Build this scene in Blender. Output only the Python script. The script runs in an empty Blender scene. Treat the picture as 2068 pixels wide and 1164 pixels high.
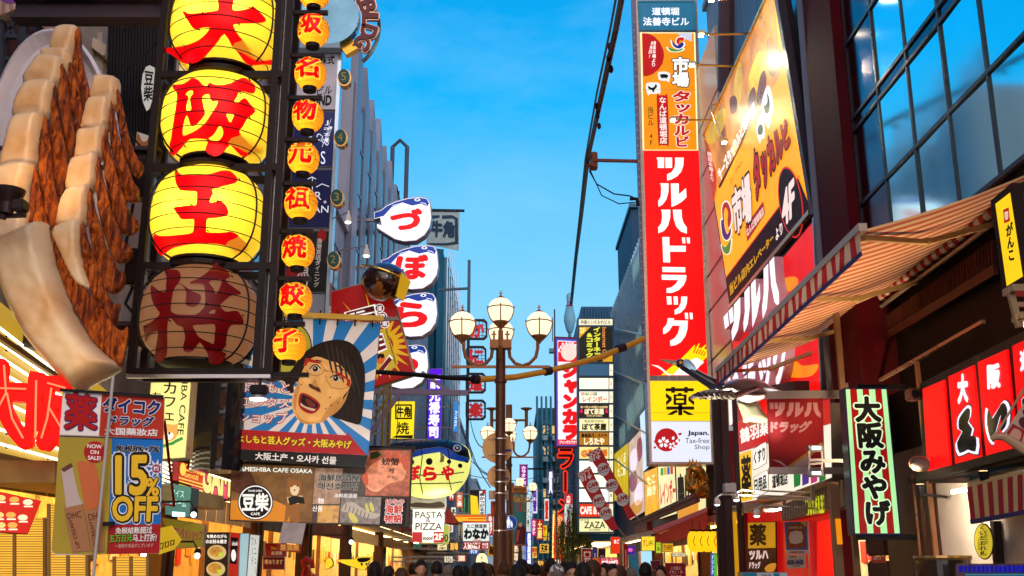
import bpy,bmesh,math,random
from math import radians,sin,cos,pi,sqrt,atan2
from mathutils import Vector,Matrix,noise
from mathutils.geometry import tessellate_polygon
random.seed(7)
SC=bpy.context.scene
COL=SC.collection
F=2118.0
TH=radians(15.0)
CAM=Vector((0.0,0.0,1.65))
cd=bpy.data.cameras.new('camera')
cd.sensor_width=36.0
cd.lens=36.0*F/2068.0
cd.clip_start=0.1
cd.clip_end=3000.0
co=bpy.data.objects.new('camera',cd)
co.location=CAM
co.rotation_euler=(radians(90)+TH,0,0)
COL.objects.link(co)
SC.camera=co
W=bpy.data.worlds.new('World')
SC.world=W
W.use_nodes=True
wn,wl=W.node_tree.nodes,W.node_tree.links
wn.clear()
out=wn.new('ShaderNodeOutputWorld')
bg=wn.new('ShaderNodeBackground')
SUN_EL,SUN_ROT=2.0,200.0
sky=wn.new('ShaderNodeTexSky')
sky.sky_type='NISHITA'
sky.sun_disc=False
sky.sun_elevation=radians(SUN_EL)
sky.sun_rotation=radians(SUN_ROT)
tc=wn.new('ShaderNodeTexCoord')
sep=wn.new('ShaderNodeSeparateXYZ')
wl.new(tc.outputs['Generated'],sep.inputs[0])
ramp=wn.new('ShaderNodeValToRGB')
ramp.color_ramp.elements[0].position=0.0
ramp.color_ramp.elements[0].color=(0.44,0.77,1.0,1)
ramp.color_ramp.elements[1].position=0.62
ramp.color_ramp.elements[1].color=(0.0,0.26,0.74,1)
for p,c in((0.15,(0.32,0.70,1.0,1)),(0.30,(0.15,0.59,0.98,1)),(0.42,(0.0,0.45,0.95,1))):
    e=ramp.color_ramp.elements.new(p)
    e.color=c
wl.new(sep.outputs['Z'],ramp.inputs[0])
nz=wn.new('ShaderNodeTexNoise')
nz.inputs['Scale'].default_value=2.3
nz.inputs['Detail'].default_value=6
nz.inputs['Roughness'].default_value=0.62
mp=wn.new('ShaderNodeMapping')
mp.inputs['Scale'].default_value=(1.0,1.0,2.6)
mp.inputs['Location'].default_value=(0.35,0.1,0.4)
wl.new(tc.outputs['Generated'],mp.inputs[0])
wl.new(mp.outputs[0],nz.inputs[0])
cr=wn.new('ShaderNodeValToRGB')
cr.color_ramp.elements[0].position=0.46
cr.color_ramp.elements[0].color=(0,0,0,1)
cr.color_ramp.elements[1].position=0.74
cr.color_ramp.elements[1].color=(0.42,0.42,0.42,1)
wl.new(nz.outputs[0],cr.inputs[0])
mx=wn.new('ShaderNodeMix')
mx.data_type='RGBA'
mx.inputs[7].default_value=(0.30,0.68,1.0,1)
wl.new(cr.outputs[0],mx.inputs[0])
wl.new(ramp.outputs[0],mx.inputs[6])
wr=wn.new('ShaderNodeMapRange')
wr.inputs['From Min'].default_value=0.1
wr.inputs['From Max'].default_value=0.85
wd=wn.new('ShaderNodeVectorMath')
wd.operation='DOT_PRODUCT'
wd.inputs[1].default_value=(0.22,-0.97,0.0)
wl.new(tc.outputs['Generated'],wd.inputs[0])
wl.new(wd.outputs['Value'],wr.inputs[0])
mw=wn.new('ShaderNodeMix')
mw.data_type='RGBA'
mw.inputs[7].default_value=(2.1,1.75,1.7,1)
wl.new(wr.outputs[0],mw.inputs[0])
wl.new(mx.outputs[2],mw.inputs[6])
sk=wn.new('ShaderNodeMix')
sk.data_type='RGBA'
sk.blend_type='ADD'
sk.inputs[0].default_value=1.0
sm_=wn.new('ShaderNodeVectorMath')
sm_.operation='SCALE'
sm_.inputs[3].default_value=0.006
wl.new(sky.outputs[0],sm_.inputs[0])
wl.new(mw.outputs[2],sk.inputs[6])
wl.new(sm_.outputs[0],sk.inputs[7])
wl.new(sk.outputs[2],bg.inputs[0])
bg.inputs[1].default_value=0.86
wl.new(bg.outputs[0],out.inputs[0])
sl=bpy.data.lights.new('sun','SUN')
sl.energy=0.25
sl.angle=radians(12)
sl.color=(1.0,0.86,0.74)
so=bpy.data.objects.new('sun',sl)
so.rotation_euler=(radians(72),0,radians(20))
COL.objects.link(so)
SC.view_settings.view_transform='Standard'
SC.view_settings.look='None'
SC.view_settings.exposure=0.3
SC.view_settings.gamma=1.0
cy=SC.cycles
cy.use_denoising=True
cy.max_bounces=6
cy.diffuse_bounces=3
cy.glossy_bounces=3
cy.transmission_bounces=4
cy.sample_clamp_indirect=4.0
cy.sample_clamp_direct=0.0
cy.caustics_reflective=False
cy.caustics_refractive=False
cy.use_light_tree=True
def ray(u,v):
    a,b=(u-1034.0)/F,(582.0-v)/F
    return Vector((a,cos(TH)-b*sin(TH),sin(TH)+b*cos(TH)))
class Plane:
    def __init__(s,p,n):
        s.p,s.n=Vector(p),Vector(n).normalized()
        up=Vector((0,0,1))
        s.r=up.cross(s.n).normalized()*1.0
    def at(s,u,v,off=0.0):
        d=ray(u,v)
        t=(s.p-CAM).dot(s.n)/d.dot(s.n)
        return CAM+d*t+s.n*off
def YP(Y):return Plane((0,Y,0),(0,-1,0))
def XR(X):return Plane((X,0,0),(-1,0,0))
def XL(X):return Plane((X,0,0),(1,0,0))
def P3(u,v,Y):return YP(Y).at(u,v)
def zz(ox,oy,s,txt):
    """points given in the units of an enlarged view -> photo pixels"""
    r=[]
    for t in txt.split():
        x,y=t.split(',')
        r.append((ox+float(x)/s,oy+float(y)/s))
    return r
def smooth(pts,n=3):
    k,m=[],len(pts)
    for i in range(m):
        p0,p1,p2,p3=pts[i-1],pts[i],pts[(i+1)%m],pts[(i+2)%m]
        for j in range(n):
            t=j/n
            q=[]
            for a in(0,1):
                q.append(0.5*(2*p1[a]+(p2[a]-p0[a])*t+(2*p0[a]-5*p1[a]+4*p2[a]-p3[a])*t*t
                                +(3*p1[a]-p0[a]-3*p2[a]+p3[a])*t**3))
            k.append(tuple(q))
    return k
def area2(p):
    return sum(p[i-1][0]*p[i][1]-p[i][0]*p[i-1][1]for i in range(len(p)))
def clip(poly,quad):
    """clip a polygon by a convex polygon"""
    if area2(quad)<0:quad=quad[::-1]
    o=list(poly)
    for i in range(len(quad)):
        a,b=quad[i-1],quad[i]
        side=lambda p:(b[0]-a[0])*(p[1]-a[1])-(b[1]-a[1])*(p[0]-a[0])
        n=[]
        for j in range(len(o)):
            p,q=o[j-1],o[j]
            sp,sq=side(p),side(q)
            if(sp>=0)!=(sq>=0):
                t=sp/(sp-sq)
                n.append((p[0]+(q[0]-p[0])*t,p[1]+(q[1]-p[1])*t))
            if sq>=0:n.append(q)
        o=n
        if len(o)<3:return[]
    return o
def lerp2(q,s,t):
    """bilinear point of a quad TL,TR,BR,BL"""
    a,b,c,d=q
    return tuple((a[i]*(1-s)+b[i]*s)*(1-t)+(d[i]*(1-s)+c[i]*s)*t for i in(0,1))
def boxq(x0,y0,x1,y1):return[(x0,y0),(x1,y0),(x1,y1),(x0,y1)]
def asq(b):
    return boxq(*b)if len(b)==4 and not isinstance(b[0],(tuple,list))else[tuple(p)for p in b]
def lin(h):
    if isinstance(h,(tuple,list)):return tuple(h)[:3]
    h=h.lstrip('#')
    r=[]
    for i in(0,2,4):
        c=int(h[i:i+2],16)/255
        r.append(c/12.92 if c<=0.04045 else((c+0.055)/1.055)**2.4)
    return tuple(r)
MATS={}
def mat(col,rough=0.55,metal=0.0,emit=0.0,var=0.12,scale=3.0,bump=0.0,spec=0.22,ecol=None,coat=0.0,stretch=None,evar=0.10,dirt=0.0):
    col=lin(col)
    key=(col,rough,metal,emit,var,scale,bump,spec,ecol,coat,stretch,evar,dirt)
    if key in MATS:return MATS[key]
    m=bpy.data.materials.new('paint' if not emit else 'lit_panel')
    m.use_nodes=True
    n,l=m.node_tree.nodes,m.node_tree.links
    b=n['Principled BSDF']
    b.inputs['Roughness'].default_value=rough
    b.inputs['Metallic'].default_value=metal
    b.inputs['Specular IOR Level'].default_value=spec
    b.inputs['Coat Weight'].default_value=coat
    b.inputs['Base Color'].default_value=(*col,1)
    if var or bump or emit or dirt:
        t=n.new('ShaderNodeTexCoord')
        x=n.new('ShaderNodeTexNoise')
        x.inputs['Scale'].default_value=scale
        x.inputs['Detail'].default_value=5
        x.inputs['Roughness'].default_value=0.62
        src=t.outputs['Object']
        if stretch:
            g=n.new('ShaderNodeMapping')
            g.inputs['Scale'].default_value=stretch
            l.new(src,g.inputs[0])
            src=g.outputs[0]
        l.new(src,x.inputs[0])
        def vary(c,amt,sock):
            r=n.new('ShaderNodeMapRange')
            r.inputs['From Min'].default_value=0.25
            r.inputs['From Max'].default_value=0.75
            r.inputs['To Min'].default_value=1-amt
            r.inputs['To Max'].default_value=1+amt*0.6
            l.new(x.outputs[0],r.inputs[0])
            k=n.new('ShaderNodeVectorMath')
            k.operation='SCALE'
            k.inputs[0].default_value=c
            l.new(r.outputs[0],k.inputs[3])
            l.new(k.outputs[0],sock)
        if var:vary(col,var,b.inputs['Base Color'])
        if dirt:
            x2=n.new('ShaderNodeTexNoise')
            x2.inputs['Scale'].default_value=scale*0.7
            x2.inputs['Detail'].default_value=8
            g2=n.new('ShaderNodeMapping')
            g2.inputs['Scale'].default_value=(2.5,2.5,0.35)
            l.new(t.outputs['Object'],g2.inputs[0])
            l.new(g2.outputs[0],x2.inputs[0])
            r2=n.new('ShaderNodeMapRange')
            r2.inputs['From Min'].default_value=0.45
            r2.inputs['From Max'].default_value=0.7
            r2.inputs['To Max'].default_value=dirt
            l.new(x2.outputs[0],r2.inputs[0])
            d=n.new('ShaderNodeMix')
            d.data_type='RGBA'
            d.inputs[7].default_value=(0.02,0.017,0.015,1)
            l.new(r2.outputs[0],d.inputs[0])
            if b.inputs['Base Color'].is_linked:
                l.new(b.inputs['Base Color'].links[0].from_socket,d.inputs[6])
            else:
                d.inputs[6].default_value=(*col,1)
            l.new(d.outputs[2],b.inputs['Base Color'])
        if not emit:
            rr=n.new('ShaderNodeMapRange')
            rr.inputs['To Min'].default_value=max(0.02,rough-0.12)
            rr.inputs['To Max'].default_value=min(1,rough+0.12)
            l.new(x.outputs[0],rr.inputs[0])
            l.new(rr.outputs[0],b.inputs['Roughness'])
        if bump:
            q=n.new('ShaderNodeBump')
            q.inputs['Strength'].default_value=bump
            q.inputs['Distance'].default_value=0.02
            l.new(x.outputs[0],q.inputs['Height'])
            l.new(q.outputs[0],b.inputs['Normal'])
        if emit:
            if evar:vary(lin(ecol)if ecol else col,evar,b.inputs['Emission Color'])
            else:b.inputs['Emission Color'].default_value=(*(lin(ecol)if ecol else col),1)
            b.inputs['Emission Strength'].default_value=emit
    MATS[key]=m
    if emit and emit<1.5:m.cycles.emission_sampling='AUTO'
    return m
LITE=0.86
INKS={}
def lit(col,e=1.0,evar=0.16):
    c=lin(col)
    e=e*LITE
    return mat(tuple(x*0.35 for x in c),rough=0.4,spec=0.25,emit=e,var=0,ecol=c,evar=evar,scale=1.1)
def ink(col,rough=0.5):
    m=mat(col,rough=rough,var=0.05,spec=0.2)
    INKS[m.name]=lin(col)
    return m
def metal(col,rough=0.35,var=0.08):return mat(col,rough=rough,metal=0.8,var=var,scale=2.5)
BLACK=mat((0.010,0.009,0.011),rough=0.5,spec=0.15)
FRAME=mat((0.012,0.006,0.007),rough=0.5,var=0.3,scale=7,bump=0.15,spec=0.2)
STEEL=metal((0.45,0.45,0.46),0.3)
WHITE=mat((0.78,0.78,0.78))
WL={}
def thing(name,label,cat,loc,group=None,kind=None):
    o=bpy.data.objects.new(name,None)
    o.empty_display_size=0.2
    o.location=loc
    COL.objects.link(o)
    WL[o.name]=Vector(loc)
    tag(o,label,cat,group,kind)
    return o
def tag(o,label,cat,group=None,kind=None):
    if label:o['label']=label
    if cat:o['category']=cat
    if group:o['group']=group
    if kind:o['kind']=kind
    return o
class MB:
    """collects shapes (world coordinates) and links them as one mesh object"""
    def __init__(s):s.v,s.f,s.mi,s.st=[],[],[],[]
    def add(s,vs,fs,mi=0):
        b=len(s.v)
        s.st.append((b,len(s.f)))
        s.v+=[Vector(v)for v in vs]
        s.f+=[tuple(b+i for i in f)for f in fs]
        s.mi+=[mi]*len(fs)
        return s
    def box(s,a,b,mi=0,bev=0.0):
        x0,y0,z0=(min(a[i],b[i])for i in range(3))
        x1,y1,z1=(max(a[i],b[i])for i in range(3))
        if bev<=0:
            s.add([(x0,y0,z0),(x1,y0,z0),(x1,y1,z0),(x0,y1,z0),(x0,y0,z1),(x1,y0,z1),(x1,y1,z1),(x0,y1,z1)],
                  [(0,3,2,1),(4,5,6,7),(0,1,5,4),(1,2,6,5),(2,3,7,6),(3,0,4,7)],mi)
        else:
            bm=bmesh.new()
            bmesh.ops.create_cube(bm,size=1)
            for v in bm.verts:
                v.co=Vector((x0+(v.co.x+.5)*(x1-x0),y0+(v.co.y+.5)*(y1-y0),z0+(v.co.z+.5)*(z1-z0)))
            bmesh.ops.bevel(bm,geom=bm.edges[:],offset=min(bev,(x1-x0)*.45,(y1-y0)*.45,(z1-z0)*.45),segments=2,affect='EDGES')
            s.bm(bm,mi)
        return s
    def bm(s,bm,mi=0):
        bm.verts.index_update()
        s.add([v.co.copy()for v in bm.verts],[[v.index for v in f.verts]for f in bm.faces],mi)
        bm.free()
        return s
    def tube(s,pts,r,n=8,mi=0,cap=True):
        pts=[Vector(p)for p in pts]
        rs=r if isinstance(r,(list,tuple))else[r]*len(pts)
        vs,fs=[],[]
        prev=None
        for i,p in enumerate(pts):
            t=(pts[min(i+1,len(pts)-1)]-pts[max(i-1,0)]).normalized()
            if prev is None:
                a=Vector((0,0,1))if abs(t.z)<0.9 else Vector((1,0,0))
                prev=t.cross(a).normalized()
            x=(prev-t*prev.dot(t)).normalized()
            prev=x
            y=t.cross(x)
            for k in range(n):
                an=2*pi*k/n
                vs.append(p+(x*cos(an)+y*sin(an))*rs[i])
        for i in range(len(pts)-1):
            for k in range(n):
                a,b=i*n+k,i*n+(k+1)%n
                fs.append((a,b,b+n,a+n))
        if cap:
            fs.append(tuple(range(n))[::-1])
            fs.append(tuple((len(pts)-1)*n+k for k in range(n)))
        return s.add(vs,fs,mi)
    def bar(s,a,b,w,h=None,mi=0):
        """square bar from a to b"""
        a,b=Vector(a),Vector(b)
        h=h or w
        t=(b-a).normalized()
        up=Vector((0,0,1))if abs(t.z)<0.95 else Vector((0,1,0))
        x=t.cross(up).normalized()
        y=x.cross(t).normalized()
        vs=[]
        for p in(a,b):
            for sx,sy in((-1,-1),(1,-1),(1,1),(-1,1)):
                vs.append(p+x*sx*w/2+y*sy*h/2)
        return s.add(vs,[(0,3,2,1),(4,5,6,7),(0,1,5,4),(1,2,6,5),(2,3,7,6),(3,0,4,7)],mi)
    def lathe(s,c,prof,n=24,mi=0,sy=1.0):
        """prof: (r, z) list about the vertical axis through c"""
        vs,fs=[],[]
        for r,z in prof:
            for k in range(n):
                an=2*pi*k/n
                vs.append((c[0]+r*cos(an),c[1]+r*sin(an)*sy,c[2]+z))
        for i in range(len(prof)-1):
            for k in range(n):
                a,b=i*n+k,i*n+(k+1)%n
                fs.append((a,b,b+n,a+n))
        fs.append(tuple(range(n))[::-1])
        fs.append(tuple((len(prof)-1)*n+k for k in range(n)))
        return s.add(vs,fs,mi)
    def ball(s,c,r,n=16,m=10,mi=0):
        rx,ry,rz=r if isinstance(r,(tuple,list))else(r,r,r)
        prof=[]
        vs,fs=[],[]
        for i in range(m+1):
            th=pi*i/m
            rr=max(sin(th),1e-4)
            for k in range(n):
                an=2*pi*k/n
                vs.append((c[0]+rx*rr*cos(an),c[1]+ry*rr*sin(an),c[2]-rz*cos(th)))
        for i in range(m):
            for k in range(n):
                a,b=i*n+k,i*n+(k+1)%n
                fs.append((a,b,b+n,a+n))
        return s.add(vs,fs,mi)
    def prism(s,pts3,depth,mi=0,holes=None):
        """flat polygon (3-D points) extruded by the vector depth"""
        d=Vector(depth)
        loops=[[Vector(p)for p in pts3]]+[[Vector(p)for p in h]for h in(holes or[])]
        tri=tessellate_polygon(loops)
        flat=[p for lp in loops for p in lp]
        n=len(flat)
        fs=[tuple(t)for t in tri]+[tuple(n+i for i in t[::-1])for t in tri]
        b=0
        for lp in loops:
            m=len(lp)
            for i in range(m):
                fs.append((b+i,b+(i+1)%m,n+b+(i+1)%m,n+b+i))
            b+=m
        return s.add(flat+[p+d for p in flat],fs,mi)
    def flat(s,pts3,mi=0,holes=None):
        loops=[[Vector(p)for p in pts3]]+[[Vector(p)for p in h]for h in(holes or[])]
        if len(pts3)<=4 and not holes:
            return s.add(pts3,[tuple(range(len(pts3)))],mi)
        return s.add([p for lp in loops for p in lp],tessellate_polygon(loops),mi)
    def each(s,name,m,parent=None,sm=False):
        """every shape collected so far as an object of its own"""
        st=s.st+[(len(s.v),len(s.f))]
        for(v0,f0),(v1,f1)in zip(st,st[1:]):
            b=MB()
            b.v=s.v[v0:v1]
            b.f=[tuple(i-v0 for i in f)for f in s.f[f0:f1]]
            b.build(name,m,parent,sm)
    def build(s,name,m,parent=None,sm=False,fix=True):
        o0=WL[parent.name]if parent is not None else Vector((0,0,0))
        me=bpy.data.meshes.new(name)
        me.from_pydata([v-o0 for v in s.v],[],s.f)
        ms=m if isinstance(m,(list,tuple))else[m]
        for x in ms:me.materials.append(x)
        if len(ms)>1:me.polygons.foreach_set('material_index',s.mi)
        if fix:
            bm=bmesh.new()
            bm.from_mesh(me)
            bmesh.ops.recalc_face_normals(bm,faces=bm.faces)
            bm.to_mesh(me)
            bm.free()
        if sm:
            me.polygons.foreach_set('use_smooth',[True]*len(me.polygons))
        me.update()
        o=bpy.data.objects.new(name,me)
        COL.objects.link(o)
        if parent is not None:
            o.parent=parent
            WL[o.name]=o0
        else:
            WL[o.name]=o0
        return o
def copy_tree(o,loc=None,parent=None):
    c=o.copy()
    COL.objects.link(c)
    if parent is not None:c.parent=parent
    if loc is not None:c.location=loc
    for ch in[x for x in o.children]:
        copy_tree(ch,None,c)
    return c
GL={}
def glyphs(s,bold):
    k=(s,round(bold,3))
    if k not in GL:
        c=bpy.data.curves.new('t','FONT')
        c.body=s
        c.size=1
        c.resolution_u=3
        c.offset=bold
        o=bpy.data.objects.new('t',c)
        m=o.to_mesh()
        vs=[(v.co.x,v.co.y)for v in m.vertices]
        fs=[tuple(p.vertices)for p in m.polygons]
        o.to_mesh_clear()
        bpy.data.objects.remove(o)
        bpy.data.curves.remove(c)
        GL[k]=(vs,fs)
    return GL[k]
def text2d(s,bold=0.0,vert=False,pitch=1.0):
    """(points 0..1 right/down, faces, bbox of the plain letters)"""
    def lay(b):
        vs,fs=[],[]
        if not vert:
            for i,line in enumerate(s.split('\n')):
                v,f=glyphs(line,b)
                k=len(vs)
                if not v:continue
                w0=min(p[0]for p in glyphs(line,0)[0])
                w1=max(p[0]for p in glyphs(line,0)[0])
                vs+=[(x-(w0+w1)/2,-y+i*1.08)for x,y in v]
                fs+=[tuple(k+j for j in q)for q in f]
        else:
            for c,colm in enumerate(s.split('\n')):
                for i,ch in enumerate(colm):
                    v,f=glyphs(ch,b)
                    if not v:continue
                    p0=glyphs(ch,0)[0]
                    cx=(min(p[0]for p in p0)+max(p[0]for p in p0))/2
                    if ord(ch)>0x2000:cx=0.5
                    k=len(vs)
                    for x,y in v:
                        x,y=x-cx,-(y-0.38)
                        if ch in 'ー〜~-・…' and ch!='・':x,y=-y,x
                        if ch in 'ッャュョっゃゅょ':x,y=x+0.06,y-0.08
                        vs.append((x-c*1.1,y+i*pitch))
                    fs+=[tuple(k+j for j in q)for q in f]
        return vs,fs
    vs,fs=lay(0)
    bx=(min(p[0]for p in vs),min(p[1]for p in vs),max(p[0]for p in vs),max(p[1]for p in vs))
    w,h=max(bx[2]-bx[0],1e-3),max(bx[3]-bx[1],1e-3)
    n=1 if bold<0.008 else(4 if bold<0.03 else(8 if bold<0.065 else 12))
    sh=[(0.0,0.0)]+([(bold*cos(2*pi*i/n+.4)/w,bold*sin(2*pi*i/n+.4)/h)for i in range(n)]if n>1 else[])
    return[((x-bx[0])/w,(y-bx[1])/h)for x,y in vs],fs,sh
class Sign:
    """a sign whose pieces are read off in photo pixels on one real plane"""
    def __init__(s,name,label,cat,plane,base,group=None):
        s.pl=plane
        s.o=thing(name,label,cat,plane.at(*base),group)
        s.k=0.004 if(plane.p-CAM).length<45 else 0.012
        s.back=False
    def _m(s,m):
        """printing on a backlit face lets the light through"""
        if m.name.startswith('lit_panel'):s.back=True
        elif s.back and m.name in INKS and max(INKS[m.name])>0.12:return lit(INKS[m.name],1.0,0.04)
        return m
    def pt(s,p,off=0.0):return s.pl.at(p[0],p[1],off)
    def cab(s,quad,depth,m,name='cabinet',off=0.0,grow=0.0,parent=None):
        q=asq(quad)
        if grow:
            cx,cy_=sum(p[0]for p in q)/len(q),sum(p[1]for p in q)/len(q)
            q=[(p[0]+(grow if p[0]>cx else-grow),p[1]+(grow if p[1]>cy_ else-grow))for p in q]
        b=MB().prism([s.pt(p,off)for p in q],-s.pl.n*depth)
        return b.build(name,m,parent or s.o)
    def poly(s,pts,m,lay=1,name='panel',thick=0.0,holes=None,parent=None):
        m=s._m(m)
        pts=asq(pts)
        off=lay*s.k
        hs=[[s.pt(p,off)for p in h]for h in holes]if holes else None
        b=MB()
        if thick:b.prism([s.pt(p,off+thick)for p in pts],-s.pl.n*thick,holes=hs and[[q+s.pl.n*thick for q in h]for h in hs])
        else:b.flat([s.pt(p,off)for p in pts],holes=hs)
        return b.build(name,m,parent or s.o)
    def polys(s,lst,m,lay=1,name='pattern',parent=None):
        b,m=MB(),s._m(m)
        for pts in lst:
            if len(pts)>=3:b.flat([s.pt(p,lay*s.k)for p in pts])
        return b.build(name,m,parent or s.o)
    def ell(s,cx,cy_,rx,ry,m,lay=1,name='disc',thick=0.0,n=28,rot=0.0,parent=None):
        pts=[]
        for i in range(n):
            a=2*pi*i/n
            x,y=rx*cos(a),ry*sin(a)
            pts.append((cx+x*cos(rot)-y*sin(rot),cy_+x*sin(rot)+y*cos(rot)))
        return s.poly(pts,m,lay,name,thick,parent=parent)
    def frame(s,quad,w,m,lay=1,name='frame',thick=0.02,parent=None):
        q=asq(quad)
        cx,cy_=sum(p[0]for p in q)/4,sum(p[1]for p in q)/4
        inn=[(p[0]-w*(1 if p[0]>cx else-1),p[1]-w*(1 if p[1]>cy_ else-1))for p in q]
        return s.poly(q,m,lay,name,thick,holes=[inn],parent=parent)
    def line(s,pts,w,m,lay=2,name='line',parent=None):
        b,m=MB(),s._m(m)
        for(x0,y0),(x1,y1)in zip(pts,pts[1:]):
            L=math.hypot(x1-x0,y1-y0)or 1
            nx,ny=-(y1-y0)/L*w/2,(x1-x0)/L*w/2
            ex,ey=(x1-x0)/L*w*.3,(y1-y0)/L*w*.3
            b.flat([s.pt(p,lay*s.k)for p in((x0+nx-ex,y0+ny-ey),(x1+nx+ex,y1+ny+ey),(x1-nx+ex,y1-ny+ey),(x0-nx-ex,y0-ny-ey))])
        return b.build(name,m,parent or s.o)
    def text(s,t,quad,m,lay=2,bold=0.02,vert=False,outline=None,ow=0.06,raised=0.0,pitch=1.0,name='lettering',parent=None):
        q=asq(quad)
        if outline is not None:
            s._t(t,q,outline,lay,bold+ow,vert,0,pitch,'letter_outline',parent)
            lay+=1
        return s._t(t,q,m,lay,bold,vert,raised,pitch,name,parent)
    def _t(s,t,q,m,lay,bold,vert,raised,pitch,name,parent):
        v,f,sh=text2d(t,bold,vert,pitch)
        b,m=MB(),s._m(m)
        for c,(dx,dy)in enumerate(sh):
            off=lay*s.k+c*s.k*0.07
            P=[s.pt(lerp2(q,x+dx,y+dy),off+raised)for x,y in v]
            if raised:
                n=len(P)
                edge=set()
                for fc in f:
                    for i in range(len(fc)):edge.add((fc[i-1],fc[i]))
                fs=list(f)
                for(i,j)in edge:
                    if(j,i)not in edge:fs.append((j,i,n+i,n+j))
                b.add(P+[p-s.pl.n*raised for p in P],fs)
            else:
                b.add(P,f)
        return b.build(name,m,parent or s.o,fix=False)
def grid_poly(pts,step,holes=None):
    """2-D polygon cut along a grid -> (points, faces)"""
    bm=bmesh.new()
    loops=[[Vector((p[0],p[1],0))for p in pts]]+[[Vector((p[0],p[1],0))for p in h]for h in(holes or[])]
    flat=[p for lp in loops for p in lp]
    vs=[bm.verts.new(p)for p in flat]
    for t in tessellate_polygon(loops):
        try:bm.faces.new([vs[i]for i in t])
        except ValueError:pass
    xs,ys=[p[0]for p in pts],[p[1]for p in pts]
    for ax,lo,hi in((0,min(xs),max(xs)),(1,min(ys),max(ys))):
        k=math.ceil(lo/step)*step
        while k<hi:
            c=Vector((k if ax==0 else 0,k if ax==1 else 0,0))
            n=Vector((1,0,0))if ax==0 else Vector((0,1,0))
            bmesh.ops.bisect_plane(bm,geom=bm.verts[:]+bm.edges[:]+bm.faces[:],plane_co=c,plane_no=n,dist=1e-5)
            k+=step
    bmesh.ops.remove_doubles(bm,verts=bm.verts[:],dist=1e-4)
    bm.verts.index_update()
    r=[(v.co.x,v.co.y)for v in bm.verts],[tuple(v.index for v in f.verts)for f in bm.faces]
    bm.free()
    return r
def edge_dist(p,poly):
    best=1e9
    for i in range(len(poly)):
        ax,ay=poly[i-1]
        bx,by=poly[i]
        dx,dy=bx-ax,by-ay
        L=dx*dx+dy*dy
        t=0 if L==0 else max(0,min(1,((p[0]-ax)*dx+(p[1]-ay)*dy)/L))
        d=math.hypot(p[0]-ax-t*dx,p[1]-ay-t*dy)
        if d<best:best=d
    return best
def puff_h(p,outline,R,D):
    d=min(edge_dist(p,outline)/R,1.0)
    return D*sqrt(max(0.0,1-(1-d)**2))
def puff(outline,Y,R,D,step,m,name,parent,back=0.5,wob=0.0):
    """rounded solid with the traced outline: front bulges D towards the street, back is flatter"""
    v,f=grid_poly(outline,step)
    pl=YP(Y)
    n=len(v)
    fr,bk=[],[]
    for p in v:
        h=puff_h(p,outline,R,D)
        w=wob*noise.noise(Vector((p[0]*.05,p[1]*.05,Y)))*min(1,h/D*1.5)if wob else 0
        fr.append(pl.at(p[0],p[1])+Vector((0,-h-w,0)))
        bk.append(pl.at(p[0],p[1])+Vector((0,h*back,0)))
    cnt={}
    for fc in f:
        for i in range(len(fc)):
            cnt[(fc[i-1],fc[i])]=1
    fs=list(f)+[tuple(n+i for i in fc[::-1])for fc in f]
    for(i,j)in cnt:
        if(j,i)not in cnt:fs.append((j,i,n+i,n+j))
    b=MB().add(fr+bk,fs)
    o=b.build(name,m,parent,sm=True)
    return o
def structure(name,m,mb,kind='structure'):
    o=mb.build(name,m)
    o['kind']=kind
    return o
asph=mat((0.05,0.05,0.052),rough=0.6,var=0.35,scale=9,bump=0.3)
structure('ground',mat((0.07,0.068,0.066),rough=0.8,var=0.3,scale=0.5),MB().flat([(-600,-200,-0.02),(600,-200,-0.02),(600,1500,-0.02),(-600,1500,-0.02)]))
structure('street',asph,MB().flat([(-4.2,-20,0),(4.2,-20,0),(4.2,420,0),(-4.2,420,0)]))
pav=mat((0.22,0.2,0.19),rough=0.6,var=0.3,scale=4)
for s_ in(-1,1):
    structure('pavement',pav,MB().box((s_*4.2,-20,-0.02),(s_*6.4,420,0.12)))
GLASS_D=mat((0.10,0.16,0.19),rough=0.06,metal=0.85,var=0.25,scale=0.6)
WARMWIN=lit('#ffcf7a',0.8,0.3)
COOLWIN=lit('#bfe8ff',0.55,0.3)
def slab(s_,y0,y1,z0,z1,X=6.0,deep=9.0):
    return MB().box((s_*X,y0,z0),(s_*(X+deep),y1,z1))
def windows(root,s_,X,y0,y1,z0,z1,ny,nz_,wf=0.72,hf=0.6,fm=None,glass=None,lit_p=0.15,name='window'):
    fm=fm or metal((0.2,0.2,0.21),0.4)
    dy,dz=(y1-y0)/ny,(z1-z0)/nz_
    proto={}
    for i in range(ny):
        for j in range(nz_):
            yc,zc=y0+(i+.5)*dy,z0+(j+.5)*dz
            w,h=dy*wf/2,dz*hf/2
            g=glass or GLASS_D
            if random.random()<lit_p:g=random.choice((WARMWIN,COOLWIN))
            x0,x1=s_*(X-0.06),s_*(X+0.01)
            t=min(0.08,w*.25)
            b=MB()
            for a0,a1,b0,b1 in((-w,w,h-t,h),(-w,w,-h,-h+t),(-w,-w+t,-h+t,h-t),(w-t,w,-h+t,h-t),(-t/3,t/3,-h+t,h-t)):
                b.box((x0,yc+a0,zc+b0),(x1,yc+a1,zc+b1))
            f=b.build(name,fm,root)
            MB().box((s_*(X-0.02),yc-w+t*.6,zc-h+t*.6),(s_*(X+0.005),yc+w-t*.6,zc+h-t*.6)).build('pane',g,f)
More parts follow.
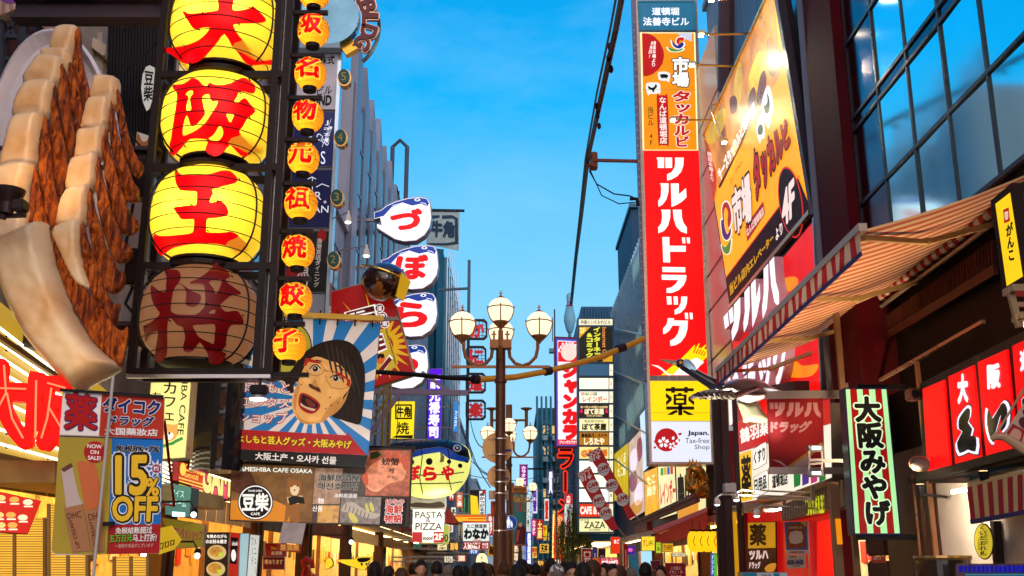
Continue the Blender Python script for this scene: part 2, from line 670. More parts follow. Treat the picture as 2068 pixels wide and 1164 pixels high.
def building(name,label,s_,y0,y1,z1,wm,X=6.0,z0=0.0,win=None,deep=9.0,cornice=True):
    r=thing(name,label,'building',(s_*X,(y0+y1)/2,0))
    slab(s_,y0,y1,z0,z1,X,deep).build('wall',wm,r)
    if cornice:
        MB().box((s_*(X-0.15),y0-0.05,z1),(s_*(X+deep),y1+0.05,z1+0.35)).build('parapet',wm,r)
    if win:windows(r,s_,X,*win)
    return r
cream=mat((0.46,0.40,0.34),rough=0.7,var=0.2,scale=1.2,dirt=0.5)
greyp=mat((0.24,0.25,0.30),rough=0.45,var=0.15,scale=0.8,dirt=0.3)
lilac=mat((0.34,0.34,0.42),rough=0.5,var=0.12,scale=0.7,dirt=0.3)
darkw=mat((0.03,0.026,0.028),rough=0.5,var=0.3)
purple=mat((0.20,0.05,0.10),rough=0.6,var=0.4,scale=5,dirt=0.4)
bluew=mat((0.05,0.15,0.22),rough=0.55,var=0.25,scale=0.6,dirt=0.3)
b=building('restaurant_building','dark plum brick building behind the giant dumpling sculpture','L' and-1,3.0,11.2,17.0,purple,X=6.6,z0=3.0)
b=building('corner_building','cream stone building with dark louvres behind the tall lantern frame',-1,13.6,22.0,14.0,cream,X=6.3,z0=3.5,win=(14.2,21.6,6,13,3,2,.6,.6))
b=building('bar_building','narrow building carrying the round studio emblem and bar signs',-1,22.0,36.4,13.5,lilac,X=6.1,z0=3.6,win=(23,36,5,13,4,3))
fb=thing('fin_facade_building','grey building with tall pointed fins and dark slit windows','building',(-6,44,0))
slab(-1,36.4,52.5,3.6,19.6,6.0).build('wall',greyp,fb)
fin=mat((0.22,0.25,0.34),rough=0.4,var=0.12,scale=0.6,dirt=0.35)
yy=36.6
for i in range(7):
    w=1.2
    ztop=21.2+0.25*(i%2)-0.1*i
    zb=6.0
    prof=[(yy,zb),(yy+w,zb),(yy+w,ztop-(0.0 if i==0 else 1.4)),(yy,ztop)]
    MB().prism([(-5.88,y,z)for y,z in prof],(-0.3,0,0)).build('fin',fin,fb)
    y2=yy+w
    g=MB().prism([(-5.93,y2+.04,7.0),(-5.93,y2+1.04,7.0),(-5.93,y2+1.04,ztop-3.2),(-5.93,y2+.5,ztop-2.0),(-5.93,y2+.04,ztop-2.8)],(-0.12,0,0))
    w_=g.build('window',mat((.025,.035,.05),rough=.1,metal=.6,var=.3),fb)
    fr=MB()
    for z in(9.0,11.2,13.4,15.6,17.4):fr.box((-5.9,y2+.02,z),(-5.96,y2+1.06,z+.07))
    fr.each('window_bar',metal((.3,.33,.4)),w_)
    yy+=2.28
MB().prism([(-5.5,44.5,16.3),(-4.3,44.5,16.2),(-5.5,44.5,17.6)],(0,0.9,0)).build('triangular_bay',mat((0.2,0.45,0.6),rough=.3),fb)
pf=thing('perforated_panel_building','grey perforated panel building behind the white fish signs','building',(-6,58,0))
pm=mat((0.30,0.30,0.37),rough=0.5,var=0.15,scale=0.8,dirt=0.3)
slab(-1,52.5,72,3.6,19.4,5.9).build('wall',pm,pf)
dots=MB()
for i in range(34):
    for j in range(46):
        y,z=52.8+i*.56+(j%2)*.28,6+j*.29
        dots.flat([(-5.895,y,z),(-5.895,y+.2,z),(-5.895,y+.2,z+.13),(-5.895,y,z+.13)])
dots.build('perforation_pattern',mat((0.06,0.06,0.08),var=0),pf)
jn=MB()
for z in(8.5,11,13.5,16):jn.box((-5.88,52.5,z),(-5.9,72,z+.05))
jn.build('panel_joints',metal((.4,.4,.45)),pf)
st=MB()
for k in range(3):st.tube([(-6.2,54+k*2,19.4),(-6.2,54+k*2,21.6)],.06)
st.tube([(-6.2,53,21.5),(-6.2,62,20.2)],.05);st.tube([(-6.2,53,20.7),(-6.2,62,19.8)],.05)
st.tube([(-6.6,54,19.4),(-6.6,54,24.2),(-6.2,54,24.6),(-5.8,54,24.2),(-5.8,54,19.4)],.12)
st.build('roof_railing',mat((.05,.06,.09)),pf)
tp=thing('scaffolded_building','tall building wrapped in teal blue scaffold sheeting','building',(-6,88,0))
tarp=mat((0.006,0.085,0.15),rough=0.7,var=0.35,scale=0.5,bump=0.4,stretch=(1.5,1.5,.12))
v,f=[],[]
N=44
for i in range(N+1):
    x=-14+(14-5.05)*i/N
    y=74+0.22*sin(i*1.9)+0.12*sin(i*.8)
    v+=[(x,y,3),(x,y+.1,24.6+.12*sin(i*.7))]
for i in range(N):f.append((2*i,2*i+1,2*i+3,2*i+2))
n0=len(v)
MB().add(v,f).box((-14,74.5,3),(-5.1,98,24.4)).build('sheeting',tarp,tp)
sc_=MB()
for k in range(9):sc_.tube([(-4.75,74+k*2.6,3),(-4.75,74+k*2.6,25.6+(k%2))],.05,6)
for k in range(11):sc_.tube([(-4.75,74,4+k*2),(-4.75,95,4+k*2)],.04,6)
sc_.build('scaffold',metal((.45,.5,.55)),tp)
MB().box((-5.06,74.6,4),(-4.85,95,24)).build('side_sheeting',mat((.06,.22,.30),rough=.6,var=.2,scale=.6),tp)
tg=MB()
for(z,x0)in((18.5,-6.4),(18.5,-6.0),(11.5,-6.5),(11.5,-6.1)):tg.flat([(x0,73.7,z),(x0+.28,73.7,z),(x0+.28,73.7,z+.4),(x0,73.7,z+.4)])
tg.build('vent_patch',mat((.02,.05,.08)),tp)
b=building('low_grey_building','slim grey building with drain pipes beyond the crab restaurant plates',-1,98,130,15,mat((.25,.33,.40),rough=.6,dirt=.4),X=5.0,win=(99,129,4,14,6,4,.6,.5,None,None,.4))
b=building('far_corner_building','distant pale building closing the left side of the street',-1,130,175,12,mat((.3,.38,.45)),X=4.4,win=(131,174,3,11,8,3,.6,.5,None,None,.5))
gb=thing('glass_front_building','building with a dark mirror glass curtain wall above the striped awning','building',(6,13,0))
mirror=mat((0.48,0.95,1.0),rough=0.035,metal=1.0,var=0.12,scale=0.35)
mirror_d=mat((0.10,0.07,0.11),rough=0.08,metal=1.0,var=0.3,scale=0.5)
MB().box((6.12,2.0,6.2),(15,18.8,27)).build('wall',darkw,gb)
MB().box((6.3,-2.0,0),(15,8.0,6.2)).build('lower_wall',darkw,gb)
MY=[17.06,15.76,14.5,13.26,12.06,10.85,9.65,8.45]
MZ=[6.30,7.69,9.05,9.29,10.72,12.15,12.4,13.8,15.2,15.45,16.9,18.3]
for i in range(len(MY)-1):
    for j in range(len(MZ)-1):
        sp=MZ[j+1]-MZ[j]<.5
        ti=random.uniform(-.006,.006)
        tj=random.uniform(-.004,.004)
        y0,y1,z0,z1=MY[i+1],MY[i],MZ[j],MZ[j+1]
        MB().flat([(6.0-ti,y0,z0-tj),(6.0+ti,y1,z0),(6.0+ti-tj,y1,z1),(6.0-ti-tj,y0,z1)]).build('window',mirror_d if(i==0 or sp)else mirror,gb)
mu=MB()
for y in MY:mu.box((5.975,y-.03,6.3),(6.05,y+.03,19))
for z in MZ:mu.box((5.968,8.4,z-.03),(6.04,17.1,z+.03))
mu.build('mullion_frame',mat((.03,.026,.032),rough=.3),gb)
pl_=MB()
pl_.lathe((6.35,17.85,0),[(.78,0),(.78,10.9),(.82,10.9),(.82,30)],20)
MB().box((5.80,17.15,4.5),(6.9,18.75,30)).build('corner_pillar',mat((0.085,0.004,0.009),rough=0.7,var=0.3,scale=1.2,dirt=.3,spec=.06),gb)
MB().box((5.62,17.0,13.15),(6.9,18.95,13.4),bev=.08).build('pillar_ledge',mat((0.20,0.01,0.02),rough=0.3),gb)
MB().tube([(5.85,18.95,3),(5.85,18.95,30)],.11,12).build('drain_pipe',mat((.16,.17,.21),rough=.7,spec=.2),gb)
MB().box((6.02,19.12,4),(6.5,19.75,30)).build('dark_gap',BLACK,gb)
sb=thing('drugstore_building','steel clad building carrying the tilted orange restaurant billboard','building',(6,25,0))
cl=mat((0.62,0.56,0.45),rough=0.32,metal=0.35,var=0.15,scale=1.0)
MB().box((6.12,19.8,3.4),(15,31.2,17.4)).build('wall',mat((.14,.2,.26),rough=.5,dirt=.4),sb)
pc=MB()
zs=[3.5,5.1,6.1,7.7,9.2,10.3,12.0,13.6,15.2,17.3]
for z0,z1 in zip(zs,zs[1:]):
    pc.box((6.0,28.1,z0+.025),(6.13,31.1,z1-.025),bev=.02)
pc.build('steel_panel',cl,sb)
tealg=mat((0.02,0.30,0.42),rough=0.15,metal=0.6,var=0.4,scale=0.8)
MB().box((5.98,19.76,8.6),(6.1,21.1,22)).build('teal_glass_strip',tealg,sb)
MB().box((6.12,19.8,17.4),(14,26.5,23)).build('upper_wall',bluew,sb)
MB().box((6.3,27.2,17.4),(9,30.5,19.2)).build('roof_unit',mat((.16,.24,.32),rough=.45,dirt=.3),sb)
MB().box((6.2,27.0,19.2),(9.2,30.7,19.4)).build('roof_unit_lid',mat((.2,.3,.38)),sb)
MB().tube([(6.0,26.8,14.5),(5.95,24.6,21.5)],.26,12).build('roof_pipe',mat((.10,.05,.05),rough=.5),sb)
b=building('middle_building','low building whose lit shop signs line the right side',1,31.2,46,12.6,mat((.10,.14,.20),rough=.5),X=6.1,z0=3.3)
rb=thing('blue_glass_building','blue building with a grid of thin glass louvres behind the tall red sign','building',(6,54,0))
MB().box((6.1,46,3.3),(14,62,16.6)).build('wall',mat((.02,.11,.19),rough=.5,var=.3,scale=.5),rb)
MB().box((6.0,50,16.6),(14,57,19.2)).build('upper_floor',mat((.012,.06,.12),rough=.6),rb)
MB().box((5.9,49.8,19.2),(14,57.2,19.4)).build('roof_slab',mat((.05,.14,.22)),rb)
gl=MB()
for k in range(24):gl.box((5.92,46.2+k*.66,5.6),(6.08,46.28+k*.66,16.6))
gl.build('louvre_grid',metal((.25,.42,.55),.3),rb)
rl=MB()
for k in range(4):rl.tube([(5.85,46,5.2+k*2.2),(5.85,62,8.0+k*2.6)],.05,6)
rl.build('diagonal_brace',metal((.55,.55,.5),.3),rb)
for(y0,y1,z0,z1)in((47,49.5,15.4,16.2),(47,50,8.8,10),(50.5,54,8.6,9.8),(47,49,11.6,12.6),(55,58,8.2,9.2)):
    MB().box((6.02,y0,z0),(6.09,y1,z1)).build('lit_window',lit('#f2edc0',.9,.3),rb)
zb_=thing('corrugated_building','blue corrugated metal building above the white directory sign','building',(5,66,0))
cb=MB()
cb.box((4.35,64.1,3.3),(14,80,17.6))
for k in range(34):cb.box((4.4+k*.18,64.0,4),(4.49+k*.18,64.1,17.6))
cb.build('wall',mat((.025,.13,.26),rough=.5,var=.2,scale=.7),zb_)
b=building('shuttered_building','turquoise blue building with dark raised lettering down its side',1,96,120,15.6,mat((.02,.17,.26),rough=.6,dirt=.4),X=2.4)
wn2=MB()
for k in range(6):wn2.tube([(2.3+k*.42,95.8,2),(2.3+k*.42,95.8,17)],.1,8)
wn2.each('wall_pipe',mat((.04,.2,.3)),b)
s2=Sign('raised_name_sign','dark teal raised letters running down the turquoise building','sign',YP(95.4),(1102,930))
s2.text('ホワイトビル',(1094,848,1112,935),mat((.03,.17,.28),rough=.4),lay=1,bold=.03,vert=True,raised=.15)
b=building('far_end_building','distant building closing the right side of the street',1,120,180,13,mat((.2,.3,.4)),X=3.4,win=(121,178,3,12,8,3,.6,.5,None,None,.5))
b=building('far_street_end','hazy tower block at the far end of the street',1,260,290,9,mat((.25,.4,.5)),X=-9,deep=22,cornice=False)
def shop(name,label,s_,y0,y1,zt,col,back='#ffb84d',e=1.6,X=6.0,deep=2.4,items=None,lamp=True):
    r=thing(name,label,'shop',(s_*X,(y0+y1)/2,0))
    wm=mat(col,rough=.6,dirt=.3)
    sh=MB()
    sh.box((s_*X,y0,0.12),(s_*(X+.35),y0+.25,zt)).box((s_*X,y1-.25,0.12),(s_*(X+.35),y1,zt))
    sh.each('door_post',wm,r)
    MB().box((s_*(X+deep),y0,.12),(s_*(X+deep+.1),y1,zt)).build('back_wall',mat((.86,.64,.30),rough=.6,var=.4,scale=3),r)
    MB().box((s_*X,y0,zt),(s_*(X+deep),y1,zt+.2)).build('ceiling',mat((.6,.55,.45)),r)
    MB().box((s_*(X+.3),y0+.3,.12),(s_*(X+.9),y1-.3,1.05)).build('counter',mat((.25,.12,.06),rough=.4),r)
    k,y=0,y0+.4
    xb=X+deep-.02
    st=MB()
    while y<y1-.6:
        w=random.uniform(.16,.5)
        h=random.uniform(.3,.7)
        z=random.uniform(1.75,2.1)
        st.box((s_*xb,y,z),(s_*(xb-.02),y+w,min(z+h,zt-.2)),mi=random.randrange(5))
        y+=w+random.uniform(.05,.5)
    st.each('wall_poster',ink('#e8c860'),r)
    for o in[x for x in r.children if x.name.startswith('wall_poster')]:
        o.data.materials[0]=random.choice([ink('#c8302a'),ink('#e8c860'),ink('#e9e4d8'),ink('#3a2a1c'),ink('#d8a050')])
    cu=MB()
    n=max(3,int((y1-y0)/.8))
    c0=random.choice(('#5a1414','#1c2440','#7a5a20','#e0d0b0'))
    for i in range(n):
        a0=y0+.3+i*(y1-y0-.6)/n
        cu.box((s_*(X+.15),a0+.02,zt-.62),(s_*(X+.17),a0+(y1-y0-.6)/n-.02,zt-.15))
    cu.each('door_curtain',ink(c0),r)
    pn=MB()
    for i in range(2):
        a0=y0+(y1-y0)*(.28+.42*i)
        pn.box((s_*(X+.7),a0,.12),(s_*(X+.82),a0+.12,zt))
    pn.each('timber_post',mat((.20,.10,.05),rough=.5,var=.3),r)
    pd=MB()
    for i in range(2):
        a0=y0+(y1-y0)*(.2+.5*i)
        pd.lathe((s_*(X+.5),a0,zt-.55),[(.05,.3),(.16,.1),(.17,0)],14)
    pd.each('pendant_shade',lit(back,e*1.2,.1),r)
    lp=MB()
    n=max(2,int((y1-y0)/1.2))
    for i in range(n):
        yc=y0+(i+.5)*(y1-y0)/n
        lp.box((s_*(X+.5),yc-.35,zt-.06),(s_*(X+1.9),yc+.35,zt-.02))
    lp.each('ceiling_lamp',lit(back,e*9,.1),r)
    return r
shop('takeaway_shop','brightly lit yellow takeaway shop below the giant dumplings',-1,6,11.4,3.1,'#6a4a1a','#ffd060',2.2,X=6.2)
shop('souvenir_shop','open shop front behind the hanging drugstore banner',-1,11.6,18.8,3.2,'#5a3a1c','#ffc860',2.0)
shop('okonomiyaki_shop','shop with lit menu posters under the pink arcade sign',-1,19,25.6,3.2,'#3a1410','#ffbe60',1.6)
shop('seafood_restaurant','dark timber restaurant entrance under the crab picture',-1,25.8,32,3.2,'#2c120c','#ffb050',1.2)
shop('fish_restaurant','restaurant entrance with yellow fish lanterns by its doorway',-1,32.2,40,3.3,'#2a1a10','#ffb050',1.2)
shop('pasta_restaurant','shop with small brown awning under the pasta banner',-1,40.2,50,3.3,'#3a2014','#ffc870',1.4)
shop('octopus_ball_shop','small bright shop under the white takoyaki sign',-1,50.2,66,3.3,'#4a1c14','#ffd890',1.8)
shop('crab_restaurant_shop','far left shop front glowing behind the street crowd',-1,66.2,90,3.4,'#3a2418','#ffd890',1.6,X=5.2)
shop('drugstore_shop','bright red drugstore entrance beside the striped pillar sign',1,19.9,27.8,3.1,'#8a0a0c','#fff0e0',1.8)
shop('snack_shop','shop with round yellow paper lanterns under a red awning',1,28,34.6,3.0,'#3a1812','#ffc050',1.8)
shop('noodle_shop','noodle shop below the gold dragon and lit signs',1,34.8,46,3.1,'#401410','#ffc860',1.6)
shop('cafe_shop','shop entrance behind the twisted red cafe banners',1,46.2,62,3.1,'#38302c','#ffe0a0',1.4)
shop('arcade_shop','far right shop front by the willow tree',1,64.2,92,3.2,'#3a1c18','#ffd890',1.6,X=4.4)
FY,BY=12.0,12.42
ft=thing('lantern_tower','tall black steel frame holding four giant round lanterns','sign frame',(-3.69,12.2,3.7))
XLf,XRf,XR2=-4.42,-2.965,-2.83
zb,ztp=P3(400,752,FY).z,9.6
post=MB()
for x in(XLf,XRf,XR2):
    for y in(FY,BY):post.bar((x,y,zb-.02),(x,y,ztp),.085)
post.each('post',FRAME,ft)
for v in(-30,152,339,538,752):
    zc=P3(430,v,FY).z
    b_=MB()
    for y in(FY,BY):
        b_.bar((XLf,y,zc),(XR2,y,zc),.075,.085)
    for x in(XLf,XRf):b_.bar((x,FY,zc),(x,BY,zc),.06)
    b_.each('cross_beam',FRAME,ft)
MB().bar((XLf-.02,FY-.06,zb-.06),(XR2+.05,FY-.06,zb-.06),.05,.04).build('bottom_rail',metal((.4,.4,.42),.3),ft)
MB().bar((-2.9,FY+.1,zb),(-2.9,FY+.1,ztp),.045,.03).build('edge_strip',metal((.75,.75,.8),.15),ft)
arm=MB()
for z in(8.55,6.45,4.2):
    arm=MB().prism([(-6.5,12.2,z),(-6.5,12.45,z),(-6.5,12.45,z+.05),(-6.5,12.345,z+.05),(-6.5,12.345,z+.26),(-6.5,12.45,z+.26),(-6.5,12.45,z+.31),(-6.5,12.2,z+.31),(-6.5,12.2,z+.26),(-6.5,12.305,z+.26),(-6.5,12.305,z+.05),(-6.5,12.2,z+.05)],(XLf+6.5,0,0))
    arm.build('wall_beam',mat((.05,.035,.05),rough=.5,dirt=.3),ft)
cb_=MB()
cb_.tube([(-6.2,12.3,8.5),(XLf,12.3,6.5)],.014,6).tube([(-6.2,12.3,6.6),(XLf,12.3,8.4)],.011,6)
cb_.tube([(XLf,12.05,6.1),(-4.62,12.1,6.0),(-4.7,12.2,5.5),(-4.5,12.1,5.0),(-4.6,12.1,4.7),(XLf,12.1,4.5)],.02,6)
cb_.each('brace_cable',BLACK,ft)
lb=MB()
lb.box((-4.62,11.95,6.0),(-4.46,12.2,6.5),bev=.02).box((-4.6,11.95,4.9),(-4.46,12.1,5.35),bev=.02)
lb.each('junction_box',FRAME,ft)
def lantern_skin(col,e,hot=True,name='lantern_skin'):
    m=bpy.data.materials.new(name)
    m.use_nodes=True
    n,l=m.node_tree.nodes,m.node_tree.links
    n.clear()
    o=n.new('ShaderNodeOutputMaterial')
    t=n.new('ShaderNodeBsdfTranslucent');t.inputs[0].default_value=(*col,1)
    d=n.new('ShaderNodeBsdfPrincipled');d.inputs['Base Color'].default_value=(*[c*.22 for c in col],1);d.inputs['Roughness'].default_value=.4
    tx=n.new('ShaderNodeTexCoord');nz=n.new('ShaderNodeTexNoise');nz.inputs['Scale'].default_value=5;nz.inputs['Detail'].default_value=6
    l.new(tx.outputs['Object'],nz.inputs[0])
    mr=n.new('ShaderNodeMapRange');mr.inputs[3].default_value=.82;mr.inputs[4].default_value=1.12
    l.new(nz.outputs[0],mr.inputs[0])
    sc=n.new('ShaderNodeVectorMath');sc.operation='SCALE';sc.inputs[0].default_value=col
    l.new(mr.outputs[0],sc.inputs[3]);l.new(sc.outputs[0],t.inputs[0])
    d.inputs['Emission Color'].default_value=(*col,1);d.inputs['Emission Strength'].default_value=e
    mx=n.new('ShaderNodeMixShader');mx.inputs[0].default_value=.5
    l.new(t.outputs[0],mx.inputs[1]);l.new(d.outputs[0],mx.inputs[2]);l.new(mx.outputs[0],o.inputs[0])
    m.cycles.emission_sampling='NONE' if not e else 'AUTO'
    return m
def barrel(R,H,n=14,p=2.5,cutz=.94):
    r=[]
    for i in range(n+1):
        z=-cutz+2*cutz*i/n
        r.append((R*(1-abs(z)**p)**(1/p),H*z))
    return r
LY=12.22
YEL=lantern_skin((1.0,.70,.045),.46)
OFFS=lantern_skin((.95,.50,.24),.20)  # unlit lantern, with a warm glow added as emission
RED_LIT=mat((.5,.0,.002),rough=.4,spec=.2,emit=.62,ecol=(1.0,.0,.003),var=0,evar=.06)
RED_OFF=mat((.12,.002,.004),rough=.4,spec=.2,emit=.03,ecol=(1,.0,.0),var=.1)
CLEAR=mat((.55,.45,.33),rough=.15,var=.1)
def giant(name,label,cu,cv,rpx,hpx,outline,holes,lit_=True,R=None):
    c=P3(cu,cv,LY)
    sc=(c.y)/F/(cos(TH)-(582-cv)/F*sin(TH))*0.985
    R,H=rpx*sc,hpx*sc
    root=thing(name,label,'paper lantern',tuple(c),'giant lanterns in the frame')
    MB().lathe(c,barrel(R,H),40).build('shell',YEL if lit_ else OFFS,root,sm=True)
    hp=MB()
    prof=barrel(R,H)
    for k in range(-3,4):
        z=k*H*.255
        rr=R*(1-abs(z/H)**2.5)**.4+.028
        hp.tube([(c.x+rr*cos(2*pi*i/48),c.y+rr*sin(2*pi*i/48),c.z+z)for i in range(49)],.0065,5)
    hp.each('hoop',BLACK,root)
    mr=MB()
    for a in(-2.62,-.42,.5,2.6):
        mr.tube([(c.x+(r+.03)*cos(a),c.y+(r+.03)*sin(a),c.z+z)for r,z in prof],.012,5)
    mr.each('meridian_rod',BLACK,root)
    cp=MB()
    cp.lathe((c.x,c.y,c.z+H*.93),[(R*.62,0),(R*.62,.05),(R*.2,.06)],24).lathe((c.x,c.y,c.z-H*.97),[(R*.2,0),(R*.62,.02),(R*.62,.05)],24)
    cp.each('end_ring',FRAME,root)
    def surf(x,z):
        dz=min(abs(z-c.z)/H,.80)
        rr=R*(1-dz**2.5)**.4+.020
        dx=abs(x-c.x)
        k=.90*rr
        if dx<=k:return c.y-sqrt(rr*rr-dx*dx)
        y0=sqrt(rr*rr-k*k)
        return c.y-y0+(dx-k)*k/y0*.55
    def onto(u,v,off):
        Y=c.y-R
        for _ in range(5):
            p=P3(u,v,Y)
            Y=surf(p.x,p.z)-off
        return P3(u,v,Y)
    def plate(ol,hs,off,m,nm):
        vs,fs=grid_poly(ol,5.0,hs)
        fr=[onto(p[0],p[1],off)for p in vs]
        bk=[q+Vector((0,.005,0))for q in fr]
        n=len(fr)
        cnt={}
        for fc in fs:
            for i in range(len(fc)):cnt[(fc[i-1],fc[i])]=1
        F2=list(fs)
        for(i,j)in cnt:
            if(j,i)not in cnt:F2.append((j,i,n+i,n+j))
        MB().add(fr+bk,F2).build(nm,m,root)
    plate(smooth(outline,2),[smooth(h,2)for h in holes],.006,RED_LIT if lit_ else RED_OFF,'character')
    pins=MB()
    for i in range(0,len(outline),max(1,len(outline)//8)):
        p=onto(outline[i][0]+2,outline[i][1]-2,.05)
        pins.tube([p,p+Vector((0,.06,0))],.008,5)
    pins.each('fixing_pin',BLACK,root)
    if lit_:
        for dx,dz in((-.18,-.02),(.2,.0)):
            li=bpy.data.lights.new('lantern_bulb','POINT')
            li.energy=13
            li.color=(1,.93,.62)
            li.shadow_soft_size=.05
            lo=bpy.data.objects.new('lantern_bulb',li)
            COL.objects.link(lo)
            lo.parent=root
            lo.location=(dx,-R*.66,dz)
    return root
O1=zz(310,0,7.275,"955,-230 1190,-230 1165,60 1155,130 1190,157 1290,150 1390,130 1440,103 1490,110 1560,180 1640,265 1650,310 1560,338 1400,345 1230,350 1172,375 1210,460 1300,580 1400,670 1530,760 1660,830 1760,905 1815,940 1780,955 1600,950 1470,960 1390,950 1330,900 1250,790 1150,670 1040,500 940,620 830,750 720,860 620,920 520,935 440,930 380,890 300,830 200,770 105,718 290,700 430,680 560,640 680,580 770,500 825,420 800,403 730,405 640,428 590,420 560,390 500,300 420,170 470,175 520,200 700,190 860,170 935,155 955,100")
O2=zz(310,140,5.543,"215,185 260,172 330,165 400,120 440,97 500,120 545,170 600,188 625,150 680,172 780,178 880,150 960,110 1010,95 1060,120 1125,170 1140,215 1130,262 1095,272 1040,258 985,245 950,262 935,310 900,362 950,366 1020,322 1080,385 1142,472 1060,540 1030,580 1000,640 962,690 985,740 1080,800 1185,860 1110,920 1015,980 940,930 855,850 790,920 730,965 680,975 630,960 585,915 590,870 607,820 595,790 540,778 412,780 330,860 222,970 175,890 200,760 215,640 240,480 262,320 260,270 225,220")
H2=[zz(310,140,5.543,t)for t in("365,270 400,242 440,240 440,280 412,310 410,370 420,410 420,455 370,460 368,410 388,350 390,305 365,290",
      "370,515 395,570 425,640 490,610 560,530 575,490 555,400 545,320 570,285 610,275 630,295 640,340 670,365 722,355 690,430 620,540 560,620 480,680 400,722 330,745 330,660 345,580",
      "815,505 860,498 908,503 885,550 870,590 850,590 830,545","738,630 770,665 780,715 760,770 715,805 660,803 612,775 660,745 700,690")]
O3=zz(290,330,5.414,"340,85 380,100 415,125 560,130 700,120 800,95 860,80 940,82 1000,130 1030,175 1000,215 900,240 780,275 745,290 760,330 735,370 720,415 740,432 790,420 850,420 900,460 925,515 920,560 860,585 760,598 700,605 685,650 683,740 700,755 800,760 900,755 945,747 1000,765 1060,810 1105,870 1115,930 1080,955 1020,950 940,915 850,890 740,875 600,878 450,895 340,920 260,965 215,1000 180,1005 130,930 105,840 118,770 170,795 280,795 420,780 520,765 545,730 552,640 545,612 480,613 410,610 380,570 350,530 325,485 400,475 510,458 565,462 582,420 583,370 578,310 500,303 400,293 370,250 350,200")
O4=zz(260,520,4.657,"325,105 370,112 460,120 488,170 480,215 470,240 510,260 600,320 665,345 680,380 660,430 620,458 570,460 535,440 535,400 540,340 525,290 470,245 430,290 410,350 395,470 400,510 450,535 530,540 630,538 690,490 720,440 718,350 712,270 690,248 640,240 580,245 578,232 640,205 720,155 780,100 825,42 860,85 920,120 955,180 915,200 925,235 1000,290 1050,325 1045,350 980,350 920,390 870,435 860,460 910,510 970,505 1025,505 1060,550 1078,590 1072,632 1000,633 955,645 930,700 915,800 918,900 895,970 850,1003 790,1005 755,985 745,920 715,860 670,800 640,830 600,880 560,895 520,880 512,830 530,760 520,700 505,655 460,640 420,595 388,570 368,600 360,700 362,850 350,930 300,985 260,980 245,930 262,800 275,700 240,700 190,740 155,800 150,720 135,655 200,615 270,560 290,520 245,460 215,390 205,300 215,260 250,290 300,320 345,322 350,260 355,190 340,140")
H4=[zz(260,520,4.657,t)for t in("752,232 800,210 870,208 868,250 840,320 815,340 795,290","750,520 790,490 815,495 810,525 780,530","602,640 700,632 808,630 808,720 800,812 760,800 660,750 625,690")]
giant('giant_lantern','topmost giant yellow lantern with the red character for big',458,62,110,106,O1,[])
giant('giant_lantern','second giant yellow lantern from the top with a dense red character',441,249,112,100,O2,H2)
giant('giant_lantern','third giant yellow lantern with the red character of three bars',422,442,114,106,O3,[])
giant('giant_lantern','lowest giant lantern, unlit and brownish with a dark red character',404,642,117,106,O4,H4,False)
SML=lantern_skin((1.0,.42,.02),.28)
cand=[('大',635,-14,'topmost small orange lantern of the column, cut by the frame edge'),('阪',633,63,'small orange lantern second from the top of the column'),
        ('名',627,150,'small orange lantern third from the top of the column'),('物',622,236,'small orange lantern fourth from the top of the column'),
        ('元',613,321,'small orange lantern in the middle of the column'),('祖',608,412,'small orange lantern beside the dark blue bar sign'),
        ('焼',602,509,'small orange lantern beside the black dining sign'),('餃',597,605,'small orange lantern second from the bottom of the column'),
        ('子',585,697,'lowest small orange lantern hanging over the screaming face banner')]
for i,(ch,u,v,lab)in enumerate(cand):
    c=P3(u,v,FY+.05)
    k=FY/F/(cos(TH)-(582-v)/F*sin(TH))
    R,H=(32 if i<5 else 33.5)*k,(33 if i<5 else 35)*k
    r=thing('small_lantern',lab,'paper lantern',tuple(c),'column of small lanterns')
    MB().lathe(c,barrel(R,H,12,2.2,.96),26).build('shell',SML,r,sm=True)
    MB().lathe((c.x,c.y,c.z-H*1.16),[(R*.2,0),(R*.42,.0),(R*.45,H*.24),(R*.2,H*.25)],16).lathe((c.x,c.y,c.z+H*.93),[(R*.42,0),(R*.42,H*.16),(R*.1,H*.2)],16).each('end_cap',BLACK,r)
    gd=MB()
    for q in range(-3,4):
        z=q*H*.25
        rr=R*(1-abs(z/H)**2.2)**(1/2.2)+.001
        gd.tube([(c.x+rr*cos(2*pi*t/30),c.y+rr*sin(2*pi*t/30),c.z+z)for t in range(31)],.0022,4)
    gd.build('rib',ink('#b85a10'),r)
    def wrap(m_,nm,bold,off):
        g,f,sh=text2d(ch,bold)
        b=MB()
        for q_,(dx,dy)in enumerate(sh):
            P=[]
            for x,y in g:
                X=(x+dx-.5)*R*1.38-R*.06
                Z=(.5-y-dy)*H*1.3+H*.08
                rr=R*(1-min(abs(Z/H),.97)**2.2)**(1/2.2)+off+q_*.0002
                P.append((c.x+X,c.y-sqrt(max(rr*rr-X*X,.0004)),c.z+Z))
            b.add(P,f)
        b.build(nm,m_,r,fix=False)
    wrap(lit('#ffd83a',.9),'character_edge',.085,.020)
    wrap(mat((.55,0,.003),rough=.4,emit=.5,ecol=(1,.0,.003),var=0),'character',.04,.026)
    li=bpy.data.lights.new('lantern_bulb','POINT');li.energy=2.0;li.color=(1,.85,.5);li.shadow_soft_size=.03
    lo=bpy.data.objects.new('lantern_bulb',li);COL.objects.link(lo);lo.parent=r;lo.location=(-R*.15,-R*.3,-H*.3)
    zt=c.z+H*1.24
    MB().bar((XR2,FY+.05,zt),(c.x+R*.85,FY+.05,zt),.06,.05).bar((c.x,FY+.05,zt),(c.x,FY+.05,c.z+H),.02).build('lantern_bracket',FRAME,ft)
zt=P3(585,756,FY).z
MB().bar((XR2,FY+.05,zt),(P3(622,756,FY).x,FY+.05,zt),.06,.05).build('lantern_bracket',FRAME,ft)
